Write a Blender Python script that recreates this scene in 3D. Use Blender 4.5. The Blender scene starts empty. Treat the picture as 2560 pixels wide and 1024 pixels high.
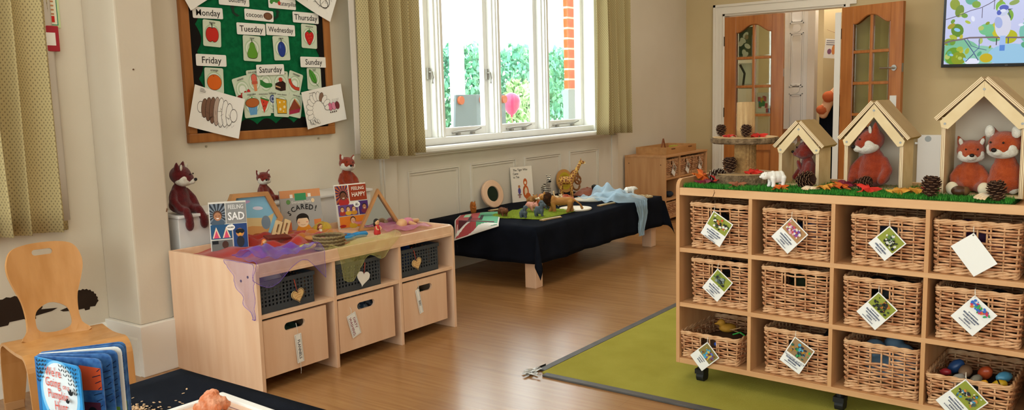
import bpy, bmesh, math, random
from mathutils import Vector, Matrix, Euler, noise
import numpy as np
random.seed(7)
S = bpy.context.scene
COL = S.collection
PI = math.pi
def R(d): return math.radians(d)

# ------------------------------------------------------------------ camera
cam_d = bpy.data.cameras.new('camera'); cam = bpy.data.objects.new('camera', cam_d); COL.objects.link(cam)
cam_d.sensor_width = 36.0; cam_d.lens = 36.0 * 2083.5 / 2560.0; cam_d.clip_start = .05; cam_d.clip_end = 200
def cam_matrix(pit, rol, yaw, loc):
    fw = Vector((-math.sin(yaw) * math.cos(pit), math.cos(yaw) * math.cos(pit), -math.sin(pit)))
    rt = Vector((math.cos(yaw), math.sin(yaw), 0)); up = rt.cross(fw)
    r2 = rt * math.cos(rol) + up * math.sin(rol); u2 = up * math.cos(rol) - rt * math.sin(rol)
    m = Matrix((r2, u2, -fw)).transposed().to_4x4(); m.translation = Vector(loc); return m
cam.matrix_world = cam_matrix(R(7.36), R(-1.48), R(35.49), (0, 0, 1.22))
S.camera = cam

# ------------------------------------------------------------------ world, lights, exposure
S.view_settings.view_transform = 'Standard'; S.view_settings.look = 'None'
S.view_settings.exposure = 0.1; S.view_settings.gamma = 1.0; S.view_settings.use_curve_mapping = False
w = bpy.data.worlds.new('overcast_sky'); S.world = w; w.use_nodes = True
bg = w.node_tree.nodes['Background']; bg.inputs[0].default_value = (.96, .97, 1.0, 1); bg.inputs[1].default_value = 6.5
def area(name, loc, rot, sx, sy, power, col=(1, 1, 1), portal=False):
    d = bpy.data.lights.new(name, 'AREA'); d.shape = 'RECTANGLE'; d.size = sx; d.size_y = sy; d.energy = power; d.color = col
    o = bpy.data.objects.new(name, d); COL.objects.link(o); o.location = loc; o.rotation_euler = rot
    if portal: d.cycles.is_portal = True
    return o
# daylight enters by the window in view, a second one behind the left curtain and one assumed behind the photographer
area('window_portal', (-4.06, 5.29, 1.7), (0, R(-90), 0), 1.6, 2.9, 1, portal=True)
area('bay_window_portal', (-4.06, -.45, 1.7), (0, R(-90), 0), 1.8, 3.8, 1, portal=True)
area('rear_window_portal', (0, -3.12, 1.78), (R(-90), 0, PI), 6.4, 1.95, 1, portal=True)
CEIL = 3.1
LAMP_SPOTS = [(-2.1, 1.2), (-2.1, 4.2), (-2.1, 7.2), (1.0, 1.2), (1.0, 4.2), (1.0, 7.2)]
LAMP_POWER = 9
for i, (x, y) in enumerate(LAMP_SPOTS):
    area('assumed_ceiling_lamp', (x, y, CEIL - .075), (0, 0, 0), 1.1, .5, LAMP_POWER, (1, .92, .82))  # assumed overhead lamps, unseen, added to the window daylight
area('lobby_fill_light', (-2.6, 9.7, 2.6), (0, 0, 0), .7, .7, 34, (1, .95, .88))  # fill light added to brighten the lobby, no fitting there

# ------------------------------------------------------------------ materials
def lin(h):
    if isinstance(h, str):
        h = h.lstrip('#'); c = [int(h[i:i + 2], 16) / 255 for i in (0, 2, 4)]
    else: c = h
    return tuple(x / 12.92 if x <= .04045 else ((x + .055) / 1.055) ** 2.4 for x in c) + (1,)
MATS = {}
def mat(name, col, rough=.6, spec=.3, col2=None, scale=(8, 8, 8), nscale=1.0, detail=3, bump=0, bscale=60, metal=0, emit=0, contrast=(.35, .65), sheen=0, coat=0, dark=False):
    """principled surface; optional second colour mixed in by stretched noise, optional fine relief"""
    if name in MATS: return MATS[name]
    m = bpy.data.materials.new(name); m.use_nodes = True; MATS[name] = m
    nt = m.node_tree; b = nt.nodes['Principled BSDF']; L = nt.links.new
    b.inputs['Base Color'].default_value = lin(col); b.inputs['Roughness'].default_value = rough
    b.inputs['Specular IOR Level'].default_value = spec; b.inputs['Metallic'].default_value = metal
    if sheen: b.inputs['Sheen Weight'].default_value = sheen
    if coat: b.inputs['Coat Weight'].default_value = coat; b.inputs['Coat Roughness'].default_value = .15
    m.diffuse_color = lin(col)
    if dark: b.inputs['Base Color'].default_value = (.01, .01, .01, 1)
    if emit:
        b.inputs['Emission Color'].default_value = lin(col); b.inputs['Emission Strength'].default_value = emit
    if col2 or bump:
        tc = nt.nodes.new('ShaderNodeTexCoord'); mp = nt.nodes.new('ShaderNodeMapping'); L(tc.outputs['Object'], mp.inputs[0])
        mp.inputs['Scale'].default_value = scale
    if col2:
        n = nt.nodes.new('ShaderNodeTexNoise'); n.inputs['Scale'].default_value = nscale; n.inputs['Detail'].default_value = detail
        L(mp.outputs[0], n.inputs['Vector'])
        r = nt.nodes.new('ShaderNodeValToRGB'); r.color_ramp.elements[0].position = contrast[0]; r.color_ramp.elements[1].position = contrast[1]
        r.color_ramp.elements[0].color = lin(col); r.color_ramp.elements[1].color = lin(col2)
        L(n.outputs[0], r.inputs[0]); L(r.outputs[0], b.inputs['Base Color'])
    if bump:
        n2 = nt.nodes.new('ShaderNodeTexNoise'); n2.inputs['Scale'].default_value = bscale; n2.inputs['Detail'].default_value = 4
        L(tc.outputs['Object'], n2.inputs['Vector'])
        bp = nt.nodes.new('ShaderNodeBump'); bp.inputs['Strength'].default_value = bump; bp.inputs['Distance'].default_value = .01
        L(n2.outputs[0], bp.inputs['Height']); L(bp.outputs[0], b.inputs['Normal'])
    return m
def flat(col, rough=.55, spec=.25): return mat('print_' + str(col), col, rough, spec)
def glass(name, tint='#f4faf8', refl=.06, rough=.02):
    if name in MATS: return MATS[name]
    m = bpy.data.materials.new(name); m.use_nodes = True; MATS[name] = m; nt = m.node_tree; nt.nodes.clear(); L = nt.links.new
    o = nt.nodes.new('ShaderNodeOutputMaterial'); t = nt.nodes.new('ShaderNodeBsdfTransparent'); g = nt.nodes.new('ShaderNodeBsdfGlossy'); x = nt.nodes.new('ShaderNodeMixShader')
    t.inputs[0].default_value = lin(tint); g.inputs['Roughness'].default_value = rough; x.inputs[0].default_value = refl
    L(t.outputs[0], x.inputs[1]); L(g.outputs[0], x.inputs[2]); L(x.outputs[0], o.inputs[0]); return m
def organza(name, col, alpha=.45):
    if name in MATS: return MATS[name]
    m = bpy.data.materials.new(name); m.use_nodes = True; MATS[name] = m; nt = m.node_tree; L = nt.links.new
    b = nt.nodes['Principled BSDF']; b.inputs['Base Color'].default_value = lin(col); b.inputs['Roughness'].default_value = .45
    b.inputs['Sheen Weight'].default_value = .4
    o = nt.nodes['Material Output']; t = nt.nodes.new('ShaderNodeBsdfTransparent'); tr = nt.nodes.new('ShaderNodeBsdfTranslucent'); tr.inputs[0].default_value = lin(col)
    x1 = nt.nodes.new('ShaderNodeMixShader'); x1.inputs[0].default_value = .35; x2 = nt.nodes.new('ShaderNodeMixShader'); x2.inputs[0].default_value = alpha
    L(b.outputs[0], x1.inputs[1]); L(tr.outputs[0], x1.inputs[2]); L(t.outputs[0], x2.inputs[1]); L(x1.outputs[0], x2.inputs[2]); L(x2.outputs[0], o.inputs[0]); return m
def plywood(name='ply_edge', a='#e6cfa4', b_='#8a5f38', period=.0052, axis=2):
    """face veneer with the dark glue lines of plywood showing where an edge cuts through the sheet"""
    if name in MATS: return MATS[name]
    m = bpy.data.materials.new(name); m.use_nodes = True; MATS[name] = m; nt = m.node_tree; L = nt.links.new; b = nt.nodes['Principled BSDF']
    tc = nt.nodes.new('ShaderNodeTexCoord'); sp = nt.nodes.new('ShaderNodeSeparateXYZ'); L(tc.outputs['Object'], sp.inputs[0])
    mu = nt.nodes.new('ShaderNodeMath'); mu.operation = 'DIVIDE'; mu.inputs[1].default_value = period; L(sp.outputs[axis], mu.inputs[0])
    fr = nt.nodes.new('ShaderNodeMath'); fr.operation = 'FRACT'; L(mu.outputs[0], fr.inputs[0])
    r = nt.nodes.new('ShaderNodeValToRGB'); e = r.color_ramp.elements; e[0].position = .6; e[0].color = lin(a); e[1].position = .72; e[1].color = lin(b_); L(fr.outputs[0], r.inputs[0])
    L(r.outputs[0], b.inputs['Base Color']); b.inputs['Roughness'].default_value = .5; return m

# ------------------------------------------------------------------ object helpers
def link(o): COL.objects.link(o); return o
def tag(o, label=None, cat=None, group=None, kind=None):
    if label: o['label'] = label
    if cat: o['category'] = cat
    if group: o['group'] = group
    if kind: o['kind'] = kind
    return o
def thing(name, label, cat, loc=(0, 0, 0), rot=0, group=None, scale=1):
    o = link(bpy.data.objects.new(name, None)); o.empty_display_size = .05; o.location = loc
    o.rotation_euler = rot if hasattr(rot, '__len__') else (0, 0, rot); o.scale = (scale,) * 3
    return tag(o, label, cat, group)
def mk(name, me, m=None, parent=None, loc=(0, 0, 0), rot=(0, 0, 0), smooth=False):
    o = link(bpy.data.objects.new(name, me)); o.location = loc; o.rotation_euler = rot if hasattr(rot, '__len__') else (0, 0, rot)
    if m is not None:
        for mm in (m if isinstance(m, (list, tuple)) else [m]): me.materials.append(mm)
    if parent: o.parent = parent
    if smooth: me.shade_smooth()
    return o
class MB:
    """mesh builder: collects boxes, tubes, lathes, polygons (with material index) into one mesh"""
    def __init__(s): s.v = []; s.f = []; s.mi = []; s.uv = None
    def add(s, vs, fs, mi=0):
        b = len(s.v); s.v += [tuple(v) for v in vs]; s.f += [tuple(i + b for i in f) for f in fs]; s.mi += [mi] * len(fs); return s
    def box(s, x0, x1, y0, y1, z0, z1, mi=0, M=None):
        vs = [Vector((x, y, z)) for z in (z0, z1) for y in (y0, y1) for x in (x0, x1)]
        if M: vs = [M @ v for v in vs]
        return s.add(vs, [(0, 2, 3, 1), (4, 5, 7, 6), (0, 1, 5, 4), (2, 6, 7, 3), (0, 4, 6, 2), (1, 3, 7, 5)], mi)
    def tube(s, pts, r, n=6, mi=0, cap=True, closed=False):
        pts = [Vector(p) for p in pts]; k = len(pts); rs = r if hasattr(r, '__len__') else [r] * k; vs = []
        for i, p in enumerate(pts):
            a = pts[(i - 1) % k] if closed or i > 0 else p; c = pts[(i + 1) % k] if closed or i < k - 1 else p
            t = (c - a).normalized() if (c - a).length > 1e-9 else Vector((0, 0, 1))
            u = t.cross(Vector((0, 0, 1)));
            if u.length < .05: u = t.cross(Vector((1, 0, 0)))
            u.normalize(); w_ = u.cross(t)
            for j in range(n):
                an = 2 * PI * j / n; vs.append(p + (u * math.cos(an) + w_ * math.sin(an)) * rs[i])
        fs = []
        for i in range(k if closed else k - 1):
            for j in range(n):
                a = i * n + j; b = i * n + (j + 1) % n; c = ((i + 1) % k) * n + (j + 1) % n; d = ((i + 1) % k) * n + j; fs.append((a, b, c, d))
        if cap and not closed: fs += [tuple(range(n - 1, -1, -1)), tuple((k - 1) * n + j for j in range(n))]
        return s.add(vs, fs, mi)
    def lathe(s, prof, n=24, mi=0, c=(0, 0, 0), wob=None, cap=True):
        vs = []; k = len(prof)
        for i, (r, z) in enumerate(prof):
            for j in range(n):
                a = 2 * PI * j / n; rr = r * (wob(a, z) if wob else 1); vs.append((c[0] + rr * math.cos(a), c[1] + rr * math.sin(a), c[2] + z))
        fs = [(i * n + j, i * n + (j + 1) % n, (i + 1) * n + (j + 1) % n, (i + 1) * n + j) for i in range(k - 1) for j in range(n)]
        if cap and prof[0][0] > 1e-6: fs.append(tuple(range(n - 1, -1, -1)))
        if cap and prof[-1][0] > 1e-6: fs.append(tuple((k - 1) * n + j for j in range(n)))
        return s.add(vs, fs, mi)
    def ell(s, c, r, n=12, m=8, mi=0, M=None):
        vs = []
        for i in range(m + 1):
            th = PI * i / m
            for j in range(n):
                a = 2 * PI * j / n; v = Vector((r[0] * math.sin(th) * math.cos(a), r[1] * math.sin(th) * math.sin(a), r[2] * math.cos(th)))
                if M: v = M @ v
                vs.append(Vector(c) + v)
        return s.add(vs, [(i * n + j, (i + 1) * n + j, (i + 1) * n + (j + 1) % n, i * n + (j + 1) % n) for i in range(m) for j in range(n)], mi)
    def prism(s, poly, y0, y1, mi=0):
        """polygon in (x, z) pushed from y0 (front) to y1"""
        n = len(poly); vs = [(x, y0, z) for x, z in poly] + [(x, y1, z) for x, z in poly]
        return s.add(vs, [tuple(range(n)), tuple(range(2 * n - 1, n - 1, -1))] + [(i, n + i, n + (i + 1) % n, (i + 1) % n) for i in range(n)], mi)
    def mesh(s, name='m'):
        me = bpy.data.meshes.new(name); me.from_pydata(s.v, [], s.f); me.polygons.foreach_set('material_index', s.mi); me.update(); return me
    def build(s, name, m=None, parent=None, loc=(0, 0, 0), rot=(0, 0, 0), smooth=False, bevel=0, fix=True):
        me = s.mesh(name)
        if fix or bevel:
            bm = bmesh.new(); bm.from_mesh(me)
            if not bevel: bmesh.ops.remove_doubles(bm, verts=bm.verts, dist=1e-6)
            bmesh.ops.recalc_face_normals(bm, faces=bm.faces)
            if bevel:
                ed = [e for e in bm.edges if len(e.link_faces) == 2 and e.calc_face_angle(0) > .6]
                bmesh.ops.bevel(bm, geom=ed, offset=bevel, segments=2, affect='EDGES', profile=.6, clamp_overlap=True)
            bm.to_mesh(me); bm.free()
        return mk(name, me, m, parent, loc, rot, smooth)
def box(name, x0, x1, y0, y1, z0, z1, m, parent=None, bevel=.002, loc=(0, 0, 0), rot=(0, 0, 0)):
    return MB().box(x0, x1, y0, y1, z0, z1).build(name, m, parent, loc, rot, bevel=bevel)
def struct(o): o['kind'] = 'structure'; return o
def sheet(outline, holes, fn, cuts_u=(), cuts_v=(), thick=.01):
    """flat outline with holes, cut into strips, then every point mapped to 3-D by fn(u, v) and given thickness"""
    bm = bmesh.new(); ed = []
    for lp in [outline] + list(holes):
        vs = [bm.verts.new((u, v, 0)) for u, v in lp]
        ed += [bm.edges.new((vs[i], vs[(i + 1) % len(vs)])) for i in range(len(vs))]
    bmesh.ops.triangle_fill(bm, use_beauty=True, use_dissolve=False, edges=ed)
    for c in cuts_u: bmesh.ops.bisect_plane(bm, geom=bm.verts[:] + bm.edges[:] + bm.faces[:], plane_co=(c, 0, 0), plane_no=(1, 0, 0))
    for c in cuts_v: bmesh.ops.bisect_plane(bm, geom=bm.verts[:] + bm.edges[:] + bm.faces[:], plane_co=(0, c, 0), plane_no=(0, 1, 0))
    for v in bm.verts: v.co = Vector(fn(v.co.x, v.co.y))
    bmesh.ops.recalc_face_normals(bm, faces=bm.faces)
    if thick: bmesh.ops.solidify(bm, geom=bm.faces[:], thickness=thick)
    bmesh.ops.recalc_face_normals(bm, faces=bm.faces)
    me = bpy.data.meshes.new('sheet'); bm.to_mesh(me); bm.free(); return me
def blob(parts, voxel=.004, smooth=3, mats=None, it=.6):
    """parts: (centre, radii, euler, mat) ellipsoids or ('c', [(p, r)...], mat) chains, fused into one continuous skin"""
    mb = MB(); src = []
    for p in parts:
        if p[0] == 'c':
            ch = p[1]
            for (a, ra), (b, rb) in zip(ch, ch[1:]):
                a = Vector(a); b = Vector(b); n = max(2, int((b - a).length / max(.25 * min(ra, rb), .002)) + 1)
                for i in range(n + 1):
                    t = i / n; q = a.lerp(b, t); r = ra + (rb - ra) * t; mb.ell(q, (r, r, r), 10, 6); src.append((q, Vector((r, r, r)), None, p[2] if len(p) > 2 else 0))
        else:
            c, r, e, mi = (list(p) + [None, 0])[:4] if len(p) < 4 else p
            M = Euler(e).to_matrix() if e else None; mb.ell(c, r, 14, 9, M=M); src.append((Vector(c), Vector(r), M.inverted() if M else None, mi))
    o = mb.build('tmp_blob', fix=False)
    md = o.modifiers.new('r', 'REMESH'); md.mode = 'VOXEL'; md.voxel_size = voxel
    if smooth: sm = o.modifiers.new('s', 'SMOOTH'); sm.factor = it; sm.iterations = smooth
    dg = bpy.context.evaluated_depsgraph_get(); me = bpy.data.meshes.new_from_object(o.evaluated_get(dg)); om = o.data
    bpy.data.objects.remove(o); bpy.data.meshes.remove(om)
    if mats and len(mats) > 1:
        C = np.array([s_[0][:] for s_ in src]); Rr = np.array([s_[1][:] for s_ in src]); I = np.array([np.array(s_[2]) if s_[2] else np.eye(3) for s_ in src]); K = np.array([s_[3] for s_ in src])
        cen = np.array([p.center[:] for p in me.polygons]); d = cen[:, None, :] - C[None]; d = np.einsum('kij,nkj->nki', I, d) / Rr[None]
        me.polygons.foreach_set('material_index', K[np.argmin((d ** 2).sum(2), 1)].astype('i'))
    me.shade_smooth()
    for m in (mats or []): me.materials.append(m)
    return me
def text_mesh(t, size, bold=0, align='CENTER', ext=0, shear=0, space=1.0):
    c = bpy.data.curves.new('t', 'FONT'); c.body = t; c.size = size; c.align_x = align; c.align_y = 'CENTER'; c.offset = bold * size; c.extrude = ext; c.resolution_u = 2; c.shear = shear; c.space_line = .82; c.space_character = space
    o = link(bpy.data.objects.new('t', c)); dg = bpy.context.evaluated_depsgraph_get()
    me = bpy.data.meshes.new_from_object(o.evaluated_get(dg)); bpy.data.objects.remove(o); bpy.data.curves.remove(c)
    me.materials.clear()
    me.transform(Matrix.Rotation(PI / 2, 4, 'X')); return me      # upright, facing -y
def text(t, size, m, parent, x, z, y=-.0012, bold=0, rot=0, align='CENTER', name='lettering', shear=0, sx=1, space=1.0):
    me = text_mesh(t, size, bold, align, 0, shear, space); me.transform(Matrix.Diagonal((sx, 1, 1, 1)))
    return mk(name, me, m, parent, (x, y, z), (0, rot, 0))
def ellp(cx, cz, rx, rz, n=24, rot=0, a0=0, a1=2 * PI):
    c, s_ = math.cos(rot), math.sin(rot); full = abs(a1 - a0 - 2 * PI) < 1e-6; out = []
    for i in range(n if full else n + 1):
        a = a0 + (a1 - a0) * i / n; x, z = rx * math.cos(a), rz * math.sin(a); out.append((cx + x * c - z * s_, cz + x * s_ + z * c))
    return out
class Print:
    """flat printed picture facing -y: coloured shapes in (x, z), each a hair above the one before"""
    def __init__(s, step=.00012, fn=None): s.mb = MB(); s.m = []; s.y = 0; s.step = step
    def _mi(s, col):
        m = col if not isinstance(col, (str, tuple)) else flat(col)
        if m not in s.m: s.m.append(m)
        return s.m.index(m)
    def poly(s, pts, col):
        s.y -= s.step; s.mb.add([(x, s.y, z) for x, z in pts], [tuple(range(len(pts)))], s._mi(col)); return s
    def rect(s, x0, x1, z0, z1, col): return s.poly([(x0, z0), (x1, z0), (x1, z1), (x0, z1)], col)
    def ell(s, cx, cz, rx, rz, col, rot=0, n=24): return s.poly(ellp(cx, cz, rx, rz, n, rot), col)
    def line(s, pts, w_, col, closed=False):
        s.y -= s.step; n = len(pts); mi = s._mi(col); L_ = []; Q = []
        for i in range(n):
            a = pts[(i - 1) % n] if closed or i else pts[i]; b = pts[(i + 1) % n] if closed or i < n - 1 else pts[i]
            dx, dz = b[0] - a[0], b[1] - a[1]; l = math.hypot(dx, dz) or 1; L_.append((pts[i][0] - dz / l * w_ / 2, s.y, pts[i][1] + dx / l * w_ / 2)); Q.append((pts[i][0] + dz / l * w_ / 2, s.y, pts[i][1] - dx / l * w_ / 2))
        s.mb.add(L_ + Q, [(i, n + i, n + (i + 1) % n, (i + 1) % n) for i in range(n if closed else n - 1)], mi); return s
    def build(s, parent, name='printed_picture', x=0, y=-.0004, z=0, rot=0):
        return s.mb.build(name, s.m, parent, (x, y, z), (0, rot, 0), fix=False)
def smooth_loop(pts, n=6):
    """closed Catmull-Rom"""
    k = len(pts); out = []
    for i in range(k):
        p0, p1, p2, p3 = (Vector(pts[(i + j - 1) % k]) for j in range(4))
        for t in (j / n for j in range(n)):
            out.append(tuple(.5 * ((2 * p1) + (-p0 + p2) * t + (2 * p0 - 5 * p1 + 4 * p2 - p3) * t * t + (-p0 + 3 * p1 - 3 * p2 + p3) * t ** 3)))
    return out
def copy_tree(o, parent=None):
    c = o.copy(); COL.objects.link(c)
    if parent: c.parent = parent
    for ch in list(o.children): copy_tree(ch, c)
    return c
def surf(fn, nu, nv, closed=False):
    mb = MB(); vs = [fn(i / nu, j / nv) for j in range(nv + 1) for i in range(nu + 1)]
    return mb.add(vs, [(j * (nu + 1) + i, j * (nu + 1) + i + 1, (j + 1) * (nu + 1) + i + 1, (j + 1) * (nu + 1) + i) for j in range(nv) for i in range(nu)])

# shared surfaces
M_wall = mat('cream_paint', '#ddd3c1', .75, .2, '#d8cdb9', (1, 1, 1), 1.5, bump=.04, bscale=120)
M_wallw = mat('pale_cream_paint', '#ded6c8', .7, .2, '#d8cfbf', (1, 1, 1), 1.5, bump=.03, bscale=140)
M_trim = mat('white_gloss_paint', '#eae6dd', .35, .4)
M_win = mat('window_gloss_white', '#f3f3f0', .35, .4)
M_maple = mat('maple_laminate', '#e6c1a1', .42, .35, '#deb492', (5, 5, .55), 4, 5)
M_maple_h = mat('maple_laminate_level', '#e6c1a1', .42, .35, '#deb492', (5, .55, 5), 4, 5)
M_beech = mat('beech_laminate', '#cf9d6c', .45, .35, '#c08c5c', (6, 6, .6), 4, 5)
M_beech_h = mat('beech_laminate_level', '#d3a373', .45, .35, '#c49162', (.6, 6, 6), 4, 5)
M_ply = mat('birch_ply_face', '#dcc192', .5, .3, '#d2b482', (6, 6, .7), 3, 4)
M_plye = plywood()
M_black = mat('black_cotton', '#10131a', .95, .05, '#161922', (3, 3, 3), 2, bump=.15, bscale=400)
M_white = mat('white_plastic', '#eceae6', .4, .4)
M_ink = flat('#16130f'); M_paper = mat('white_paper', '#f1eee8', .6, .2); M_card = mat('laminated_card', '#eeece6', .3, .45)
M_steel = mat('brushed_steel', '#b9b6b0', .3, .5, metal=1)
# ================================================================== THE ROOM
XW, YD, XR, YB = -3.8, 8.7, 3.5, -3.0
# floor: wood-look sheet vinyl, boards printed along x
def floor_mat():
    m = bpy.data.materials.new('oak_vinyl'); m.use_nodes = True; nt = m.node_tree; L = nt.links.new; b = nt.nodes['Principled BSDF']
    tc = nt.nodes.new('ShaderNodeTexCoord')
    mp = nt.nodes.new('ShaderNodeMapping'); mp.inputs['Rotation'].default_value = (0, 0, 0); L(tc.outputs['Object'], mp.inputs[0])
    br = nt.nodes.new('ShaderNodeTexBrick'); br.offset = .37; br.inputs['Scale'].default_value = 1; br.inputs['Brick Width'].default_value = 1.1; br.inputs['Row Height'].default_value = .1
    br.inputs['Mortar Size'].default_value = .0008; br.inputs['Mortar'].default_value = lin('#7a5430'); br.inputs['Color1'].default_value = lin('#a2764a'); br.inputs['Color2'].default_value = lin('#976a3f'); br.inputs['Bias'].default_value = 0
    L(mp.outputs[0], br.inputs['Vector'])
    mp2 = nt.nodes.new('ShaderNodeMapping'); mp2.inputs['Scale'].default_value = (1.6, 26, 1); L(tc.outputs['Object'], mp2.inputs[0])
    n = nt.nodes.new('ShaderNodeTexNoise'); n.inputs['Scale'].default_value = 1.6; n.inputs['Detail'].default_value = 6; n.inputs['Distortion'].default_value = .6; L(mp2.outputs[0], n.inputs['Vector'])
    r = nt.nodes.new('ShaderNodeValToRGB'); e = r.color_ramp.elements; e[0].position = .3; e[0].color = lin('#8f6238'); e[1].position = .7; e[1].color = lin('#b08555'); L(n.outputs[0], r.inputs[0])
    mx = nt.nodes.new('ShaderNodeMix'); mx.data_type = 'RGBA'; mx.inputs[0].default_value = .55; L(br.outputs[0], mx.inputs[6]); L(r.outputs[0], mx.inputs[7]); L(mx.outputs[2], b.inputs['Base Color'])
    b.inputs['Roughness'].default_value = .24; b.inputs['Specular IOR Level'].default_value = .6; return m
struct(box('floor', XW - .3, XR, YB, 11.2, -.1, 0, floor_mat(), bevel=0))
struct(box('ceiling', XW - .3, XR, YB, 11.2, CEIL, CEIL + .1, mat('ceiling_white', '#efece4', .9, .1), bevel=0))
# wall with the window (left)
wy0, wy1, wz0, wz1 = 3.86, 6.72, .9, 2.5
mb = MB()
for a in ((YB, -2.35, 0, CEIL), (-2.35, 1.45, 0, .8), (-2.35, 1.45, 2.6, CEIL), (1.45, wy0, 0, CEIL), (wy0, wy1, 0, wz0), (wy0, wy1, wz1, CEIL), (wy1, 11.2, 0, CEIL)):
    mb.box(XW - .24, XW, a[0], a[1], a[2], a[3])
wl = struct(mb.build('wall_left', M_wall, bevel=0, fix=False))
# pilaster beside the curtain bay, with its plinth
mb = MB(); mb.box(XW, -3.53, 2.02, 2.2, .235, CEIL)
pil = mb.build('trim_3', mat('pilaster_paint', '#d2c6b4', .6, .25, '#ccbfab', (1, 1, 1), 2, bump=.05, bscale=60), None, bevel=.008); struct(pil)
mb = MB()
mb.prism([(2.0, 0), (2.245, 0), (2.245, .15), (2.252, .17), (2.24, .19), (2.246, .205), (2.225, .235), (2.0, .235)], -3.8, -3.5)
for v in range(len(mb.v)): x, y, z = mb.v[v]; mb.v[v] = (y, x, z)
mb.build('pilaster_plinth', mat('plinth_paint', '#ece7df', .5, .3), pil, bevel=.003)
mb = MB(); mb.tube([(-3.529, 2.195, .75), (-3.5285, 2.19, .735)], .003, 6); mb.tube([(-3.53, 2.085, 1.385), (-3.526, 2.085, 1.385)], .0035, 8)
mb.build('paint_chip', flat('#6a4a34'), pil)
# skirting boards
for k, (y0, y1) in enumerate(((YB, 2.0), (2.25, 3.86), (7.06, YD))):
    m_ = MB(); m_.prism([(0, 0), (.022, 0), (.022, .17), (.016, .185), (.016, .2), (.008, .215), (0, .22)], y0, y1)
    struct(m_.build('baseboard_left', M_trim, bevel=0, loc=(XW, 0, 0)))
m_ = MB(); m_.prism([(0, 0), (.022, 0), (.022, .17), (.016, .2), (.008, .215), (0, .22)], 0, .27)
m_.build('plinth_skirting', M_trim, pil, loc=(XW + .001, 2.02, 0), rot=(0, 0, R(-90)))
# panelled apron under the window
ap = struct(box('trim_1', XW, XW + .02, 3.87, 7.06, 0, .845, M_wallw, bevel=.002))
M_ap = M_wallw
for (y0, y1) in ((3.885, 4.0), (6.93, 7.045)):
    box('apron_pilaster', XW + .02, XW + .032, y0, y1, 0, .845, M_ap, ap, .003)
for (y0, y1) in ((4.11, 4.65), (4.78, 5.36), (5.48, 6.03), (6.17, 6.68)):
    m_ = MB()
    for k in range(2):
        o = .016 * k; h = .012 - .005 * k
        m_.box(0, h, y0 + o, y1 - o, .745 - o - .012, .745 - o); m_.box(0, h, y0 + o, y1 - o, .12 + o, .132 + o)
        m_.box(0, h, y0 + o, y0 + o + .012, .132 + o, .733 - o); m_.box(0, h, y1 - o - .012, y1 - o, .132 + o, .733 - o)
    m_.build('panel_moulding', M_ap, ap, (XW + .02, 0, 0), fix=False)
# window: outer frame, three mullions, four casements with glass, sill
win = struct(MB().box(-4.0, XW, wy0, wy0 + .05, wz0, wz1).box(-4.0, XW, wy1 - .05, wy1, wz0, wz1).box(-4.0, XW, wy0, wy1, wz1 - .05, wz1).box(-4.0, XW - .02, wy0, wy1, wz0, wz0 + .05).build('window_1', M_win, bevel=.003))
M_gl = glass('window_glass')
edges = [3.91, 4.572, 5.256, 5.945, 6.67]
for k in (1, 2, 3):
    y = edges[k]; m_ = MB(); m_.box(-3.99, -3.87, y - .04, y + .04, wz0 + .05, wz1 - .05); m_.box(-3.87, -3.845, y - .026, y + .026, wz0 + .05, wz1 - .05); m_.box(-3.845, -3.83, y - .014, y + .014, wz0 + .05, wz1 - .05)
    m_.build('mullion', M_win, win, bevel=.004)
for k in range(4):
    a, b = edges[k] + (.04 if k else 0), edges[k + 1] - (.04 if k < 3 else 0); z0, z1 = wz0 + .05, wz1 - .05
    m_ = MB(); m_.box(-3.965, -3.92, a, a + .045, z0, z1); m_.box(-3.965, -3.92, b - .045, b, z0, z1); m_.box(-3.965, -3.92, a + .045, b - .045, z0, z0 + .06); m_.box(-3.965, -3.92, a + .045, b - .045, z1 - .05, z1)
    cs = m_.build('casement', M_win, win, bevel=.004)
    MB().box(-3.946, -3.942, a + .04, b - .04, z0 + .055, z1 - .045).build('pane', M_gl, cs)
    m_ = MB(); m_.tube([(-3.91, a + .14, z0 + .02), (-3.9, a + .2, z0 + .028), (-3.9, b - .2, z0 + .03), (-3.9, b - .13, z0 + .045)], .007, 8); m_.box(-3.925, -3.895, a + .19, a + .22, z0 + .005, z0 + .02); m_.box(-3.925, -3.895, b - .24, b - .21, z0 + .005, z0 + .02)
    m_.build('stay', mat('dull_metal', '#9a968e', .45, .5, metal=.3), cs)
    if k < 2:
        m_ = MB(); y = b - .02; m_.box(-3.92, -3.905, y - .012, y + .012, 1.36, 1.44); m_.tube([(-3.905, y, 1.41), (-3.88, y, 1.41), (-3.87, y, 1.37), (-3.875, y, 1.33)], .007, 8)
        m_.build('catch', MATS['dull_metal'], cs)
m_ = MB(); m_.prism([(-.06, 0), (.085, 0), (.1, .012), (.1, .03), (.09, .042), (-.06, .042)], 3.8, 6.86); m_.build('sill', M_win, win, (XW, 0, .858), bevel=.004)
m_ = MB(); m_.box(-.04, .06, 3.86, 6.84, -.018, 0); m_.build('sill_moulding', M_ap, win, (XW, 0, .86))
# second window behind the left curtain (out of frame, lets daylight in)
w2 = struct(MB().box(-4.0, XW, -2.35, -2.3, .8, 2.6).box(-4.0, XW, 1.4, 1.45, .8, 2.6).box(-4.0, XW, -2.35, 1.45, .8, .85).box(-4.0, XW, -2.35, 1.45, 2.55, 2.6).box(-3.97, -3.9, -.48, -.42, .85, 2.55).build('window_2', M_win, bevel=.003))
for a, b in ((-2.3, -.48), (-.42, 1.4)): MB().box(-3.946, -3.942, a, b, .85, 2.55).build('pane', M_gl, w2)
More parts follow.
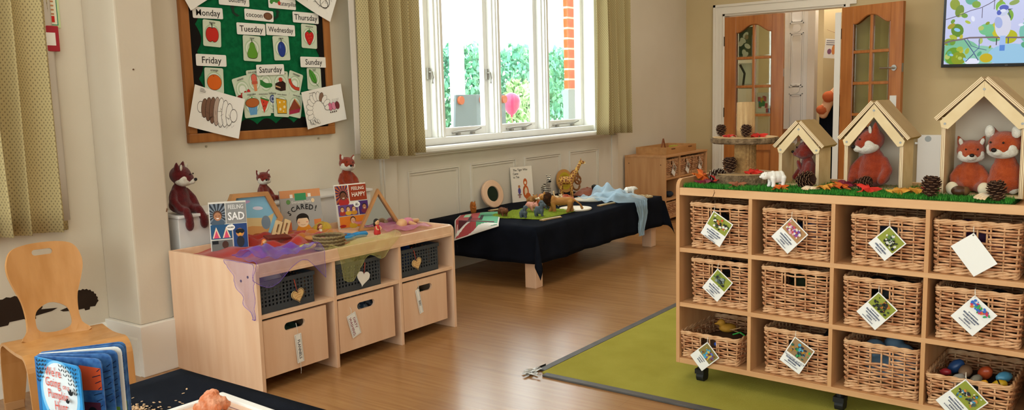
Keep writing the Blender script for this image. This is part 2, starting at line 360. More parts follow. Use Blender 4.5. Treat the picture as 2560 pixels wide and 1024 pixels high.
# wall with the doors
dx0, dx1, dz = -3.38, -2.13, 2.035
mb = MB()
for a in ((XW, dx0, 0, CEIL), (dx0, dx1, dz, CEIL), (dx1, XR, 0, CEIL)): mb.box(a[0], a[1], YD, YD + .15, a[2], a[3])
wb = struct(mb.build('wall_back', mat('warm_cream_paint', '#cdb88f', .75, .2, '#c6b085', (1, 1, 1), 1.5, bump=.04, bscale=120), fix=False))
mb = MB()
for x0, x1, z0, z1 in ((dx0 - .1, dx0, 0, dz + .1), (dx1, dx1 + .04, 0, dz), (dx0, dx1 + .1, dz, dz + .1)):
    mb.box(x0, x1, YD - .022, YD, z0, z1)
mb.box(dx0 - .1, dx0 - .075, YD - .034, YD - .02, 0, dz + .1); mb.box(dx0 - .1, dx1 + .1, YD - .034, YD - .02, dz + .075, dz + .1); mb.box(dx0 - .03, dx0, YD - .03, YD - .02, 0, dz); mb.box(dx0, dx1, YD - .03, YD - .02, dz, dz + .03)
mb.box(dx0 - .001, dx0 + .02, YD - .01, YD + .15, 0, dz); mb.box(dx1 - .02, dx1 + .001, YD - .01, YD + .15, 0, dz); mb.box(dx0, dx1, YD - .01, YD + .15, dz - .02, dz)
struct(mb.build('trim_2', mat('door_frame_paint', '#e8dfd0', .4, .35), fix=False))
M_oak = mat('varnished_oak', '#bb7436', .35, .45, '#a56026', (9, 9, .7), 3, 5, coat=.3)
M_oakd = mat('varnished_oak_dark', '#945524', .35, .45, coat=.3)
M_dgl = glass('door_glass', '#eef2e6', .1, .03)
def glazed_door(name, loc, rot, hand):
    """hinge at local x=0, leaf to +x, face towards -y; six panes, arched top row"""
    W, Hh, T = .628, 2.0, .042; root = thing(name, None, None, loc, rot); root['kind'] = 'structure'
    gx0, gx1, gm = .125, .508, .3165
    def arch(x): t = abs(x - gm) / (gx1 - gm); q = min(1, max(0, (t - .12) / .8)); return 1.912 - .008 * t - .07 * q * q * (3 - 2 * q)
    stiles = MB(); stiles.box(0, gx0, 0, T, .006, Hh).box(gx1, W, 0, T, .006, Hh).box(gx0, gx1, 0, T, .006, .2).box(gx0, gx1, 0, T, .6, .73)
    stiles.build('stile_frame', M_oak, root, bevel=.003)
    n = 24; xs = [gx0 + (gx1 - gx0) * i / n for i in range(n + 1)]
    MB().prism([(x, arch(x)) for x in xs] + [(gx1, Hh), (gx0, Hh)], 0, T).build('top_rail', M_oak, root)
    MB().box(gx0 + .012, gx1 - .012, .012, T - .012, .2, .6).build('lower_panel', M_oak, root)
    MB().box(gx0, gx1, .004, T - .004, .2, .215).box(gx0, gx1, .004, T - .004, .585, .6).box(gx0, gx0 + .015, .004, T - .004, .215, .585).box(gx1 - .015, gx1, .004, T - .004, .215, .585).build('panel_bead', M_oakd, root)
    zs = [.73, .968, 1.267, 1.565]; bars = MB()
    for z in zs[1:]: bars.box(gx0, gx1, .002, T - .002, z - .014, z + .014)
    bars.box(gm - .014, gm + .014, .001, T - .001, .73, 1.905)
    bars.build('glazing_bars', M_oak, root, bevel=.005)
    bead = MB()
    for side in (0, 1):
        y = .003 if side == 0 else T - .003
        bead.tube([(gx0 + .004, y, .734), (gx0 + .004, y, arch(gx0) - .006)] + [(x, y, arch(x) - .004) for x in xs[1:-1]] + [(gx1 - .004, y, arch(gx1) - .006), (gx1 - .004, y, .734)], .006, 6, closed=True)
    bead.build('bead', M_oakd, root)
    for k in range(4):
        for x0, x1 in ((gx0, gm), (gm, gx1)):
            z0 = zs[k]; 
            if k < 3: MB().box(x0 + .004, x1 - .004, T / 2 - .002, T / 2 + .002, z0 + .002, zs[k + 1] - .002).build('pane', M_dgl, root)
            else:
                xx = [x0 + .004 + (x1 - x0 - .008) * i / 10 for i in range(11)]
                MB().prism([(x0 + .004, z0)] + [(x1 - .004, z0)] + [(x, arch(x) - .002) for x in reversed(xx)], T / 2 - .002, T / 2 + .002).build('pane', M_dgl, root)
            # bevelled border of the glass
            zt = zs[k + 1] - .02 if k < 3 else 1.8
            c = MB()
            for a in ((x0 + .02, x0 + .026, z0 + .02, zt), (x1 - .026, x1 - .02, z0 + .02, zt), (x0 + .02, x1 - .02, z0 + .02, z0 + .026)): c.box(a[0], a[1], T / 2 - .0035, T / 2 - .002, a[2], a[3])
            c.build('glass_bevel', glass('bevel_glass', '#ffffff', .35, .1), root)
    for z in (.25, 1.0, 1.75):
        MB().box(-.006, .004, -.004, T * .5, z - .05, z + .05).build('hinge', mat('dark_hinge', '#4b3a2a', .4, .5, metal=.6), root)
    return root
d1 = glazed_door('door_1', (dx0 + .02, YD - .01, 0), 0, 1)
d2 = glazed_door('door_2', (dx1 - .02, YD - .075, 0), R(-20), 1)
for d_, hz in ((d1, None), (d2, 1.4)):
    MB().box(.625, .6295, .008, .034, 1.36, 1.44).build('latch_plate', M_steel, d_)
    if hz:
        m_ = MB()
        m_.tube([(.56, 0, hz), (.56, -.01, hz)], .027, 16); m_.tube([(.56, -.008, hz), (.56, -.05, hz), (.545, -.058, hz), (.45, -.058, hz)], .0095, 10)
        m_.build('lever_handle', M_steel, d_, smooth=False)
        MB().box(.525, .59, -.003, 0, .95, 1.145).build('finger_plate', mat('white_plate', '#e6e4dd', .4, .4), d_)
MB().box(-.055, .0, -.012, -.002, .05, 1.955).build('hinge_guard', mat('guard_white', '#ece9e2', .4, .35), d2, (0, -.004, 0), (0, 0, R(20)))
# children's pictures seen behind the left door's glass
def sheet_picture(name, label, loc, rot, w_, h_, draw, cat='picture', thick=.0012, paper=None, group=None):
    t = thing(name, label, cat, loc, rot, group); MB().box(-w_ / 2, w_ / 2, 0, thick, -h_ / 2, h_ / 2).build('paper', paper or M_paper, t)
    p = Print(); draw(p, w_, h_); p.build(t); return t
def d_zebra(p, w_, h_):
    p.rect(-w_ / 2, w_ / 2, -h_ / 2, h_ / 2, '#2c4a34')
    for k in range(7): p.ell(random.uniform(-.4, .4) * w_, random.uniform(-.4, .4) * h_, w_ * .14, h_ * .11, '#e6e2d8', random.uniform(-1, 1), 10)
    p.ell(0, h_ * .2, w_ * .12, h_ * .08, '#a68a68')
sheet_picture('green_drawing', 'green and white patterned child drawing taped behind left door glass', (-3.15, YD + .075, 1.72), 0, .17, .34, d_zebra)
def d_bw(p, w_, h_):
    p.line([(-w_ * .4, h_ * .45), (-w_ * .1, h_ * .1), (-w_ * .2, -h_ * .4)], .025, '#20201e'); p.rect(-w_ * .3, w_ * .4, -h_ * .48, -h_ * .4, '#2c4a34')
sheet_picture('ink_drawing', 'white sheet with black ink strokes behind left door glass', (-3.15, YD + .075, 1.38), 0, .17, .27, d_bw)
def d_col(p, w_, h_):
    for k in range(16): p.rect(*(lambda x, z: (x, x + .03, z, z + .05))(random.uniform(-.45, .3) * w_, random.uniform(-.45, .2) * h_), random.choice(['#3b8a5a', '#3f7fb0', '#c8566a', '#d8d4c0', '#4a4f8a', '#d3a74a']))
sheet_picture('colourful_poster', 'small colourful poster seen through right column of left door', (-2.96, YD + .09, 1.08), 0, .16, .24, d_col)
# right-hand wall, and rear wall with its big window behind the photographer
mb = MB()
for a in ((XW, -3.2, 0, CEIL), (-3.2, 3.2, 0, .8), (-3.2, 3.2, 2.75, CEIL), (3.2, XR, 0, CEIL)): mb.box(a[0], a[1], YB - .1, YB, a[2], a[3])
struct(mb.build('wall_front', M_wall, fix=False))
mb = MB()
for a in ((YB, 11.2, 0, CEIL),): mb.box(XR, XR + .1, a[0], a[1], a[2], a[3])
struct(mb.build('wall_right', M_wall, fix=False))
w3 = struct(MB().box(-3.2, 3.2, YB - .1, YB, .8, .86).box(-3.2, 3.2, YB - .1, YB, 2.69, 2.75).box(-3.2, -3.14, YB - .1, YB, .86, 2.69).box(3.14, 3.2, YB - .1, YB, .86, 2.69).box(-1.1, -1.03, YB - .1, YB, .86, 2.69).box(1.03, 1.1, YB - .1, YB, .86, 2.69).build('window_3', M_win))
for a, b in ((-3.14, -1.1), (-1.03, 1.03), (1.1, 3.14)): MB().box(a, b, YB - .06, YB - .055, .86, 2.69).build('pane', M_gl, w3)
# assumed ceiling luminaires out of view, added to lift the room light
for i, (x, y) in enumerate(LAMP_SPOTS):
    t = thing('assumed_ceiling_light', 'assumed ceiling light panel out of view, ' + ('window side, ' if x < 0 else 'right side, ') + {1.2: 'nearest the rear wall', 4.2: 'middle of its row', 7.2: 'nearest the doors'}[y], 'ceiling light', (x, y, CEIL), 0, 'assumed ceiling light panels')
    MB().box(-.6, .6, -.3, .3, -.05, 0).build('housing', M_white, t, bevel=.004)
    MB().box(-.56, .56, -.26, .26, -.056, -.05).build('diffuser', mat('lit_diffuser', '#fff4e0', .5, .2, emit=3), t)
# ------------------------------------------------------------------ lobby beyond the doors
lob = struct(MB().box(XW, -1.2, 11.05, 11.2, 0, CEIL).box(-1.3, -1.2, YD + .15, 11.05, 0, CEIL).build('wall_lobby', mat('lobby_paint', '#c9b489', .8, .2), fix=False))
t = thing('panelled_shutter', 'tall white panelled shutter standing in the lobby beyond doors', 'shutter', (-3.02, 9.55, 0), 0)
M_sh = mat('shutter_white', '#e9e6e2', .4, .35)
box('shutter_board', .03, .3, 0, .04, 0, 2.5, M_sh, t, .002); box('shutter_post', .3, .38, -.06, .06, 0, 2.5, mat('lobby_post', '#d8cfc2', .5, .3), t, .004)
for z0, z1 in ((.1, .55), (.66, 1.18), (1.25, 1.85), (1.95, 2.4)):
    m_ = MB()
    for o in (0, .018): m_.box(.09 + o, .1 + o, -.012, 0, z0 + o, z1 - o).box(.23 - o, .24 - o, -.012, 0, z0 + o, z1 - o).box(.09 + o, .24 - o, -.012, 0, z1 - o - .01, z1 - o).box(.09 + o, .24 - o, -.012, 0, z0 + o, z0 + o + .01)
    m_.build('raised_panel', M_sh, t, fix=False)
    MB().tube([(.165, -.012, z1 + .05), (.165, -.002, z1 + .05)], .045, 20).build('roundel', M_sh, t)
box('window_light_strip', -.05, .028, 0, .03, 0, 2.3, mat('window_light_white', '#fbfaf6', .4, .3), t, .002)  # white strip standing in for window light beside the shutter
t = thing('lobby_partition', 'beige lobby wall panel to the right of the white shutter', 'partition', (-2.62, 9.75, 0), 0)
box('board', 0, .9, 0, .06, 0, 2.6, mat('lobby_beige', '#c8b286', .8, .2), t, .002)
c = MB(); c.tube([(-2.56 + .33 * i / 12, 9.66, 1.87 - .09 * i / 12 - .02 * math.sin(PI * i / 12)) for i in range(13)], .0025, 5)
tag(c.build('picture_string', flat('#8a6a48')), 'brown string strung across the beige lobby panel', 'string')
def d_card(p, w_, h_):
    for k in range(3): p.rect(-w_ * .4, w_ * .3, h_ * (.42 - .1 * k), h_ * (.38 - .1 * k), '#6d6a78')
    p.ell(-w_ * .1, -h_ * .15, w_ * .16, h_ * .14, '#8a5a7a'); p.ell(w_ * .22, -h_ * .05, w_ * .16, h_ * .25, '#d98a4a')
sheet_picture('picture_card', 'small illustrated card hanging from string in lobby', (-2.51, 9.645, 1.66), (0, R(6), 0), .14, .21, d_card)
t = thing('black_drape', 'black cloth drape hanging in the lobby beside white post', 'drape', (-2.38, 9.5, 0), 0)
surf(lambda u, v: (-.2 + .5 * u, .018 * math.sin(u * 22), .002 + min(1.5, .92 + .85 * u) * v), 28, 12).build('cloth', M_black, t)
box('weighted_hem', -.2, .3, .03, .05, .0, .05, M_black, t)
g = [('c', [((-2.510, 9.4, .95), .05), ((-2.450, 9.38, 1.1), .06), ((-2.350, 9.36, 1.22), .05), ((-2.230, 9.36, 1.36), .055)]), ((-2.440, 9.33, 1.14), (.07, .05, .06), None, 1), ((-2.520, 9.36, 1.0), (.06, .05, .05), None, 1), ((-2.350, 9.33, 1.24), (.03, .03, .04), None, 1), ((-2.280, 9.33, 1.31), (.03, .03, .03), None, 1)]
tag(mk('draped_garland', blob(g, .012, 2, [mat('peach_plush', '#e9b48c', .9, .1), mat('orange_patch', '#c9683e', .9, .1)])), 'peach and orange plush garland over the black lobby drape', 'garland')
t = thing('lobby_chair', 'small brown wooden chair back in the lobby doorway', 'chair', (-2.86, 9.2, 0), R(8))
M_bw = mat('brown_wood', '#8f5c38', .5, .3)
box('back_rail', -.16, .16, -.012, .012, .7, .8, M_bw, t, .01); box('leg', -.16, -.13, -.015, .015, 0, .71, M_bw, t); box('leg', .13, .16, -.015, .015, 0, .71, M_bw, t); box('seat', -.17, .17, -.34, .015, .4, .425, M_bw, t, .006); box('leg', -.16, -.13, -.34, -.31, 0, .4, M_bw, t); box('leg', .13, .16, -.34, -.31, 0, .4, M_bw, t); box('back_slat', -.13, .13, -.008, .008, .55, .6, M_bw, t)
# ------------------------------------------------------------------ garden beyond the window
struct(box('ground_outside', -40, XW - .24, -20, 40, -.5, -.3, mat('pale_paving', '#d9d4c8', .8, .2, '#c8c6b8', (1, 1, 1), 2), bevel=0))
M_leaf = mat('hedge_leaf', '#7fb48a', .6, .2, '#5f9f86', (1, 1, 1), 3); M_leaf2 = mat('hedge_leaf_light', '#a3c48a', .6, .2)
def leaves(n, c, r, ls, seed):
    rn = random.Random(seed); mb = MB()
    for i in range(n):
        d = Vector((rn.gauss(0, 1), rn.gauss(0, 1), rn.gauss(0, 1))).normalized(); k = rn.uniform(.6, 1.0) ** .5; k *= 1 + .22 * noise.noise(d * 2.2 + Vector((seed, 0, 0)))
        p = Vector((d.x * r[0] * k, d.y * r[1] * k, d.z * r[2] * k)) + Vector(c)
        q = Euler((rn.uniform(0, 6), rn.uniform(0, 6), rn.uniform(0, 6))).to_matrix(); s_ = ls * rn.uniform(.6, 1.3)
        mb.add([p + q @ Vector(v) for v in ((-s_, 0, 0), (0, -s_ * .55, s_ * .1), (s_, 0, 0), (0, s_ * .55, s_ * .1))], [(0, 1, 2, 3)])
    return mb
for i, (x, y, hh, rr, lab, m_) in enumerate([(-10.5, 11.2, 2.75, 1.0, 'dense green bush outside, left pane beside the curtain', M_leaf), (-10.5, 13.0, 2.45, 1.1, 'tall green bush behind the white post outside', M_leaf), (-10.2, 14.6, 2.4, 1.2, 'broad green bush outside the third pane', M_leaf), (-9.0, 12.9, 1.7, .45, 'low yellow-green shrub outside above the pink balloon', M_leaf2), (-10.3, 16.6, 2.5, 1.2, 'loose green bush outside the last pane behind fence', M_leaf)]):
    t = thing('garden_bush', lab, 'bush', (x, y, -.3), 0, 'bushes in the garden')
    leaves(4200, (0, 0, hh * .55), (rr * .8, rr, hh * .5), .075, i + 3).build('foliage', m_, t, fix=False)
    m2 = MB(); m2.tube([(0, 0, 0), (.05, .04, hh * .5)], [.07, .03], 8); m2.build('stem', flat('#6b5138'), t)
tag(box('veranda_post', -6.06, -5.94, 7.35, 7.48, -.3, 3.2, mat('post_white', '#f1f2f2', .5, .3), bevel=.01), 'white veranda post standing outside the second pane', 'post')
t = thing('picket_fence', 'white picket fence standing in the garden', 'fence', (-8.2, 0, -.3), 0)
for i in range(34): MB().prism([(-.045, 0), (.045, 0), (.045, 1.05), (0, 1.12), (-.045, 1.05)], -.01, .01).build('picket', MATS['post_white'], t, (0, 9.6 + i * .17, 0), R(90))
box('fence_rail', .012, .04, 9.5, 15.4, .3, .38, MATS['post_white'], t); box('fence_rail', .012, .04, 9.5, 15.4, .8, .88, MATS['post_white'], t)
t = thing('display_easel', 'grey A-frame board with brown clamps outside the second pane', 'easel', (-5.6, 7.3, -.3), R(90))
M_eb = mat('grey_board', '#616b6f', .6, .3)
m_ = MB(); m_.prism([(-.52, .3), (.52, .3), (.47, 1.56), (-.41, 1.56)], 0, .03); m_.build('board', M_eb, t, bevel=.006)
for x in (-.35, .03, .43): 
    MB().tube([(x, -.03, 1.5), (x, .05, 1.5)], .045, 14).build('clamp', flat('#9a4f30'), t)
box('leg', -.5, -.45, .0, .04, 0, .32, M_eb, t); box('leg', .4, .45, .0, .04, 0, .32, M_eb, t)
m_ = MB(); m_.lathe([(.004, -.18), (.05, -.14), (.1, -.06), (.115, .02), (.1, .09), (.05, .13), (.001, .145)], 20); m_.ell((0, 0, -.185), (.014, .014, .012)); m_.tube([(0, 0, -.19), (.01, .02, -.5), (0, .03, -1.61)], .003, 5)
t = thing('balloon', 'pink balloon outside beside the grey easel', 'balloon', (-6.0, 8.46, .78), 0); m_.build('skin', mat('pink_latex', '#c8305c', .3, .5), t, smooth=True); t.location.z = 1.15; t.scale = (1, 1, .9)
# brick pier at the right end of the window
t = thing('brick_pier', 'orange brick pier on grey plinth outside right window edge', 'pier', (-4.3, 7.0, 0), 0)
M_mort = mat('pale_mortar', '#d8d2c8', .9, .1); M_br = mat('orange_brick', '#c8653c', .85, .15, '#b6542f', (3, 3, 3), 6, bump=.2, bscale=80)
box('mortar_core', -.03, .015, .008, .172, 1.28, 3.05, M_mort, t, 0); box('grey_plinth', -.045, .02, -.004, .19, -.3, 1.28, mat('grey_render', '#8f979b', .8, .2), t, .006)
bm_ = MB().box(-.03, .026, 0, .18, 0, .08).build('brick', M_br, t, (0, 0, 1.29), bevel=.005)
for i in range(18):
    if i: b = bm_.copy(); COL.objects.link(b); b.location = (0, .004 * (i % 2), 1.29 + i * .098)
# ================================================================== LEFT BAY: curtain, notices, stickers, chair
def curtain_mat(name, a, b_, dot):
    m = bpy.data.materials.new(name); m.use_nodes = True; nt = m.node_tree; L = nt.links.new; b = nt.nodes['Principled BSDF']; b.inputs['Roughness'].default_value = .85; b.inputs['Specular IOR Level'].default_value = .15
    uv = nt.nodes.new('ShaderNodeUVMap'); acc = None
    for off in (0, .5):
        mp = nt.nodes.new('ShaderNodeVectorMath'); mp.operation = 'MULTIPLY_ADD'; mp.inputs[1].default_value = (52, 44, 0); mp.inputs[2].default_value = (off, off, 0); L(uv.outputs[0], mp.inputs[0])
        fr = nt.nodes.new('ShaderNodeVectorMath'); fr.operation = 'FRACTION'; L(mp.outputs[0], fr.inputs[0])
        d = nt.nodes.new('ShaderNodeVectorMath'); d.operation = 'DISTANCE'; d.inputs[1].default_value = (.5, .5, 0); L(fr.outputs[0], d.inputs[0])
        lt = nt.nodes.new('ShaderNodeMath'); lt.operation = 'LESS_THAN'; lt.inputs[1].default_value = .17; L(d.outputs['Value'], lt.inputs[0])
        if acc:
            ad = nt.nodes.new('ShaderNodeMath'); ad.operation = 'MAXIMUM'; L(acc.outputs[0], ad.inputs[0]); L(lt.outputs[0], ad.inputs[1]); acc = ad
        else: acc = lt
    n = nt.nodes.new('ShaderNodeTexNoise'); n.inputs['Scale'].default_value = 3; L(uv.outputs[0], n.inputs['Vector'])
    m1 = nt.nodes.new('ShaderNodeMix'); m1.data_type = 'RGBA'; m1.inputs[6].default_value = lin(a); m1.inputs[7].default_value = lin(b_); L(n.outputs[0], m1.inputs[0])
    m2 = nt.nodes.new('ShaderNodeMix'); m2.data_type = 'RGBA'; m2.inputs[7].default_value = lin(dot); L(acc.outputs[0], m2.inputs[0]); L(m1.outputs[2], m2.inputs[6]); L(m2.outputs[2], b.inputs['Base Color']); return m
M_cur = curtain_mat('dotted_curtain', '#c6b688', '#baa97a', '#908260')
M_lin = mat('curtain_lining', '#cfc6ba', .85, .1)
def curtain(name, label, y0, y1, z0, z1, folds, depth, x, seed, lining=0):
    t = thing(name, label, 'curtain', (x, y0, z0), 0, None); rn = random.Random(seed); W = y1 - y0
    ph = [rn.uniform(.75, 1.35) for _ in range(folds)]; tot = sum(ph); ed = [0]
    for p in ph: ed.append(ed[-1] + p / tot)
    amp = [rn.uniform(.7, 1.25) for _ in range(folds)]; n = folds * 14; nv = 16; pts = []
    for j in range(nv + 1):
        v = j / nv; row = []
        for i in range(n + 1):
            k = min(folds - 1, i // 14); f = (i - k * 14) / 14; u = ed[k] + (ed[k + 1] - ed[k]) * (f + .13 * math.sin(2 * PI * f) * 1.0)
            a = depth * amp[k] * (1.15 - .3 * v); dx = a * (.5 - .5 * math.cos(2 * PI * f)) + .012 * math.sin(3 * v + k)
            sl = .02 * math.sin(2.2 * v + k * 1.7)
            row.append((dx, u * W + sl * (1 - v), (z1 - z0) * v - .008 * math.sin(k * 2.1) * (1 - v)))
        pts += row
    mb = MB(); mb.add(pts, [(j * (n + 1) + i, j * (n + 1) + i + 1, (j + 1) * (n + 1) + i + 1, (j + 1) * (n + 1) + i) for j in range(nv) for i in range(n)])
    me = mb.mesh(); uvl = me.uv_layers.new(name='UVMap'); arc = [0]
    for i in range(n): arc.append(arc[-1] + (Vector(pts[i + 1]) - Vector(pts[i])).length)
    for lp in me.loops: i = lp.vertex_index; uvl.data[lp.index].uv = (arc[i % (n + 1)], (i // (n + 1)) / nv * (z1 - z0))
    o = mk('cloth', me, M_cur, t, smooth=True); so = o.modifiers.new('thick', 'SOLIDIFY'); so.thickness = .003; so.offset = 0
    if lining:
        s_ = -1 if lining < 0 else 1; yb = -.005 if lining < 0 else W
        mb = surf(lambda u, v: (-.012 + .014 * u, yb + s_ * (.025 - .04 * u), .035 + (z1 - z0 - .04) * v), 4, 8); l_ = mb.build('lining', M_lin, t, smooth=True); l_.modifiers.new('thick', 'SOLIDIFY').thickness = .002
    return t
curtain('curtain', 'dotted olive curtain hanging at far left above the wooden chair', 1.34, 1.848, .69, 2.55, 5, .075, -3.765, 3, 1)
curtain('curtain', 'dotted olive curtain left of the window', 3.60, 4.16, .868, 2.62, 6, .075, -3.69, 11, -1)
curtain('curtain', 'dotted olive curtain right of the window', 6.5, 7.09, .868, 2.62, 5, .07, -3.69, 5)
for (y0, y1) in ((3.45, 7.2), (-1.1, 1.95)):
    t = thing('curtain_track', 'white curtain track above the ' + ('big window' if y0 > 2 else 'left bay window'), 'curtain track', (-3.74 if y0 > 2 else -3.8, 0, 2.56 if y0 < 2 else 2.63), 0)
    box('rail', .02, .05, y0, y1, 0, .025, M_white, t); box('bracket', -.06 if y0 > 2 else 0, .03, y0 + .1, y0 + .13, -.005, .03, M_white, t); box('bracket', -.06 if y0 > 2 else 0, .03, y1 - .13, y1 - .1, -.005, .03, M_white, t)
# fire notice and red call point
t = thing('fire_notice', 'green-bordered fire action notice half hidden by left curtain', 'notice', (-3.798, 1.86, 1.66), R(90))
MB().box(-.08, .06, -.002, 0, -.085, .12).build('sheet', mat('notice_green', '#cfe0a8', .4, .3), t)
p = Print(); p.rect(-.07, .05, -.075, .11, '#2f8a6a'); p.rect(-.066, .046, -.071, .106, '#f2ecd4')
for k in range(7): p.rect(-.02, .035, -.03 + k * .018, -.023 + k * .018, '#c98a5c')
p.rect(-.06, .035, -.062, -.035, '#d32a20'); p.rect(-.06, .04, .085, .1, '#2f8a6a'); p.build(t, y=-.0022)
t = thing('call_point', 'red fire alarm call point on wall beside left curtain', 'fire alarm', (-3.8, 1.848, 1.525), R(90))
box('case', -.045, .045, -.035, 0, -.055, .055, mat('alarm_red', '#a8182c', .35, .45), t, .004); MB().box(-.026, .028, -.0365, -.035, -.03, .025).build('window_label', M_paper, t)
# hedgehog silhouettes stuck on the wall
M_st = mat('dark_brown_vinyl', '#2e2118', .7, .2)
def hedgehog(name, label, yc, zc, L_, H_, flip):
    pts = [(-.5, .0)]
    for k in range(26):
        a = PI * (1 - k / 25); sp = 1.0 + (.07 if k % 2 else 0); pts.append((.12 + .40 * sp * math.cos(a), .06 + .52 * sp * math.sin(a)))
    pts += [(.5, .0), (.44, -.12), (.3, -.1), (.28, -.2), (.16, -.2), (.14, -.12), (-.05, -.12), (-.08, -.2), (-.2, -.19), (-.2, -.1), (-.42, -.06)]
    if flip: pts = [(-x, z) for x, z in pts][::-1]
    o = MB().prism([(x * L_, z * H_) for x, z in pts], -.0015, 0).build(name, M_st, None, (XW - .0002, yc, zc), R(90)); return tag(o, label, 'wall sticker', 'hedgehog wall stickers')
hedgehog('hedgehog_sticker', 'big dark brown hedgehog silhouette on wall behind chair, facing right', 1.63, .335, .32, .15, True)
hedgehog('hedgehog_sticker', 'smaller dark brown hedgehog silhouette on wall right of chair back', 1.885, .32, .17, .125, False)
# bent plywood child's chair
def chair():
    t = thing('wooden_chair', 'bent plywood child chair against the wall below left curtain', 'chair', (-3.39, 1.605, 0), R(80))
    M_c = mat('bent_beech_ply', '#c68f56', .35, .4, '#b88046', (7, 7, .8), 3, 5, coat=.2); M_ce = mat('ply_edge_light', '#e8cda2', .5, .3)
    # path in (y, z): rear foot -> up -> seat -> front foot, y+ = back (chair faces -y)
    path = []; zs = .292
    path.append((.19, .0)); path.append((.165, .2))
    for k in range(7): a = R(90 * k / 6); path.append((.10 + .055 * math.cos(a), zs - .055 + .055 * math.sin(a)))
    for k in range(1, 6): path.append((.10 - .25 * k / 6, zs - .008 * math.sin(PI * k / 6)))
    for k in range(7): a = R(90 + 90 * k / 6); path.append((-.155 + .06 * math.cos(a), zs - .06 + .06 * math.sin(a)))
    path.append((-.235, .0))
    ln = [0]
    for a, b in zip(path, path[1:]): ln.append(ln[-1] + math.hypot(b[0] - a[0], b[1] - a[1]))
    T = ln[-1]
    def fn(u, v):
        k = max(i for i in range(len(ln) - 1) if ln[i] <= v + 1e-9) if v < T else len(ln) - 2
        f = min(1, (v - ln[k]) / (ln[k + 1] - ln[k])); return (u, path[k][0] + (path[k + 1][0] - path[k][0]) * f, path[k][1] + (path[k + 1][1] - path[k][1]) * f)
    hw = .185; iw = .115; v0, v1 = ln[2] - .03, ln[-2] + .02
    out = [(-hw, 0)]
    out += [(-iw, 0)] + [(-iw + .015, v0 * .6)] + [(-iw * math.cos(R(a)) * .87, v0 * .7 + (v0 * .35) * math.sin(R(a))) for a in range(10, 180, 16)] + [(iw - .015, v0 * .6), (iw, 0), (hw, 0)]
    out += [(hw + .004, T * .3), (hw, T * .5), (hw + .004, T * .7), (hw, T)]
    vv = T - v1
    out += [(iw, T), (iw - .015, T - vv * .6)] + [(iw * math.cos(R(a)) * .87, T - vv * .7 - vv * .35 * math.sin(R(a))) for a in range(10, 180, 16)] + [(-iw + .015, T - vv * .6), (-iw, T), (-hw, T), (-hw - .004, T * .7), (-hw, T * .5), (-hw - .004, T * .3)]
    mk('seat_and_legs', sheet(out, [], fn, [-.1, 0, .1], [l for l in ln[1:-1]] + [T * .2, T * .8], .013), M_c, t)
    # backrest: waisted panel with hand slot and big rounded opening
    half = [(.118, 0), (.105, .04), (.1, .09), (.107, .16), (.127, .22), (.143, .28), (.14, .33), (.117, .372), (.07, .388), (0, .392)]
    lp = smooth_loop(half + [(-x, z) for x, z in half[-2::-1]], 4)
    lp = [(x, max(0, z)) for x, z in lp]
    slot = [(.028 + .012 * math.cos(R(a)), .352 + .012 * math.sin(R(a))) for a in range(-90, 91, 30)] + [(-.028 + .012 * math.cos(R(a)), .352 + .012 * math.sin(R(a))) for a in range(90, 271, 30)]
    hole = smooth_loop([(.058, .03), (.068, .07), (.055, .115), (0, .14), (-.055, .115), (-.068, .07), (-.058, .03), (0, .016)], 5)
    def fb(u, v): return (u, .10 + .22 * v + .0 - .35 * u * u * 3 - .02 * math.exp(-v * 25), zs + .002 + v * .97)
    mk('backrest', sheet(lp, [slot, hole], fb, [i * .03 for i in range(-4, 5)], [i * .04 for i in range(1, 10)], .012), M_c, t)
    for sx in (-1, 1):
        box('foot_pad', sx * .15 - .036, sx * .15 + .036, .182, .2, 0, .035, mat('worn_foot', '#b98a5c', .7, .2), t, .003)
    return t
chair()
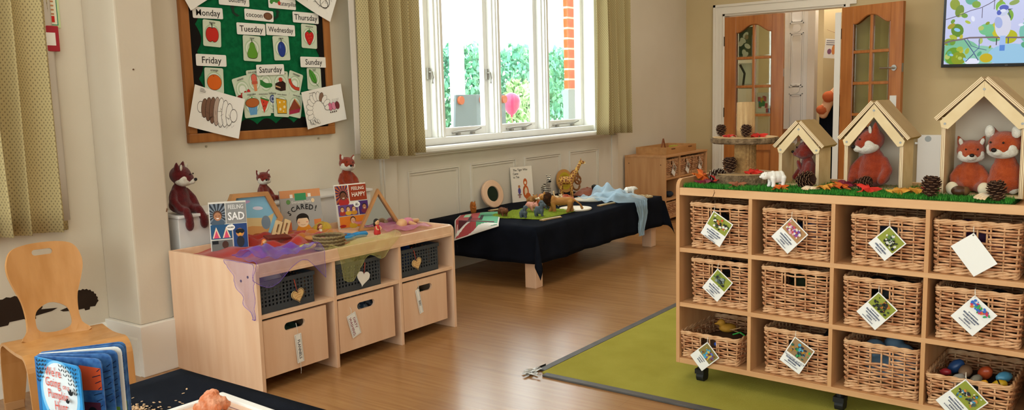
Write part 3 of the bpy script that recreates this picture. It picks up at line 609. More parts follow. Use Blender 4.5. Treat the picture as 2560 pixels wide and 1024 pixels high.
# foreground table with black cloth; book, oats, tray and dough
def draped_table(name, label, clabel, x0, x1, y0, y1, h, drop, legw, seed, legin=.05):
    t = thing(name, label, 'table', ((x0 + x1) / 2, (y0 + y1) / 2, 0)); cx, cy = (x0 + x1) / 2, (y0 + y1) / 2
    a, b = (x1 - x0) / 2, (y1 - y0) / 2
    box('table_top', -a + .008, a - .008, -b + .008, b - .008, h - .03, h - .004, M_maple_h, t)
    for sx in (-1, 1):
        for sy in (-1, 1): box('leg', sx * (a - legin) - legw / 2, sx * (a - legin) + legw / 2, sy * (b - legin) - legw / 2, sy * (b - legin) + legw / 2, 0, h - .03, M_maple, t, .004)
    c = thing(name.replace('table', 'tablecloth') if 'table' in name else 'tablecloth', clabel, 'tablecloth', (cx, cy, h))
    rn = random.Random(seed); ph = [rn.uniform(0, 6) for _ in range(6)]
    def prof(px, py):
        """position on the cloth sheet -> draped point; sheet overhangs by drop"""
        ox = max(0, abs(px) - a); oy = max(0, abs(py) - b); sx = 1 if px > 0 else -1; sy = 1 if py > 0 else -1
        z = .001 * math.sin(px * 9 + ph[0]) * math.sin(py * 8 + ph[1]) + .0005; x = min(max(px, -a), a); y = min(max(py, -b), b)
        if ox and not oy: z = -ox * .99; x += sx * (.006 + .02 * ox + .012 * ox / drop * math.sin(py * 13 + ph[2]) + .008 * math.sin(py * 31 + ph[3]) * ox / drop)
        elif oy and not ox: z = -oy * .99; y += sy * (.006 + .02 * oy + .012 * oy / drop * math.sin(px * 12 + ph[4]) + .008 * math.sin(px * 29 + ph[5]) * oy / drop)
        elif ox and oy:
            d = math.hypot(ox, oy); an = math.atan2(oy, ox); w_ = .006 + .02 * d + .27 * d * math.sin(2 * an); z = -math.sqrt(max(0, d * d - w_ * w_)) * .99
            x += sx * (w_ * math.cos(an) + .006); y += sy * (w_ * math.sin(an) + .006)
        return (x, y, z)
    def axis(h_): 
        s_ = [-h_ - drop + drop * i / 7 for i in range(7)] + [-h_] + [-h_ + 2 * h_ * i / 24 for i in range(1, 24)] + [h_] + [h_ + drop * i / 7 for i in range(1, 8)]; return s_
    ax, ay = axis(a), axis(b); mb = MB(); nx = len(ax)
    mb.add([prof(px, py) for py in ay for px in ax], [(j * nx + i, j * nx + i + 1, (j + 1) * nx + i + 1, (j + 1) * nx + i) for j in range(len(ay) - 1) for i in range(nx - 1)])
    o = mb.build('cloth', M_black, c, smooth=True); so = o.modifiers.new('thick', 'SOLIDIFY'); so.thickness = .0015; so.offset = 1
    return t, c
draped_table('play_table', 'low foreground table hidden under a black cloth', 'black cloth over the foreground table with scattered oats', -2.33, -.95, .55, 1.452, .40, .2, .06, 2)
TT = .4025
t = thing('picture_tray', 'white-rimmed printed tray of orange crumbs on the foreground black table', 'tray', (-1.775, 1.178, TT), R(-3))
MB().box(-.22, .22, -.16, .17, 0, .006).build('tray_base', mat('tray_pink', '#e2c0a8', .5, .3), t, bevel=.003)
for a in ((-.235, .235, .155, .18), (-.235, .235, -.175, -.155), (-.235, -.215, -.155, .155), (.215, .235, -.155, .155)): box('tray_rim', a[0], a[1], a[2], a[3], 0, .013, M_white, t, .004)
p = MB(); p.box(-.2, .2, .13, .133, .0062, .0068).box(.19, .193, -.12, .13, .0062, .0068).build('tray_line', flat('#8f6a70'), t)
rn = random.Random(4); cr = MB()
for k in range(160):
    x, y = rn.uniform(-.12, .2), rn.uniform(-.1, .12); s_ = rn.uniform(.002, .006); cr.ell((x, y, .008), (s_, s_ * .7, s_ * .5), 6, 4)
tag(cr.build('crumbs', mat('dough_crumbs', '#d9906a', .8, .2), t), kind='stuff')
dough = [((0, 0, .035), (.05, .042, .034), None, 0), ((-.03, .015, .03), (.03, .03, .028), None, 0), ((.02, -.02, .03), (.036, .03, .03), None, 0), ((-.005, .015, .06), (.03, .026, .022), None, 0), ((.035, .02, .03), (.025, .024, .024), None, 0), ((-.03, -.02, .02), (.03, .028, .02), None, 0), ((.0, .0, .068), (.016, .018, .012), (0, .3, 0), 0)]
me = blob([((c[0][0] * .72, c[0][1] * .72, c[0][2] * .72), tuple(q * .72 for q in c[1]), c[2], c[3]) for c in dough], .0028, 1)
for v in me.vertices: v.co += v.normal * (.006 * noise.noise(v.co * 55) + .003 * noise.noise(v.co * 140))
me.materials.append(mat('salt_dough', '#e3a484', .8, .2, '#cf7448', (1, 1, 1), 45, 5, bump=.7, bscale=90))
tag(mk('dough_lump', me, None, None, (-1.905, 1.268, TT + .006), R(20)), 'lumpy orange dough ball on the white-rimmed tray', 'dough')
oats = MB(); rn = random.Random(9)
def oat(x, y, z=0):
    a = rn.uniform(0, 6); s_ = rn.uniform(.0035, .0055); M = Euler((rn.uniform(-.4, .4), rn.uniform(-.4, .4), a)).to_matrix(); oats.ell((x, y, z + .0012), (s_, s_ * .55, .0011), 7, 4, M=M)
for k in range(150): 
    r_ = abs(rn.gauss(0, .035)); a = rn.uniform(0, 2 * PI); oat(-2.11 + r_ * math.cos(a) * 1.3 + .3 * r_, 1.175 + r_ * math.sin(a) * .9, rn.uniform(0, .004) if r_ < .03 else 0)
for x, y in ((-2.139, 1.347), (-2.115, 1.32), (-2.08, 1.274), (-2.059, 1.273), (-2.043, 1.271), (-2.205, 1.19), (-2.182, 1.186), (-2.158, 1.219), (-2.108, 1.243)): oat(x, y)
tag(oats.build('scattered_oats', mat('oat_flake', '#d9b48c', .8, .2), None, (0, 0, TT), fix=False), 'spilled heap of oats on the black foreground cloth', 'oats', kind='stuff')
# the board book, fanned open
def pumpkin_book():
    t = thing('board_book', 'open blue pumpkin hunt board book standing fanned on black foreground cloth', 'book', (-2.127, .937, TT), 0, None, 1.16)
    W, Hh = .158, .185; M_b = mat('board_blue', '#2f86c4', .35, .4); M_bd = mat('board_blue_dark', '#4a7ab4', .4, .35, '#2f5590', (1, 1, 1), 60); M_bg = mat('board_green', '#5f8f3a', .4, .35)
    def rounded(w_, h_, r=.014): return [(0, 0)] + [(w_ - r + r * math.sin(R(a)), r - r * math.cos(R(a))) for a in (0, 30, 60, 90)] + [(w_ - r + r * math.cos(R(a)), h_ - r + r * math.sin(R(a))) for a in (0, 30, 60, 90)] + [(0, h_)]
    for k in range(7):
        a = R(5 + (0, 18, 29, 37, 44, 50, 55)[k]); w_ = W + .001 * k
        o = MB().prism(rounded(w_, Hh + .001 * k), -.0015, .0015).build('cover' if k in (0, 6) else 'page', M_b if k == 0 else (M_paper if k == 4 else M_bd), t, (.002, .0022 * k, 0), (0, 0, a), bevel=.0006)
        if k in (1, 2, 3, 5, 6):
            q = Print()
            q.poly([(w_ - .05, .004), (w_ - .004, .004), (w_ - .004, .06), (w_ - .03, .065), (w_ - .05, .05)], '#5f8f3a')
            if k == 1: q.poly([(w_ - .055, .17), (w_ - .055, .115)] + [(w_ - .003 - .0, .118)] + [(w_ - .003, .165)], '#e0582e'); q.rect(w_ - .05, w_ - .01, .065, .09, '#5a2436'); q.ell(w_ - .03, .06, .014, .02, '#1c1a22')
            for j in range(7): q.line([(w_ - .012 - .006 * (j % 3), .08 + .013 * j), (w_ - .004, .086 + .013 * j)], .0016, '#182440')
            q.build(o, y=-.0018)
        if k == 0:
            q = Print(); q.poly(rounded(W, Hh), '#2f8fd0'); q.ell(.082, .115, .068, .072, '#7cc0ea', n=32); q.ell(.082, .118, .06, .064, '#dfe3e6', n=32); q.rect(0, .011, 0, Hh, '#2668a4')
            q.poly([(.012, .001), (W - .002, .001), (W - .002, .026), (.1, .032), (.05, .03), (.012, .036)], '#4f9a3a')
            for cx_, cz_, dx_, n_ in ((.012, .178, .0, 6), (.026, .18, .0, 5), (.04, .182, 0, 3), (W - .012, .178, 0, 7), (W - .026, .18, 0, 5), (W - .04, .18, 0, 3), (W - .054, .181, 0, 2)):
                for j in range(n_):
                    for sg in (-1, 1): q.ell(cx_ + sg * .004, cz_ - .0085 * j, .0042, .0014, '#14202c', sg * .8, 8)
            for bx, bz, bs in ((.033, .158, .8), (.133, .128, 1.3), (.12, .108, 1), (.118, .083, .8), (.052, .075, .7)):
                q.poly([(bx - .008 * bs, bz + .004 * bs), (bx - .003 * bs, bz + .002 * bs), (bx - .002 * bs, bz + .006 * bs), (bx + .002 * bs, bz + .006 * bs), (bx + .003 * bs, bz + .002 * bs), (bx + .008 * bs, bz + .004 * bs), (bx + .005 * bs, bz - .003 * bs), (bx, bz - .005 * bs), (bx - .005 * bs, bz - .003 * bs)], '#15171c')
            for hx, hz, sk, hair, top in ((.045, .035, '#e2b582', '#17171a', 0), (.083, .042, '#9a5236', '#4a2350', 1), (.122, .034, '#efd0b0', '#17171a', 2)):
                q.ell(hx, hz - .014, .017, .02, '#3b6a4a'); q.ell(hx, hz, .0145, .0155, sk)
                if top == 0: q.poly(ellp(hx, hz + .003, .0155, .016, 12, 0, 0, PI), hair)
                if top == 1: q.ell(hx, hz + .014, .018, .012, hair); q.rect(hx - .016, hx + .016, hz + .003, hz + .011, '#f2f0f0'); q.rect(hx - .016, hx + .016, hz + .006, hz + .008, '#6a4a7a')
                if top == 2: q.ell(hx - .013, hz - .004, .005, .012, '#d8683a'); q.ell(hx + .013, hz - .004, .005, .012, '#d8683a'); q.poly([(hx - .022, hz + .004), (hx + .022, hz + .006), (hx + .004, hz + .012), (hx - .012, hz + .042)], hair)
                for ex in (-.005, .005): q.ell(hx + ex, hz, .0015, .002, '#17120f', n=8)
                q.line([(hx - .003, hz - .007), (hx, hz - .008), (hx + .003, hz - .007)], .001, '#7a3020')
            q.build(o, y=-.0018)
            for s_, x, z, zz in (("We're", .066, .16, .028), ('Going', .062, .137, .028), ('on a', .108, .134, .017), ('Pumpkin', .078, .112, .027), ('Hunt', .085, .088, .029)):
                text(s_, zz, flat('#d9584a'), o, x, z, -.0045, .004, R(0), shear=0, sx=.78)
    return t
pumpkin_book()
# ================================================================== NOTICE BOARD
BO = (XW, 2.5, 1.03)
def BP(x, z, y=.0): return (XW + y, 2.5 + x, 1.03 + z)
nb = thing('notice_board', 'wood-framed green notice board on the wall above the maple unit', 'notice board', BO, R(90))
M_fr = mat('board_frame_oak', '#a66a34', .4, .4, '#945a28', (9, 9, .8), 3, 4)
BW, BH = .985, .92
box('backing', .02, BW - .02, -.014, 0, .02, BH - .02, mat('green_felt', '#146a40', .95, .05, '#105a35', (1, 1, 1), 40, bump=.2, bscale=500), nb, 0)
box('frame_bar', 0, BW, -.028, 0, 0, .048, M_fr, nb, .006); box('frame_bar', 0, BW, -.028, 0, BH - .048, BH, M_fr, nb, .006)
box('frame_bar', 0, .05, -.028, 0, .046, BH - .046, M_fr, nb, .006); box('frame_bar', BW - .05, BW, -.028, 0, .046, BH - .046, M_fr, nb, .006)
# black scalloped paper border
def scallop(n, L_, a, b): return [(L_ * i / (n * 8), a + b * abs(math.sin(PI * i / 8))) for i in range(n * 8 + 1)]
mb = MB(); M_bk = mat('black_border_paper', '#15110f', .8, .15)
s1 = scallop(7, BW - .1, .03, .032); mb.prism([(.05, .048)] + [(BW - .05, .048)] + [(.05 + x, .048 + z) for x, z in reversed(s1)], -.017, -.014)
s2 = scallop(6, BH - .1, .035, .03); mb.prism([(.05, .048)] + [(.05 + z, .05 + x) for x, z in s2] + [(.05, BH - .05)], -.018, -.014); mb.prism([(BW - .05, .048)] + [(BW - .05 - z, .05 + x) for x, z in s2] + [(BW - .05, BH - .05)], -.018, -.014)
mb.build('scalloped_border', M_bk, nb)
for x in (.11, .52, .87): MB().tube([(x, -.004, -.022), (x, 0, -.022)], .006, 10).build('screw', M_steel, nb) if x != .52 else None
def pinned(name, label, cat, x, z, w_, h_, rot, y, base=M_card, r=.006):
    t = thing(name, label, cat, (XW + y, 2.5 + x, 1.03 + z), (0, R(rot), R(90)), 'cards on the notice board' if cat == 'card' else None)
    pts = []
    for cx_, cz_, a0 in ((w_ / 2 - r, h_ / 2 - r, 0), (-w_ / 2 + r, h_ / 2 - r, 90), (-w_ / 2 + r, -h_ / 2 + r, 180), (w_ / 2 - r, -h_ / 2 + r, 270)):
        pts += [(cx_ + r * math.cos(R(a0 + a)), cz_ + r * math.sin(R(a0 + a))) for a in (0, 45, 90)]
    MB().prism(pts, -.001, 0).build('card', base, t); return t
def word_card(wd, x, z, w_, h_=.055, rot=0, y=.02, size=.045):
    t = pinned('word_card', 'white word card reading ' + wd + ' on the green board', 'card', x, z, w_, h_, rot, y)
    text(wd, size, M_ink, t, 0, -.001, -.0016, .006, sx=1.0 if len(wd) < 9 else .88); return t
# rotation: negative leans clockwise on the wall
word_card('Monday', .163, .657, .178, .056, -1); word_card('Tuesday', .425, .589, .185, .062, 0); word_card('Wednesday', .624, .594, .2, .062, 0, size=.041)
word_card('Thursday', .809, .672, .19, .06, 0); word_card('Friday', .164, .418, .18, .06, 1, size=.048); word_card('Saturday', .532, .374, .188, .058, -2, .0255); word_card('Sunday', .844, .421, .195, .06, 0, .0255)
t = word_card('cocoon', .483, .665, .19, .058, 1, size=.036); t.children[1].location.x = -.032
p = Print(); p.ell(.058, 0, .03, .02, '#3a2418'); p.ell(.058, 0, .028, .018, '#6b4028')
for k in range(4): p.line([(.043 + .01 * k, -.014), (.046 + .01 * k, .014)], .0025, '#a5805c')
p.build(t, y=-.0012)
t = word_card('butterfly', .328, .735, .19, .06, 0, size=.036); t.children[1].location.x = .02
t = word_card('caterpillar', .645, .74, .19, .06, 0, size=.034); t.children[1].location.x = .04
p = Print()
for k in range(4): p.ell(-.075 + .016 * k, .004 + .012 * abs(math.sin(k * 1.2)), .011, .012, '#3f8a3a')
p.ell(-.022, .0, .01, .011, '#c03a2c'); p.build(t, y=-.0012)
# arrows between the life-cycle cards
for k, (x, z, fl) in enumerate(((.33, .675, 1), (.6, .672, -1))):
    o = MB().prism([(-.03 * fl, .02), (-.012 * fl, .035), (.004 * fl, .02), (-.006 * fl, .018), (.0, -.004), (.03 * fl, -.018), (.012 * fl, -.026), (-.016 * fl, -.008), (-.02 * fl, .016)], -.0008, 0).build('paper_arrow', flat('#123020'), None, BP(x, z, .016), R(90))
    tag(o, 'dark curved paper arrow ' + ('left' if fl > 0 else 'right') + ' of the cocoon card', 'arrow')
PG = mat('card_pale_green', '#cfdac4', .35, .4)
def food_card(nm, x, z, w_, h_, rot, y, draw, cap=None):
    t = pinned('food_card', 'pale green picture card of ' + nm + ' on the green board', 'card', x, z, w_, h_, rot, y, PG, .008)
    p = Print(); p.ell(0, 0, w_ * .42, h_ * .36, '#b4c9a8', n=20); p.ell(0, 0, w_ * .36, h_ * .3, '#dfe6d8', n=20); p.ell(0, 0, w_ * .28, h_ * .24, '#bccfb0', n=20); p.ell(0, 0, w_ * .2, h_ * .16, '#e4eade', n=20)
    draw(p, w_, h_); p.build(t, y=-.0012); text(cap or nm, .017 if len(cap or nm) < 10 else .0125, M_ink, t, 0, h_ * .41, -.0042, .004); return t
K = '#1c1410'
def d_apple(p, w, h):
    for c, s_ in ((K, 1.07), ('#c3281c', 1)): p.ell(-.013, -.006, .024 * s_, .036 * s_, c); p.ell(.013, -.006, .024 * s_, .036 * s_, c)
    p.line([(0, .028), (-.001, .045), (-.004, .05)], .005, K)
def d_straw(p, w, h):
    for c, s_ in ((K, 1.07), ('#c8201f', 1)): p.poly([(x * s_, -.004 + z * s_) for x, z in smooth_loop([(0, -.044), (.026, -.01), (.03, .016), (.014, .03), (0, .026), (-.014, .03), (-.03, .016), (-.026, -.01)], 4)], c)
    p.poly([(-.022, .026), (-.008, .024), (0, .014), (.008, .024), (.022, .026), (.012, .034), (.003, .036), (.002, .05), (-.003, .036), (-.012, .034)], '#2f6a2a')
    for a, b in ((-.012, .008), (.006, .01), (-.004, -.01), (.012, -.006), (0, -.026)): p.ell(a, b, .0016, .0026, '#f0b050', n=6)
def d_pear(p, w, h):
    for c, s_ in ((K, 1.06), ('#5f9a2c', 1)): p.poly([(x * s_, -.004 + z * s_) for x, z in smooth_loop([(0, -.048), (.026, -.042), (.033, -.02), (.022, .004), (.012, .03), (0, .038), (-.012, .03), (-.02, .004), (-.031, -.02), (-.026, -.042)], 4)], c)
    p.line([(0, .034), (-.003, .05)], .004, K)
def d_plum(p, w, h):
    p.ell(0, -.006, .0275, .043, K); p.ell(0, -.006, .0255, .041, '#223a8c'); p.ell(-.008, .01, .005, .012, '#3f59ac'); p.line([(0, .034), (.001, .046), (-.003, .056)], .004, K)
def d_orange(p, w, h): p.ell(0, -.008, .044, .041, K); p.ell(0, -.008, .042, .039, '#d9661c'); p.ell(-.004, .024, .004, .002, '#8a3c10', n=8)
def d_leaf(p, w, h):
    p.poly([(x, z + .004) for x, z in smooth_loop([(-.034, .05), (-.036, .016), (-.016, -.02), (.012, -.03), (.018, -.004), (-.002, .03)], 5)], K); p.poly([(x * .93, z * .93 + .005) for x, z in smooth_loop([(-.034, .05), (-.036, .016), (-.016, -.02), (.012, -.03), (.018, -.004), (-.002, .03)], 5)], '#4d9a34'); p.line([(-.03, .045), (.01, -.025), (.03, -.045)], .003, '#2a5a1e')
food_card('apple', .18, .555, .106, .134, 3, .019, d_apple); food_card('strawberry', .828, .568, .115, .136, 2, .0185, d_straw); food_card('pear', .423, .486, .115, .135, 2, .0195, d_pear); food_card('plum', .622, .494, .112, .133, -2, .019, d_plum)
food_card('orange', .173, .314, .112, .132, 2, .0195, d_orange); food_card('leaf', .848, .326, .105, .125, 0, .0185, d_leaf)
def d_salami(p, w, h):
    p.ell(-.03, -.035, .018, .012, '#8a1c1a'); 
    for k in range(3): p.ell(-.01 + .022 * k, -.03 + .004 * k, .011, .015, K); p.ell(-.01 + .022 * k, -.03 + .004 * k, .0095, .0135, '#c8302a')
def d_ice(p, w, h): p.ell(0, .02, .02, .024, K); p.ell(0, .02, .018, .022, '#d96a58'); p.rect(-.019, .019, -.012, .004, '#c25a40'); p.poly([(-.012, -.012), (.012, -.012), (.009, -.05), (-.009, -.05)], '#d98a5c')
def d_pickle(p, w, h): p.poly(smooth_loop([(-.044, .004), (-.03, .014), (0, -.002), (.038, -.004), (.04, -.022), (.0, -.03), (-.036, -.014)], 5), '#2f7a34')
def d_choc(p, w, h): p.poly([(-.036, -.005), (.01, .015), (.036, 0), (.036, -.04), (.0, -.046), (-.036, -.036)], '#2c1710'); p.poly([(-.034, -.016), (.0, -.024), (.0, -.03), (-.034, -.024)], '#d9a878'); p.ell(0, .018, .014, .012, '#c0402c')
def d_saus(p, w, h): p.line([(-.04, .02), (-.034, .004), (-.015, -.014), (.012, -.022), (.04, -.018)], .02, K); p.line([(-.04, .019), (-.034, .004), (-.015, -.014), (.012, -.022), (.04, -.018)], .0165, '#c4422c')
def d_cup(p, w, h): p.poly([(-.032, -.006), (.032, -.006), (.022, -.055), (-.022, -.055)], '#6fa8d6'); [p.line([(-.022 + .011 * k, -.008), (-.016 + .008 * k, -.054)], .002, '#3f78a8') for k in range(5)]; p.ell(0, .01, .046, .026, K); p.ell(0, .01, .044, .024, '#b5622c'); p.ell(0, .038, .005, .004, '#3a9a4a')
def d_melon(p, w, h): p.poly([(-.026, .04), (.04, .022), (.034, .012), (-.02, .026)], '#3f7a34'); p.poly([(-.022, .03), (.034, .014), (.0, -.05)], '#d2402c'); [p.ell(a, b, .0025, .004, K, n=6) for a, b in ((0, .01), (.008, -.01), (-.004, -.012))]
def d_lolly(p, w, h): p.line([(0, 0), (0, -.056)], .004, '#55524e'); p.ell(0, .018, .02, .022, '#3a4a7a'); p.ell(0, .018, .014, .016, '#aab4cc'); p.ell(0, .018, .008, .009, '#3a4a7a')
def d_cheese(p, w, h):
    p.poly([(-.04, .036), (.034, .028), (.036, -.05), (-.03, -.052)], K); p.poly([(-.038, .033), (.032, .026), (.034, -.047), (-.028, -.049)], '#e0a828')
    for a, b, c in ((-.014, .012, .006), (.016, .016, .005), (.018, -.012, .008), (-.01, -.026, .008), (.012, -.036, .004)): p.ell(a, b, c, c, '#f0e2b8', n=10)
def d_pie(p, w, h): p.poly([(-.044, -.042), (-.01, .036), (.04, -.004), (.036, -.03)], '#8a4028'); p.poly([(-.044, -.042), (.04, -.01), (.036, -.034), (-.04, -.062)], '#a82c4a'); p.line([(-.01, .036), (.04, -.004)], .006, '#d39a5c')
food_card('salami', .345, .268, .1, .135, -14, .0175, d_salami); food_card('ice-cream', .425, .308, .09, .13, -6, .0182, d_ice); food_card('pickle', .5, .305, .1, .132, 1, .0176, d_pickle); food_card('chocolate cake', .6, .303, .105, .132, 3, .0186, d_choc); food_card('sausage', .7, .296, .1, .135, 17, .0178, d_saus)
food_card('cupcake', .4, .186, .115, .137, -4, .0212, d_cup); food_card('watermelon', .475, .188, .09, .132, 0, .0202, d_melon); food_card('lollipop', .538, .197, .07, .12, 0, .0195, d_lolly); food_card('swiss cheese', .597, .182, .105, .137, 4, .0216, d_cheese); food_card('cherry pie', .693, .176, .1, .135, 12, .0204, d_pie)
# colouring sheets pinned at the corners
PB = '#4a3a30'
def sheet_on(name, label, x, z, w_, h_, rot, y, draw):
    t = thing(name, label, 'drawing', (XW + y, 2.5 + x, 1.03 + z), (0, R(rot), R(90))); bow = .012
    m_ = surf(lambda u, v: ((u - .5) * w_, -bow * ((u - .5) ** 2) * 4, (v - .5) * h_), 10, 4); o = m_.build('paper', M_paper, t); o.modifiers.new('thick', 'SOLIDIFY').thickness = .0006
    p = Print(); draw(p, w_, h_)
    for i, v in enumerate(p.mb.v): xx, yy, zz = v; p.mb.v[i] = (xx, yy - bow * (xx / w_) ** 2 * 4, zz)
    p.build(t, y=-.001); return t
def d_cocoon(p, w, h):
    cx_ = [-.105 + .027 * k for k in range(9)]; hh = [.03, .05, .062, .07, .076, .078, .072, .06, .035]
    for k in range(9):
        c = '#7a5a48' if k in (1, 2, 3) else ('#b8a294' if k in (4,) else '#f1eee8')
        p.ell(cx_[k] * .92, .005, .021, hh[k], '#221a16', .12, 18); p.ell(cx_[k] * .92, .005, .019, hh[k] - .003, c, .12, 18)
    for k in range(26): a = random.uniform(-.09, .08); b = random.uniform(-.05, .03); p.line([(a, b), (a + random.uniform(-.02, .03), b + random.uniform(-.03, .02))], .0012, PB)
    for k in range(3): p.rect(-.12, -.12 + random.uniform(.02, .05), .095 - k * .007, .098 - k * .007, '#8a8580')
    p.line([(.07, -.07), (.09, -.04), (.1, -.06), (.11, -.045)], .0014, '#8a7a6a')
sheet_on('cocoon_drawing', 'curled white colouring sheet of a striped cocoon at board lower left', .16, .152, .305, .215, 15, .034, d_cocoon)
def d_grub(p, w, h):
    n = 12
    for k in range(n):
        a = R(215 - 19 * k); cx_, cz_ = -.04 + .075 * math.cos(a), -.02 + .085 * math.sin(a); c = '#8a6a58' if k == 8 else '#f1eee8'
        p.ell(cx_, cz_, .028, .017, '#221a16', a, 16); p.ell(cx_, cz_, .0262, .0152, c, a, 16)
    for k in range(3): p.ell(.05 + .026 * k, -.012, .016, .024, '#221a16', .1, 16); p.ell(.05 + .026 * k, -.012, .0145, .0225, ('#cf6f90', '#dd8aa6', '#7a3038')[k], .1, 16)
    for k in range(4): p.ell(.045 + .014 * k, -.045, .004, .005, '#4a3a34'); p.line([(.07 + .012 * k, .012), (.074 + .014 * k, .03)], .0014, '#221a16')
    for k in range(4): p.ell(-.115 + .018 * k, -.07 - .008 * (k % 2), .007, .016, '#221a16', .5); p.ell(-.115 + .018 * k, -.07 - .008 * (k % 2), .0056, .0145, '#f1eee8', .5)
    p.rect(-.1, -.05, .09, .093, '#8a8580')
sheet_on('grub_drawing', 'white colouring sheet of a segmented pink-headed grub at board lower right', .892, .166, .31, .215, -9, .034, d_grub)
def d_scrib(p, w, h):
    rn = random.Random(w * 100)
    for k in range(22): a, b = rn.uniform(-.12, .12), rn.uniform(-.08, .08); p.line([(a, b), (a + rn.uniform(-.03, .03), b + rn.uniform(-.03, .03)), (a + rn.uniform(-.04, .04), b + rn.uniform(-.03, .03))], .0012, '#5a5550')
    p.line([(x + .04, z) for x, z in ellp(.0, .0, .08, .05, 20, -.4)], .003, '#221a16', True); p.line([(x + .08, z - .03) for x, z in ellp(.0, .0, .03, .025, 16, -.4)], .003, '#221a16', True)
sheet_on('scribble_drawing', 'white sheet with pencil scribbles at board upper left corner', .127, .825, .3, .21, -30, .032, d_scrib)
sheet_on('scribble_drawing', 'white sheet with loose pencil butterfly scribbles at board upper right corner', .875, .82, .31, .22, 24, .032, d_scrib)
# ================================================================== WHITE LEDGE, MAPLE UNIT
led = thing('boxed_ledge', 'white boxed-in ledge along the wall behind the maple unit', 'ledge', (XW + .003, 2.257, 0))
box('casing', .024, .25, 0, 1.27, 0, .69, mat('ledge_white', '#e2e0de', .45, .35), led, .004); box('ledge_top', .0, .262, -.004, 1.28, .69, .705, MATS['ledge_white'], led, .004)
UA = R(87.8); UO = Vector((-2.848, 2.146, 0))
def UL(x, y, z): return UO + Vector((x * math.cos(UA) - y * math.sin(UA), x * math.sin(UA) + y * math.cos(UA), z))
un = thing('storage_unit', 'maple storage unit with tray top beneath the notice board', 'storage unit', UO, UA)
UD = .66; UHT = .557; TZ = .525
def side_panel(x):
    r = .03; pts = [(0, 0), (UD, 0), (UD, UHT)] + [(r - r * math.sin(R(a)), UHT - r + r * math.cos(R(a))) for a in (0, 22, 45, 67, 90)]
    m_ = MB(); m_.prism(pts, 0, .018); m_.v = [(v[1], v[0], v[2]) for v in m_.v]
    o = m_.build('side_panel', M_maple, un, (x, 0, 0), bevel=.0015)
    return o
sp0 = side_panel(0); side_panel(1.225)
for dy, dz in ((.055, .5), (.105, .478)): MB().tube([(-.0015, dy, dz), (.001, dy, dz)], .006, 12).build('bolt_cap', flat('#2a2018'), sp0)
for x in (.41, .83): box('divider', x, x + .018, .004, UD - .02, 0, .5, M_maple, un, .0015)
box('front_rail', .018, 1.225, .002, .02, .5, UHT - .002, M_maple_h, un, .003); box('rail_lip', .018, 1.225, -.001, .004, .5, .514, M_maple_h, un, .001)
box('back_rail', .018, 1.225, UD - .018, UD, .49, UHT, M_maple_h, un, .003)
box('tray', .018, 1.225, .02, UD - .018, .505, TZ, M_maple_h, un, 0)
box('back_panel', .018, 1.225, UD - .018, UD - .01, .05, .49, M_maple, un, 0)
for x0, x1 in ((.018, .41), (.428, .83), (.848, 1.225)): box('shelf', x0, x1, .006, UD - .02, .318, .335, M_maple_h, un, .0015)
def stadium(cx_, cz_, hw, r): return [(cx_ + hw - r + r * math.cos(R(a)), cz_ + r * math.sin(R(a))) for a in range(-90, 91, 18)] + [(cx_ - hw + r + r * math.cos(R(a)), cz_ + r * math.sin(R(a))) for a in range(90, 271, 18)]
def swing_tag(name, label, loc, rot, w_, h_, lines, col, string=None, parent_rot=0):
    t = thing(name, label, 'tag', loc, rot, None); MB().box(-w_ / 2, w_ / 2, -.001, 0, -h_, 0).build('card', M_card, t)
    p = Print(); e = .004; p.line([(-w_ / 2 + e, -e), (w_ / 2 - e, -e), (w_ / 2 - e, -h_ + e), (-w_ / 2 + e, -h_ + e)], .0015, '#8a8580', True); p.build(t, y=-.0013)
    for s_, x, z, sz in lines: text(s_, sz, flat(col), t, x, z, -.0018, .012, R(90))
    if string:
        MB().tube(string, .0011, 5).build('string', flat('#d8d2c4'), t)
    return t
def wooden_bin(x0, x1, lab):
    t = thing('wooden_bin', lab, 'bin', UL((x0 + x1) / 2, .022, 0), UA, 'wooden bins in the maple unit'); hw = (x1 - x0) / 2
    z0, z1 = .06, .309
    me = sheet([(-hw, z0), (hw, z0), (hw, z1), (-hw, z1)], [stadium(-.005, .259, .056, .0175)], lambda u, v: (u, 0, v), (), (), .014)
    mk('bin_front', me, M_maple, t)
    box('bin_side', -hw, -hw + .012, .0145, .55, z0, z1 - .01, M_maple, t, 0); box('bin_side', hw - .012, hw, .0145, .55, z0, z1 - .01, M_maple, t, 0); box('bin_back', -hw, hw, .55, .562, z0, z1 - .01, M_maple, t, 0); box('bin_base', -hw + .012, hw - .012, .0145, .55, z0, z0 + .012, M_maple, t, 0)
    for sx in (-1, 1):
        for y in (.25, .5): MB().tube([(sx * (hw - .03) - .01, y, .03), (sx * (hw - .03) + .01, y, .03)], .0295, 14).box(sx * (hw - .03) - .015, sx * (hw - .03) + .015, y - .015, y + .015, .03, z0).build('castor', mat('castor_black', '#17171a', .5, .4), t)
    return t
wooden_bin(.024, .365, 'wooden bin with flannels tag in maple unit nearest the camera'); wooden_bin(.434, .79, 'middle wooden bin with dirty washing tag in maple unit'); wooden_bin(.853, 1.178, 'wooden bin with narrow paper tag at far end of maple unit')
def stuffing(name, label, loc, rot, dims, cols, seed, cat='cloth'):
    rn = random.Random(seed); pr = []
    for k in range(9): pr.append(((rn.uniform(-.4, .4) * dims[0], rn.uniform(-.4, .4) * dims[1], rn.uniform(.3, .7) * dims[2]), (dims[0] * .22, dims[1] * .22, dims[2] * .35), (rn.uniform(-.4, .4), rn.uniform(-.4, .4), 0), rn.randrange(len(cols))))
    return tag(mk(name, blob(pr, max(dims) / 40, 1, cols), None, None, loc, rot), label, cat)
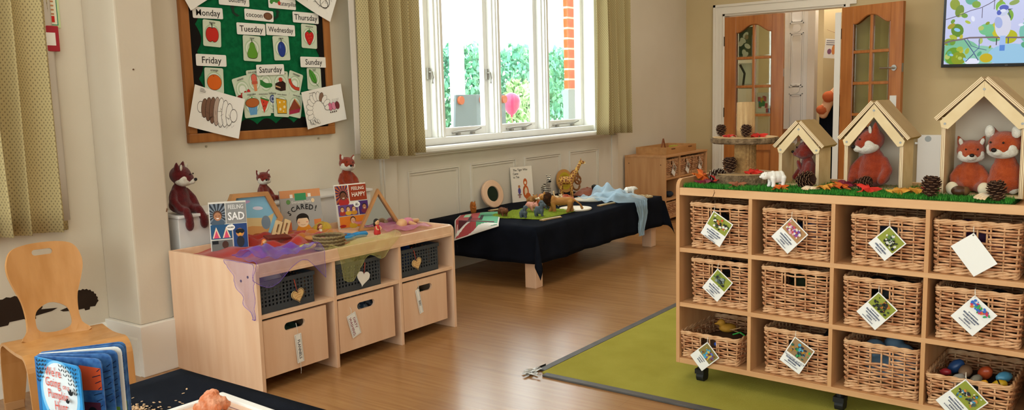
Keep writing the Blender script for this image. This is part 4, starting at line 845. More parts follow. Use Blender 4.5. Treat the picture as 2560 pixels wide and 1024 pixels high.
swing_tag('bin_tag', 'white tag reading FLANNELS hanging from nearest wooden bin', UL(.197, .003, .215), (R(0), R(-4), UA), .036, .13, [('FLANNELS', .0, -.07, .019)], '#2a2a30', [(0, -.002, -.002), (-.002, -.004, .022), (0, .004, .05)])
swing_tag('bin_tag', 'white tag reading DIRTY WASHING hanging from middle wooden bin', UL(.505, .003, .235), (0, R(-16), UA), .055, .115, [('DIRTY', .009, -.05, .02), ('WASHING', -.013, -.06, .02)], '#8a3a4a', [(0, -.002, 0), (.006, -.004, .018), (.01, .006, .03)])
swing_tag('bin_tag', 'narrow white paper tag hanging from far wooden bin', UL(.95, .003, .262), (0, R(-12), UA), .028, .13, [('BIBS', 0, -.075, .016)], '#55555c', [(0, -.002, 0), (.012, -.004, .012), (.02, .006, .016), (.01, -.003, .045)])
mk_ = MB(); mk_.tube([UL(.203, .002, .09), UL(.204, .002, .05), UL(.202, .002, .035)], .0012, 5); tag(mk_.build('loose_string', flat('#d8d2c4')), 'pale string end dangling below the FLANNELS tag', 'string')
stuffing('folded_linen', 'teal linen inside the nearest wooden bin', UL(.19, .2, .08), UA, (.28, .25, .2), [mat('linen_teal', '#5a8a86', .9, .1)], 1)
stuffing('patterned_cloth', 'grey chevron cloth inside the middle wooden bin', UL(.61, .14, .08), UA, (.3, .2, .23), [mat('linen_grey', '#9aa6b4', .9, .1, '#3f5570', (1, 1, 1), 60, contrast=(.48, .52))], 2)
stuffing('folded_linen', 'dark green linen inside the far wooden bin', UL(1.01, .2, .08), UA, (.26, .25, .2), [mat('linen_green', '#3f6a5c', .9, .1)], 3)
# perforated charcoal baskets
M_ch = mat('charcoal_plastic', '#3b4046', .5, .35)
def perf_basket_mesh(w_, d_, h_):
    mb = MB(); tz = .02
    def wall(p0, p1, n):
        p0, p1 = Vector(p0), Vector(p1); dv = (p1 - p0); L_ = dv.length; dv.normalize(); nr = Vector((dv.y, -dv.x, 0)); rows = 6; bz = .022; th = h_ - .018
        M = Matrix((dv, -nr, Vector((0, 0, 1)))).transposed().to_4x4(); M.translation = p0
        mb.box(0, L_, 0, .003, 0, bz, M=M); mb.box(-.004, L_ + .004, -.006, .004, th, h_, M=M)
        pz = (th - bz) / rows
        for i in range(rows): mb.box(0, L_, 0, .003, bz + i * pz, bz + i * pz + pz * .42, M=M)
        pu = L_ / n
        for i in range(n + 1):
            u = min(max(i * pu, pu * .25), L_ - pu * .25); mb.box(u - pu * .26, u + pu * .26, .0004, .0026, bz, th, M=M)
    w, d = w_ / 2, d_ / 2; wall((-w, -d, 0), (w, -d, 0), 15); wall((w, -d, 0), (w, d, 0), 15); wall((w, d, 0), (-w, d, 0), 15); wall((-w, d, 0), (-w, -d, 0), 15); mb.box(-w, w, -d, d, 0, .004)
    return mb.mesh()
PBM = perf_basket_mesh(.285, .36, .14); PBM.materials.append(M_ch)
def heart(s_): return [(s_ * 16 * math.sin(a) ** 3 / 17, s_ * (13 * math.cos(a) - 5 * math.cos(2 * a) - 2 * math.cos(3 * a) - math.cos(4 * a)) / 17) for a in [2 * PI * k / 40 for k in range(40)]]
M_hw = mat('heart_ply', '#dcb77c', .5, .3); M_hwh = mat('heart_white', '#e6e1d8', .5, .3)
for k, (x, lab, hl, hm, hx, hz, hr) in enumerate(((.165, 'charcoal perforated basket under the purple scarf', 'wooden heart tag on charcoal basket under the purple scarf', M_hw, .215, .385, -12), (.572, 'charcoal perforated basket under the yellow scarf', 'plain white heart tag on the middle charcoal basket', M_hwh, .597, .39, 14), (.985, 'charcoal perforated basket at far end of maple unit', 'wooden heart tag on the far charcoal basket', M_hw, .962, .395, -14))):
    t = thing('plastic_basket', lab, 'basket', UL(x + .005, .2, .3355), UA, 'charcoal baskets in the maple unit'); mk('perforated_body', PBM, None, t)
    h = thing('heart_tag', hl, 'tag', UL(hx, .008, hz), (0, R(hr), UA), 'heart tags on charcoal baskets'); MB().prism(heart(.037 if k != 1 else .042), -.002, .001).build('heart', hm, h)
    if k != 1:
        p = Print(); p.line([(x_ * .9, z_ * .9) for x_, z_ in heart(.037)], .0022, '#3a2a1c', True); rn = random.Random(k)
        for j in range(3): p.line([(-.02 + .006 * i, .012 - .012 * j + rn.uniform(-.004, .004)) for i in range(7)], .0016, '#b8683a')
        p.build(h, y=-.0024)
    MB().tube([(0, -.001, .022), (-.003, -.003, .045), (.002, .004, .07), (.004, .02, .085)], .0018, 6).build('ribbon', flat('#a8402c'), h)
M_lw = mat('linen_white', '#cfd4d6', .9, .1)
stuffing('basket_cloths', 'pale cloths and an orange soft star in the nearest charcoal basket', UL(.17, .2, .35), UA, (.24, .3, .15), [M_lw, mat('linen_pale_blue', '#8f9fb4', .9, .1)], 5)
stuffing('basket_cloths', 'cream cloths in the charcoal basket under the yellow scarf', UL(.577, .2, .35), UA, (.24, .3, .15), [M_lw, mat('linen_cream', '#cfc8a8', .9, .1)], 6)
stuffing('basket_cloths', 'dark blue cloth in the far charcoal basket', UL(.99, .2, .35), UA, (.24, .3, .13), [mat('navy_cloth', '#1d2a55', .8, .1), mat('blue_cloth', '#2a4a9a', .8, .1)], 7)
# ------------------------------------------------------------------ books on the unit
def book(name, label, loc, rot, w_, h_, th, draw, cover, lines=(), pages=M_paper):
    t = thing(name, label, 'book', loc, rot); MB().box(-w_ / 2, w_ / 2, 0, .0016, 0, h_).build('front_cover', cover, t, bevel=.0006)
    MB().box(-w_ / 2 + .001, w_ / 2 - .003, .0016, th - .0016, .003, h_ - .003).build('pages', pages, t); MB().box(-w_ / 2, w_ / 2, th - .0016, th, 0, h_).build('back_cover', cover, t); MB().box(-w_ / 2 - .001, -w_ / 2 + .001, 0, th, 0, h_).build('spine', cover, t)
    p = Print(); draw(p, w_, h_); p.build(t)
    for s_, x, z, sz, col, bd, rt, sx in lines: text(s_, sz, flat(col), t, x, z, p.y - .0012, bd, R(rt), sx=sx)
    return t
def rays(p, cx_, cz_, x0, x1, z0, z1, a, b):
    p.rect(x0, x1, z0, z1, a); c = Vector((cx_, cz_))
    for k in range(16):
        an = 2 * PI * k / 16
        q = [(cx_, cz_)]
        for d in (-.1, .1):
            dx, dz = math.cos(an + d), math.sin(an + d); tt = min(((x1 if dx > 0 else x0) - cx_) / dx if abs(dx) > 1e-6 else 9, ((z1 if dz > 0 else z0) - cz_) / dz if abs(dz) > 1e-6 else 9); q.append((cx_ + dx * tt, cz_ + dz * tt))
        p.poly(q, b)
def face(p, cx_, cz_, r, skin, hair, shirt):
    p.ell(cx_, cz_ - r * 1.5, r * 1.5, r * 1.0, shirt, n=16); p.ell(cx_, cz_ + r * .25, r * 1.0, r * 1.15, hair, n=16); p.ell(cx_, cz_, r * .82, r, skin, n=16)
    for s_ in (-1, 1): p.ell(cx_ + s_ * r * .35, cz_ + r * .15, r * .1, r * .1, '#20140f', n=8)
    p.ell(cx_, cz_ - r * .45, r * .35, r * .14, '#f0e2d8', n=10)
def c_sad(p, w, h):
    p.rect(-w / 2, w / 2, 0, h, '#dcd6cc'); rays(p, -.048, .19, -.08, -.012, .148, .242, '#2a3038', '#7a8490'); face(p, -.046, .182, .02, '#b07a58', '#5a3a28', '#4a5a6a')
    p.rect(-.008, .08, .148, .242, '#8f8d8a'); p.rect(-.08, .012, .078, .144, '#24527a'); p.rect(.018, .08, .02, .144, '#1f3f78'); p.rect(-.08, .012, .004, .072, '#6a6a68')
    for s_ in (-1, 1): p.poly([(-.034 + s_ * .022 - .018, .082), (-.034 + s_ * .022 + .018, .082), (-.034 + s_ * .022, .134)], '#e6cdb0'); p.poly([(-.034 + s_ * .022 - .012, .082), (-.034 + s_ * .022 + .012, .082), (-.034 + s_ * .022, .118)], '#d8486a')
    p.ell(.048, .102, .018, .02, '#c8864c'); p.ell(.048, .108, .02, .012, '#17171c'); p.ell(.048, .06, .017, .026, '#26262e'); p.ell(.048, .095, .007, .006, '#e0a030')
    p.ell(.008, .128, .019, .014, '#f2f0ea'); p.ell(-.02, .05, .014, .018, '#4a2a20'); p.poly([(-.06, .005), (.01, .005), (.008, .04), (-.03, .03)], '#c8a0a0'); p.rect(-.076, -.05, .055, .07, '#15151a')
book('picture_book', 'FEELING SAD comic-style book standing at near end of maple unit', UL(.19, .455, TZ), (R(-7), 0, UA - R(32)), .165, .25, .008, c_sad, M_paper, [('FEELING', .036, .222, .028, '#e8e6e2', .012, 0, .66), ('SAD', .036, .178, .05, '#f2f0ee', .02, 0, .8), ('NOPE!', .008, .128, .0095, '#17171a', .02, 0, 1)])
def c_scared(p, w, h):
    p.rect(-w / 2, w / 2, 0, h, '#9f9c98'); p.rect(-w / 2, w / 2, .21, h, '#c98a5c'); p.rect(-.03, .03, .195, .232, '#3a8a58'); p.rect(-.055, -.04, .21, .228, '#e2dccf'); p.rect(.04, .056, .21, .228, '#e2dccf')
    p.rect(-.098, -.06, .02, .085, '#c96a38'); p.rect(.06, .098, .03, .09, '#cf7a40'); p.ell(-.066, .19, .011, .012, '#5f8a4a'); p.ell(.064, .19, .009, .011, '#e2c8a0')
    p.poly([(-.045, .0), (.05, .0), (.046, .04), (.03, .066), (-.025, .066), (-.04, .04)], '#d98a24'); p.ell(.0, .09, .034, .036, '#1f1713', n=24); p.ell(.0, .082, .031, .028, '#e9c8a2', n=24); p.poly(ellp(.0, .1, .033, .027, 16, 0, 0.05, PI - .05), '#1f1713')
    p.line([(-.012, .068), (.0, .065), (.012, .068)], .0014, '#7a3a2c'); p.ell(-.022, .08, .006, .004, '#dc9a80'); p.ell(.022, .08, .006, .004, '#dc9a80'); p.ell(.018, .03, .012, .008, '#e9c8a2', .6)
scL = [('S', -.066, .13, .034, '#1d1a1c', .02, -28, .9), ('C', -.045, .148, .036, '#1d1a1c', .02, -20, .9), ('A', -.02, .157, .036, '#1d1a1c', .02, -8, .9), ('R', .005, .16, .037, '#1d1a1c', .02, 0, .9), ('E', .027, .158, .037, '#1d1a1c', .02, 6, .9), ('D', .05, .153, .038, '#1d1a1c', .02, 12, .9), ('!', .074, .146, .042, '#1d1a1c', .02, 18, .9), ('Everyone Feels', .002, .186, .02, '#dcd8d0', .006, 0, .85)]
book('picture_book', 'grey and orange SCARED! picture book standing mid maple unit', UL(.69, .545, TZ), (R(-9), 0, UA - R(20)), .215, .25, .009, c_scared, mat('book_grey', '#a3a09b', .4, .3), scL)
def c_happy(p, w, h):
    p.rect(-w / 2, w / 2, 0, h, '#eae4d8'); rays(p, -.05, .19, -.094, -.018, .135, .238, '#4a2c5c', '#b8643a'); face(p, -.05, .178, .022, '#7a4a34', '#20140f', '#b02c2c'); p.rect(-.012, .094, .15, .238, '#9c3a1c'); p.rect(-.09, .03, .07, .13, '#6a4a86')
    for x, c in ((-.066, '#a8382c'), (-.03, '#d8a82c'), (.004, '#c88a2c')): face(p, x, .104, .013, '#d8a478', '#4a2c1c', c)
    p.rect(.035, .094, .07, .145, '#4a2a6a'); face(p, .07, .11, .014, '#b87a58', '#2a1a14', '#7a2c3c'); p.rect(-.09, .094, .004, .066, '#d97a24'); face(p, -.01, .04, .017, '#dba880', '#3a2418', '#c8a02c'); p.ell(.024, .128, .021, .017, '#f4f2ec', n=12); p.ell(-.075, .015, .02, .008, '#a82c20')
book('picture_book', 'orange FEELING HAPPY comic-style book standing at far back of maple unit', UL(1.055, .565, TZ), (R(-9), 0, UA - R(14)), .192, .245, .009, c_happy, M_paper, [('FEELING', .04, .216, .026, '#f4ead8', .012, 0, .82), ('HAPPY', .041, .182, .034, '#f4ead8', .014, 0, .82), ('BIG\nSMILE', .024, .128, .009, '#17171a', .02, 0, 1)])
# six-sided picture frame, slotted blocks
t = thing('hexagon_frame', 'six-sided wooden frame with painted blue and sandy scene on maple unit', 'frame', UL(.385, .545, TZ), (R(-5), 0, UA - R(22)), None, 1.13)
M_hx = mat('frame_wood', '#b98654', .5, .3, '#a87444', (4, 4, 4), 3)
ho = [(-.075, 0), (.075, 0), (.132, .115), (.075, .235), (-.075, .235), (-.132, .115)]; hi = [(x * .82, .1165 + (z - .1165) * .84) for x, z in ho]
for k in range(6):
    a, b, c, d = ho[k], ho[(k + 1) % 6], hi[(k + 1) % 6], hi[k]; MB().prism([a, b, c, d], -.012, .05).build('frame_bar', M_hx, t)
MB().prism([(x * 1.01, .1165 + (z - .1165) * 1.01) for x, z in hi], .012, .02).build('panel', mat('scene_blue', '#86bfdc', .3, .4), t)
p = Print(); q = hi; p.poly([(-.1, .14), (-.055, .03), (.055, .03), (.1, .14), (.06, .12), (-.06, .13)], '#d8c08a'); p.poly([(-.075, .08), (-.055, .025), (.055, .025), (.075, .08), (0, .09)], '#cf9a5c'); p.ell(-.03, .195, .03, .008, '#c8a8d0', .1); p.ell(.03, .165, .022, .008, '#d8d8ea', -.1); p.ell(.06, .1, .02, .03, '#7a8a9a'); p.ell(.02, .05, .02, .006, '#a85a2c'); p.build(t, y=.0116)
for k, dx in enumerate((0, .05)):
    t = thing('slotted_block', ('left' if k == 0 else 'right') + ' of two pale slotted wooden bars leaning beside the SCARED! book', 'block', UL(.44 + dx, .47, TZ), (R(-10), R(24), UA - R(12)), 'slotted wooden bars')
    mk('bar', sheet([(-.016, 0), (.016, 0), (.016, .13), (-.016, .13)], [[(a, .02 + b) for b, a in stadium(.022, 0, .022, .006)], [(a, .07 + b) for b, a in stadium(.022, 0, .022, .006)]], lambda u, v: (u, 0, v), (), (), .018), M_ply, t)
# triangle mirror
t = thing('triangle_mirror', 'wooden triangle-framed mirror standing at far end of maple unit', 'mirror', UL(1.09, .40, TZ), (R(-6), 0, UA - R(25)), None, 1.3)
a, b, c = Vector((-.095, 0)), Vector((.095, 0)), Vector((0, .17)); ce = (a + b + c) / 3
tri = [a, b, c]; inn = [ce + (q - ce) * .8 for q in tri]
for k in range(3): MB().prism([tuple(tri[k]), tuple(tri[(k + 1) % 3]), tuple(inn[(k + 1) % 3]), tuple(inn[k])], -.012, .012).build('frame_bar', M_hx, t)
MB().prism([tuple(ce + (q - ce) * .82) for q in tri], .004, .009).build('mirror_glass', mat('mirror', '#a9aeb0', .06, .5, metal=1), t)
# scarves
def scarf(name, label, fn, nu, nv, m_, fringe=None):
    t = thing(name, label, 'scarf', (0, 0, 0)); o = surf(fn, nu, nv).build('organza', m_, t, smooth=True, fix=False)
    e = [fn(i / 40, 0) for i in range(41)] + [fn(1, j / 40) for j in range(1, 41)] + [fn(1 - i / 40, 1) for i in range(1, 41)] + [fn(0, 1 - j / 40) for j in range(1, 40)]
    MB().tube(e, .0011, 4, closed=True).build('hem', fringe or m_, t, fix=False); return t
def nz(x, y, s_=0): return noise.noise(Vector((x, y, s_ * 3.7)))
O_red = organza('red_organza', '#c42616', .85); O_pur = organza('purple_organza', '#7a4ac8', .62); O_purl = organza('purple_organza_thin', '#9a86d0', .26); O_yel = organza('yellow_organza', '#dcd67a', .3); O_or = organza('orange_organza', '#e08a24', .7); O_pink = organza('pink_organza', '#d87aa8', .6); O_yb = organza('yellow_bright_organza', '#e0c024', .75); O_blue = organza('blue_organza', '#bcdcf2', .62)
def f_red(u, v):
    x = .03 + .60 * u; y = .15 + .42 * v; return UL(x, y, TZ + .008 + .045 * (1 + 1.2 * nz(x * 14, y * 14, 1)) * (.12 + .88 * min(1, max(0, u * 2.4 - .25)) * (1 - .4 * u)))
scarf('red_scarf', 'crumpled red organza scarf across the near end of the tray', f_red, 44, 30, O_red)
def f_pur(u, v):
    # lies on the tray edge, then hangs over the front rail
    x = .0 + .36 * u; s_ = v * .36
    if s_ < .12: return UL(x, .13 - s_, TZ + .034 + .025 * (1 + nz(x * 16, s_ * 16, 2)))
    d = s_ - .12; drop = d * (.3 + .18 * math.sin(u * 7) + .25 * max(0, u - .75) * 4 * .5); x2 = x - .10 * d * (1 - u); return UL(x2, -.006 - .008 * abs(nz(x * 22, d * 5, 4)) - .004, UHT + .012 - drop * 1.0)
scarf('purple_scarf', 'purple organza scarf on tray edge hanging over the front rail', f_pur, 44, 36, O_purl, O_pur)
def f_pur2(u, v): x = .02 + .31 * u; y = .02 + .17 * v; return UL(x, y, TZ + .026 + .045 * (1 + 1.2 * nz(x * 18, y * 18, 9)) * (1 - abs(v - .4)))
scarf('violet_scarf', 'bunched violet organza heap inside the tray above front rail', f_pur2, 34, 20, O_pur)
def f_purs(u, v):
    # corner hanging down the left side panel
    d = v * .24; wdt = .2 * (1 - v * .9) + .012 * math.sin(v * 19); return UL(-.007 - .012 * abs(nz(u * 5, v * 7, 5)), -.004 + u * wdt + .012 * v, UHT + .006 - d)
scarf('lilac_scarf', 'thin lilac scarf corner hanging down the unit left side', f_purs, 18, 24, O_purl, O_pur)
def f_yel(u, v):
    x = .45 + .42 * u - .04 * (1 - v); s_ = v * .5
    if s_ < .24: return UL(x, .24 - s_, TZ + .006 + (.03 if s_ > .2 else .01) * (1.2 + nz(x * 12, s_ * 12, 3)))
    d = s_ - .24; x2 = .5 + (x - .5) * (1 - d * 1.2); return UL(x2, -.008 - .016 * abs(nz(x * 20, d * 4, 6)), UHT + .01 - d * (.62 - .42 * u + .12 * math.sin(u * 9)))
scarf('yellow_scarf', 'pale yellow organza scarf draped over the middle of the front rail', f_yel, 44, 44, O_yel)
def f_or(u, v): x = .5 + .25 * u; y = .28 + .24 * v; return UL(x, y, TZ + .012 + .028 * (1 + nz(x * 18, y * 18, 7)))
scarf('orange_scarf', 'orange organza scarf in front of the SCARED! book', f_or, 30, 24, O_or)
def f_pk(u, v): x = 1.0 + .2 * u; y = .12 + .4 * v; return UL(x, y, TZ + .008 + .022 * (1 + nz(x * 18, y * 18, 8)))
scarf('pink_scarf', 'pale pink organza scarf at the far end of the tray', f_pk, 26, 30, O_pink)
# small things in the tray
def yb(u, v):
    th = PI * v * .62; a = 2 * PI * u; r = .05 * (1 + .12 * nz(math.cos(a) * 2, math.sin(a) * 2 + v * 3, 3)); return UL(.77, .50, TZ + .004) + Vector((r * math.sin(th) * math.cos(a), r * math.sin(th) * math.sin(a), .028 + r * .85 * math.cos(th)))
scarf('yellow_puff', 'bright yellow scrunched organza ball beside the woven basket', yb, 28, 14, O_yb)
def rope_ring(mb, R_, z, r, n=40, tw=18, mi=0, c=(0, 0)): mb.tube([(c[0] + (R_ + .0012 * math.sin(tw * 2 * PI * k / n)) * math.cos(2 * PI * k / n), c[1] + (R_ + .0012 * math.sin(tw * 2 * PI * k / n)) * math.sin(2 * PI * k / n), z + .0012 * math.cos(tw * 2 * PI * k / n)) for k in range(n)], r, 5, mi, closed=True)
t = thing('woven_bowl', 'small round brown woven bowl on the tray above front rail', 'bowl', UL(.53, .16, TZ), 0, None, 1.2)
mb = MB()
for k in range(8): rope_ring(mb, .056 + .003 * k / 8 + .0015 * (k % 2), .006 + k * .0068, .0042, 64, 22, k % 2)
tag(mb.build('woven_wall', [mat('rush_brown', '#64523a', .9, .1), mat('rush_light', '#8c7a58', .9, .1)], t, fix=False), kind='stuff'); MB().lathe([(.0, .003), (.055, .003), (.055, .006), (0, .006)], 24).build('base', MATS['rush_brown'], t)
t = thing('magnifier', 'chunky blue plastic magnifying glass lying on the tray', 'magnifying glass', UL(.735, .30, TZ), (0, 0, UA + R(-8)))
m_ = MB(); m_.tube([(.05 * math.cos(2 * PI * k / 28), .05 * math.sin(2 * PI * k / 28), .016) for k in range(28)], .013, 10, closed=True); m_.build('ring', mat('toy_blue', '#1f86c4', .35, .4), t, smooth=True)
m_ = MB(); m_.tube([(.055, 0, .015), (.09, .0, .015), (.14, 0, .015), (.15, 0, .015)], [.012, .016, .015, .006], 10); m_.build('handle', MATS['toy_blue'], t, smooth=True); MB().lathe([(0, .014), (.045, .014), (.045, .018), (0, .018)], 28).build('lens', glass('lens', '#cfe8f4', .15), t)
def peg_doll(label, loc, rot, body, hair, skin, h=.07, dress=True):
    t = thing('wooden_doll', label, 'doll', loc, rot); s_ = h / .07
    MB().lathe([(0, 0), (.013 * s_, 0), (.015 * s_, .006 * s_), (.011 * s_, .026 * s_), (.009 * s_, .04 * s_), (.004 * s_, .043 * s_)], 16).build('body', body, t, smooth=True); MB().ell((0, 0, .052 * s_), (.0115 * s_, .011 * s_, .0125 * s_)).build('head', skin, t, smooth=True)
    MB().ell((0, .003 * s_, .056 * s_), (.0128 * s_, .0115 * s_, .0118 * s_)).ell((-.011 * s_, .004 * s_, .045 * s_), (.005 * s_, .005 * s_, .01 * s_)).ell((.011 * s_, .004 * s_, .045 * s_), (.005 * s_, .005 * s_, .01 * s_)).build('hair', hair, t, smooth=True)
    m_ = MB(); 
    for sx in (-1, 1): m_.tube([(sx * .009 * s_, -.004 * s_, .036 * s_), (sx * .013 * s_, -.011 * s_, .026 * s_), (sx * .006 * s_, -.015 * s_, .022 * s_)], .0032 * s_, 6)
    m_.build('arms', skin, t); e = MB()
    for sx in (-1, 1): e.ell((sx * .004 * s_, -.0108 * s_, .053 * s_), (.0014 * s_, .0008 * s_, .0018 * s_), 6, 4)
    e.build('eyes', M_ink, t)
M_sk = mat('doll_skin', '#d9a878', .5, .3); M_hb = mat('doll_hair', '#1c1512', .6, .3)
peg_doll('small black-haired doll with red skirt in front of triangle mirror', UL(.87, .19, TZ + .018), UA, mat('doll_red', '#c0302c', .5, .3), M_hb, M_sk, .085)
peg_doll('small peg figure in blue standing on the red scarf', UL(.19, .19, TZ + .04), UA, mat('doll_blue', '#2f6a9a', .5, .3), mat('doll_orange', '#c86a2c', .6), M_sk, .06)
peg_doll('small brown-haired figure in white by the SCARED! book corner', UL(.735, .47, TZ), UA, mat('doll_white', '#d8d4c8', .5, .3), mat('doll_brown', '#7a3a24', .6), M_sk, .075)
fish = [((0, 0, .014), (.052, .02, .014), None, 0), ((.03, 0, .014), (.03, .017, .012), None, 1), ((-.06, 0, .013), (.016, .014, .006), (0, 0, .5), 0)]
tag(mk('bead_fish', blob(fish, .003, 2, [mat('fish_yellow', '#d0d02c', .4, .3), mat('fish_orange', '#dcb45c', .5, .3)]), None, None, UL(.345, .1, TZ + .032), UA + R(4)), 'yellow and orange fish-shaped beanbag on the tray edge', 'toy')
t = thing('wooden_pebble', 'flat orange wooden oval on the orange scarf', 'disc', UL(.5, .25, TZ + .045), (R(6), 0, UA)); MB().lathe([(0, 0), (.03, 0), (.035, .006), (.03, .012), (0, .012)], 24).build('oval', mat('pebble', '#c98a4c', .5, .3), t, smooth=True)
t = thing('wooden_stick', 'short reddish wooden stick beside the woven bowl', 'stick', UL(.635, .16, TZ + .004), UA); MB().tube([(-.03, 0, .006), (.03, .01, .006)], .006, 8).build('stick', mat('stick_red', '#a85a34', .6), t)
t = thing('clay_tile', 'dark red carved tile lying on the red scarf', 'tile', UL(.4, .38, TZ + .055), (R(8), R(4), UA - R(10))); MB().box(-.06, .06, -.03, .03, 0, .01).build('slab', mat('tile_brown', '#6a2418', .6, .3), t, bevel=.003)
# baby doll lying at the far end
dl = [((0, 0, .028), (.045, .03, .026), None, 1), (( -.07, 0, .03), (.03, .028, .027), None, 0), ('c', [((.03, .015, .03), .013), ((.08, .02, .03), .012)], 0), ('c', [((.03, -.015, .03), .013), ((.085, -.02, .026), .012)], 0), ('c', [((-.03, .03, .03), .011), ((-.01, .055, .02), .009)], 0), ('c', [((-.03, -.03, .03), .011), ((-.015, -.055, .018), .009)], 0)]
tag(mk('baby_doll', blob(dl, .004, 2, [M_sk, mat('doll_pink', '#d88aa0', .8, .1)]), None, None, UL(1.15, .25, TZ + .012), UA + R(20)), 'small baby doll in pink lying at far end of tray', 'doll')
# ================================================================== PLUSH FOXES
def plush(name, c, c2): return mat(name, c, .95, .05, c2, (1, 1, 1), 60, 4, bump=.6, bscale=260, sheen=.3, contrast=(.3, .7))
P_dark = plush('plush_maroon', '#64181a', '#4f1012'); P_rust = plush('plush_rust', '#9a3a1c', '#842c12'); P_or = plush('plush_orange', '#b04e24', '#9c3e18'); P_wht = plush('plush_white', '#e2dccf', '#cfc6b6'); M_nose = mat('plush_nose', '#17100d', .5, .3)
P_red = plush('plush_brick', '#7d2416', '#6a1a0e')
def fox(label, loc, rot, sc, main, turn=0, tilt=0, nod=0, legs='sit', white=P_wht, ear_in=P_wht, arms=True, group='plush foxes', bib=False, feet=None, fat=.9, tail=None, fluff=False, cat='soft toy', hs=1.17):
    E3 = lambda a, b, c: (a * hs, b * hs, c * hs)
    t = thing('plush_fox', label, cat, loc, rot, group, sc)
    H = Matrix.Translation((0, -.006, .142)) @ Euler((R(nod), R(tilt), R(turn))).to_matrix().to_4x4() @ Matrix.Scale(hs, 4)
    def h(p): return tuple(H @ Vector(p))
    he = Euler((R(nod), R(tilt), R(turn)))
    pr = [((0, .004, .07), (.058 * fat, .05 * fat, .068), None, 0), ((0, 0, .042), (.066 * fat, .056 * fat, .042), None, 0), ((0, 0, .12), (.04 * fat, .036 * fat, .032), None, 0), (h((0, 0, .04)), E3(.05, .044, .040), tuple(he), 0), (h((0, -.022, .03)), E3(.036, .034, .028), tuple(he), 0)]
    for s_ in (-1, 1):
        pr.append(('c', [(h((s_ * .034, .006, .066)), .017), (h((s_ * .044, .006, .092)), .006)], 0))
        if arms: pr.append(('c', [((s_ * .045 * fat, -.004, .108), .017), ((s_ * .07 * fat, -.02, .07), .019), ((s_ * .062 * fat, -.052, .03), .017)], 0))
        if legs == 'sit': pr.append(('c', [((s_ * .035, -.03, .026), .024), ((s_ * .056, -.1, .022), .02)], 0)); pr.append(((s_ * .06, -.115, .028), (.024, .02, .028), None, 0))
        elif legs == 'dangle': pr.append(('c', [((s_ * .034, -.03, .022), .022), ((s_ * .04, -.075, .018), .021), ((s_ * .045, -.098, -.02), .02)], 0)); pr.append(((s_ * .048, -.1, -.045), (.022, .02, .034), None, 0))
    if tail: pr.append(('c', [((tail * .05, .01, .022), .02), ((tail * .11, -.03, .026), .03), ((tail * .16, -.06, .024), .02)], 0))
    mk('body', blob(pr, .0055, 2, [main]), None, t)
    mz = [(h((0, -.014, .017)), E3(.048, .036, .023), tuple(he), 0), (h((0, -.042, .02)), E3(.019, .022, .0145), tuple(he), 0), (h((-.03, -.02, .028)), E3(.016, .018, .016), tuple(he), 0), (h((.03, -.02, .028)), E3(.016, .018, .016), tuple(he), 0)]
    mk('muzzle', blob(mz, .004, 1, [white]), None, t)
    M4 = he.to_matrix()
    MB().ell(h((0, -.0635, .029)), (.0105, .008, .008), 10, 7, M=M4).build('nose', M_nose, t, smooth=True)
    for s_ in (-1, 1):
        MB().ell(h((s_ * .02, -.0455, .05)), (.004, .004, .004), 8, 6).build('eye', M_nose, t, smooth=True)
        MB().ell(h((s_ * .036, -.012, .074)), (.009, .0055, .017), 10, 7, M=(he.to_matrix() @ Euler((0, s_ * .25, 0)).to_matrix())).build('ear_lining', ear_in, t, smooth=True)
        if fluff: mk('ear_tuft', blob([(h((s_ * .042, -.01, .08)), (.018, .014, .024), None, 0)], .004, 0, [white]), None, t)
    if bib: mk('bib', blob([((0, -.044, .1), (.018, .012, .034), (.35, 0, .2), 0)], .004, 1, [white]), None, t)
    if feet:
        for s_ in (-1, 1): MB().ell((s_ * .062, -.128, .028), (.026, .02, .029), 14, 9).build('foot', feet, t, smooth=True)
    if tail: MB().ell((tail * .17, -.064, .024), (.024, .022, .022)).build('tail_tip', white, t, smooth=True)
    return t
LZ = .7055
fox('maroon plush fox seated on ledge at far left, head turned right', (-3.625, 2.325, LZ), R(102), .98, P_dark, 28, 0, 8, 'dangle', cat='soft toy')
fox('small brick-red plush fox peeking from behind the hexagon frame', (-3.64, 2.83, LZ), R(110), .66, P_red, -40, 0, 0, 'sit')
fox('rust plush fox behind the FEELING HAPPY book, head tilted', (-3.63, 3.42, LZ), R(78), .82, P_rust, -8, 6, 0, 'sit')

# ================================================================== BLACK-CLOTHED TABLE WITH ANIMALS
TX0, TX1, TY0, TY1, TH = -3.765, -2.885, 4.3, 6.12, .40
draped_table('display_table', 'low maple table under a black cloth below the window', 'black cloth over the animal table below the window', TX0, TX1, TY0, TY1, TH, .235, .082, 6, .075)
TZT = TH + .003
t = thing('round_mirror', 'round wooden framed dark mirror leaning on the panelling', 'mirror', (-3.70, 4.97, TZT), (R(-14), 0, R(80)))
m_ = MB(); pr = [(.058, -.009), (.06, -.012), (.1, -.012), (.105, -.008), (.105, .008), (.058, .008)]
m_.lathe(pr + [pr[0]], 40, cap=False); m_.v = [(x, z, y + .105) for x, y, z in m_.v]; m_.build('frame', M_maple, t, smooth=False)
m_ = MB(); m_.lathe([(0, .0), (.06, .0), (.06, .004), (0, .004)], 40); m_.v = [(x, z, y + .105) for x, y, z in m_.v]; m_.build('mirror_disc', mat('dark_mirror', '#16302a', .05, .6, metal=.6), t)
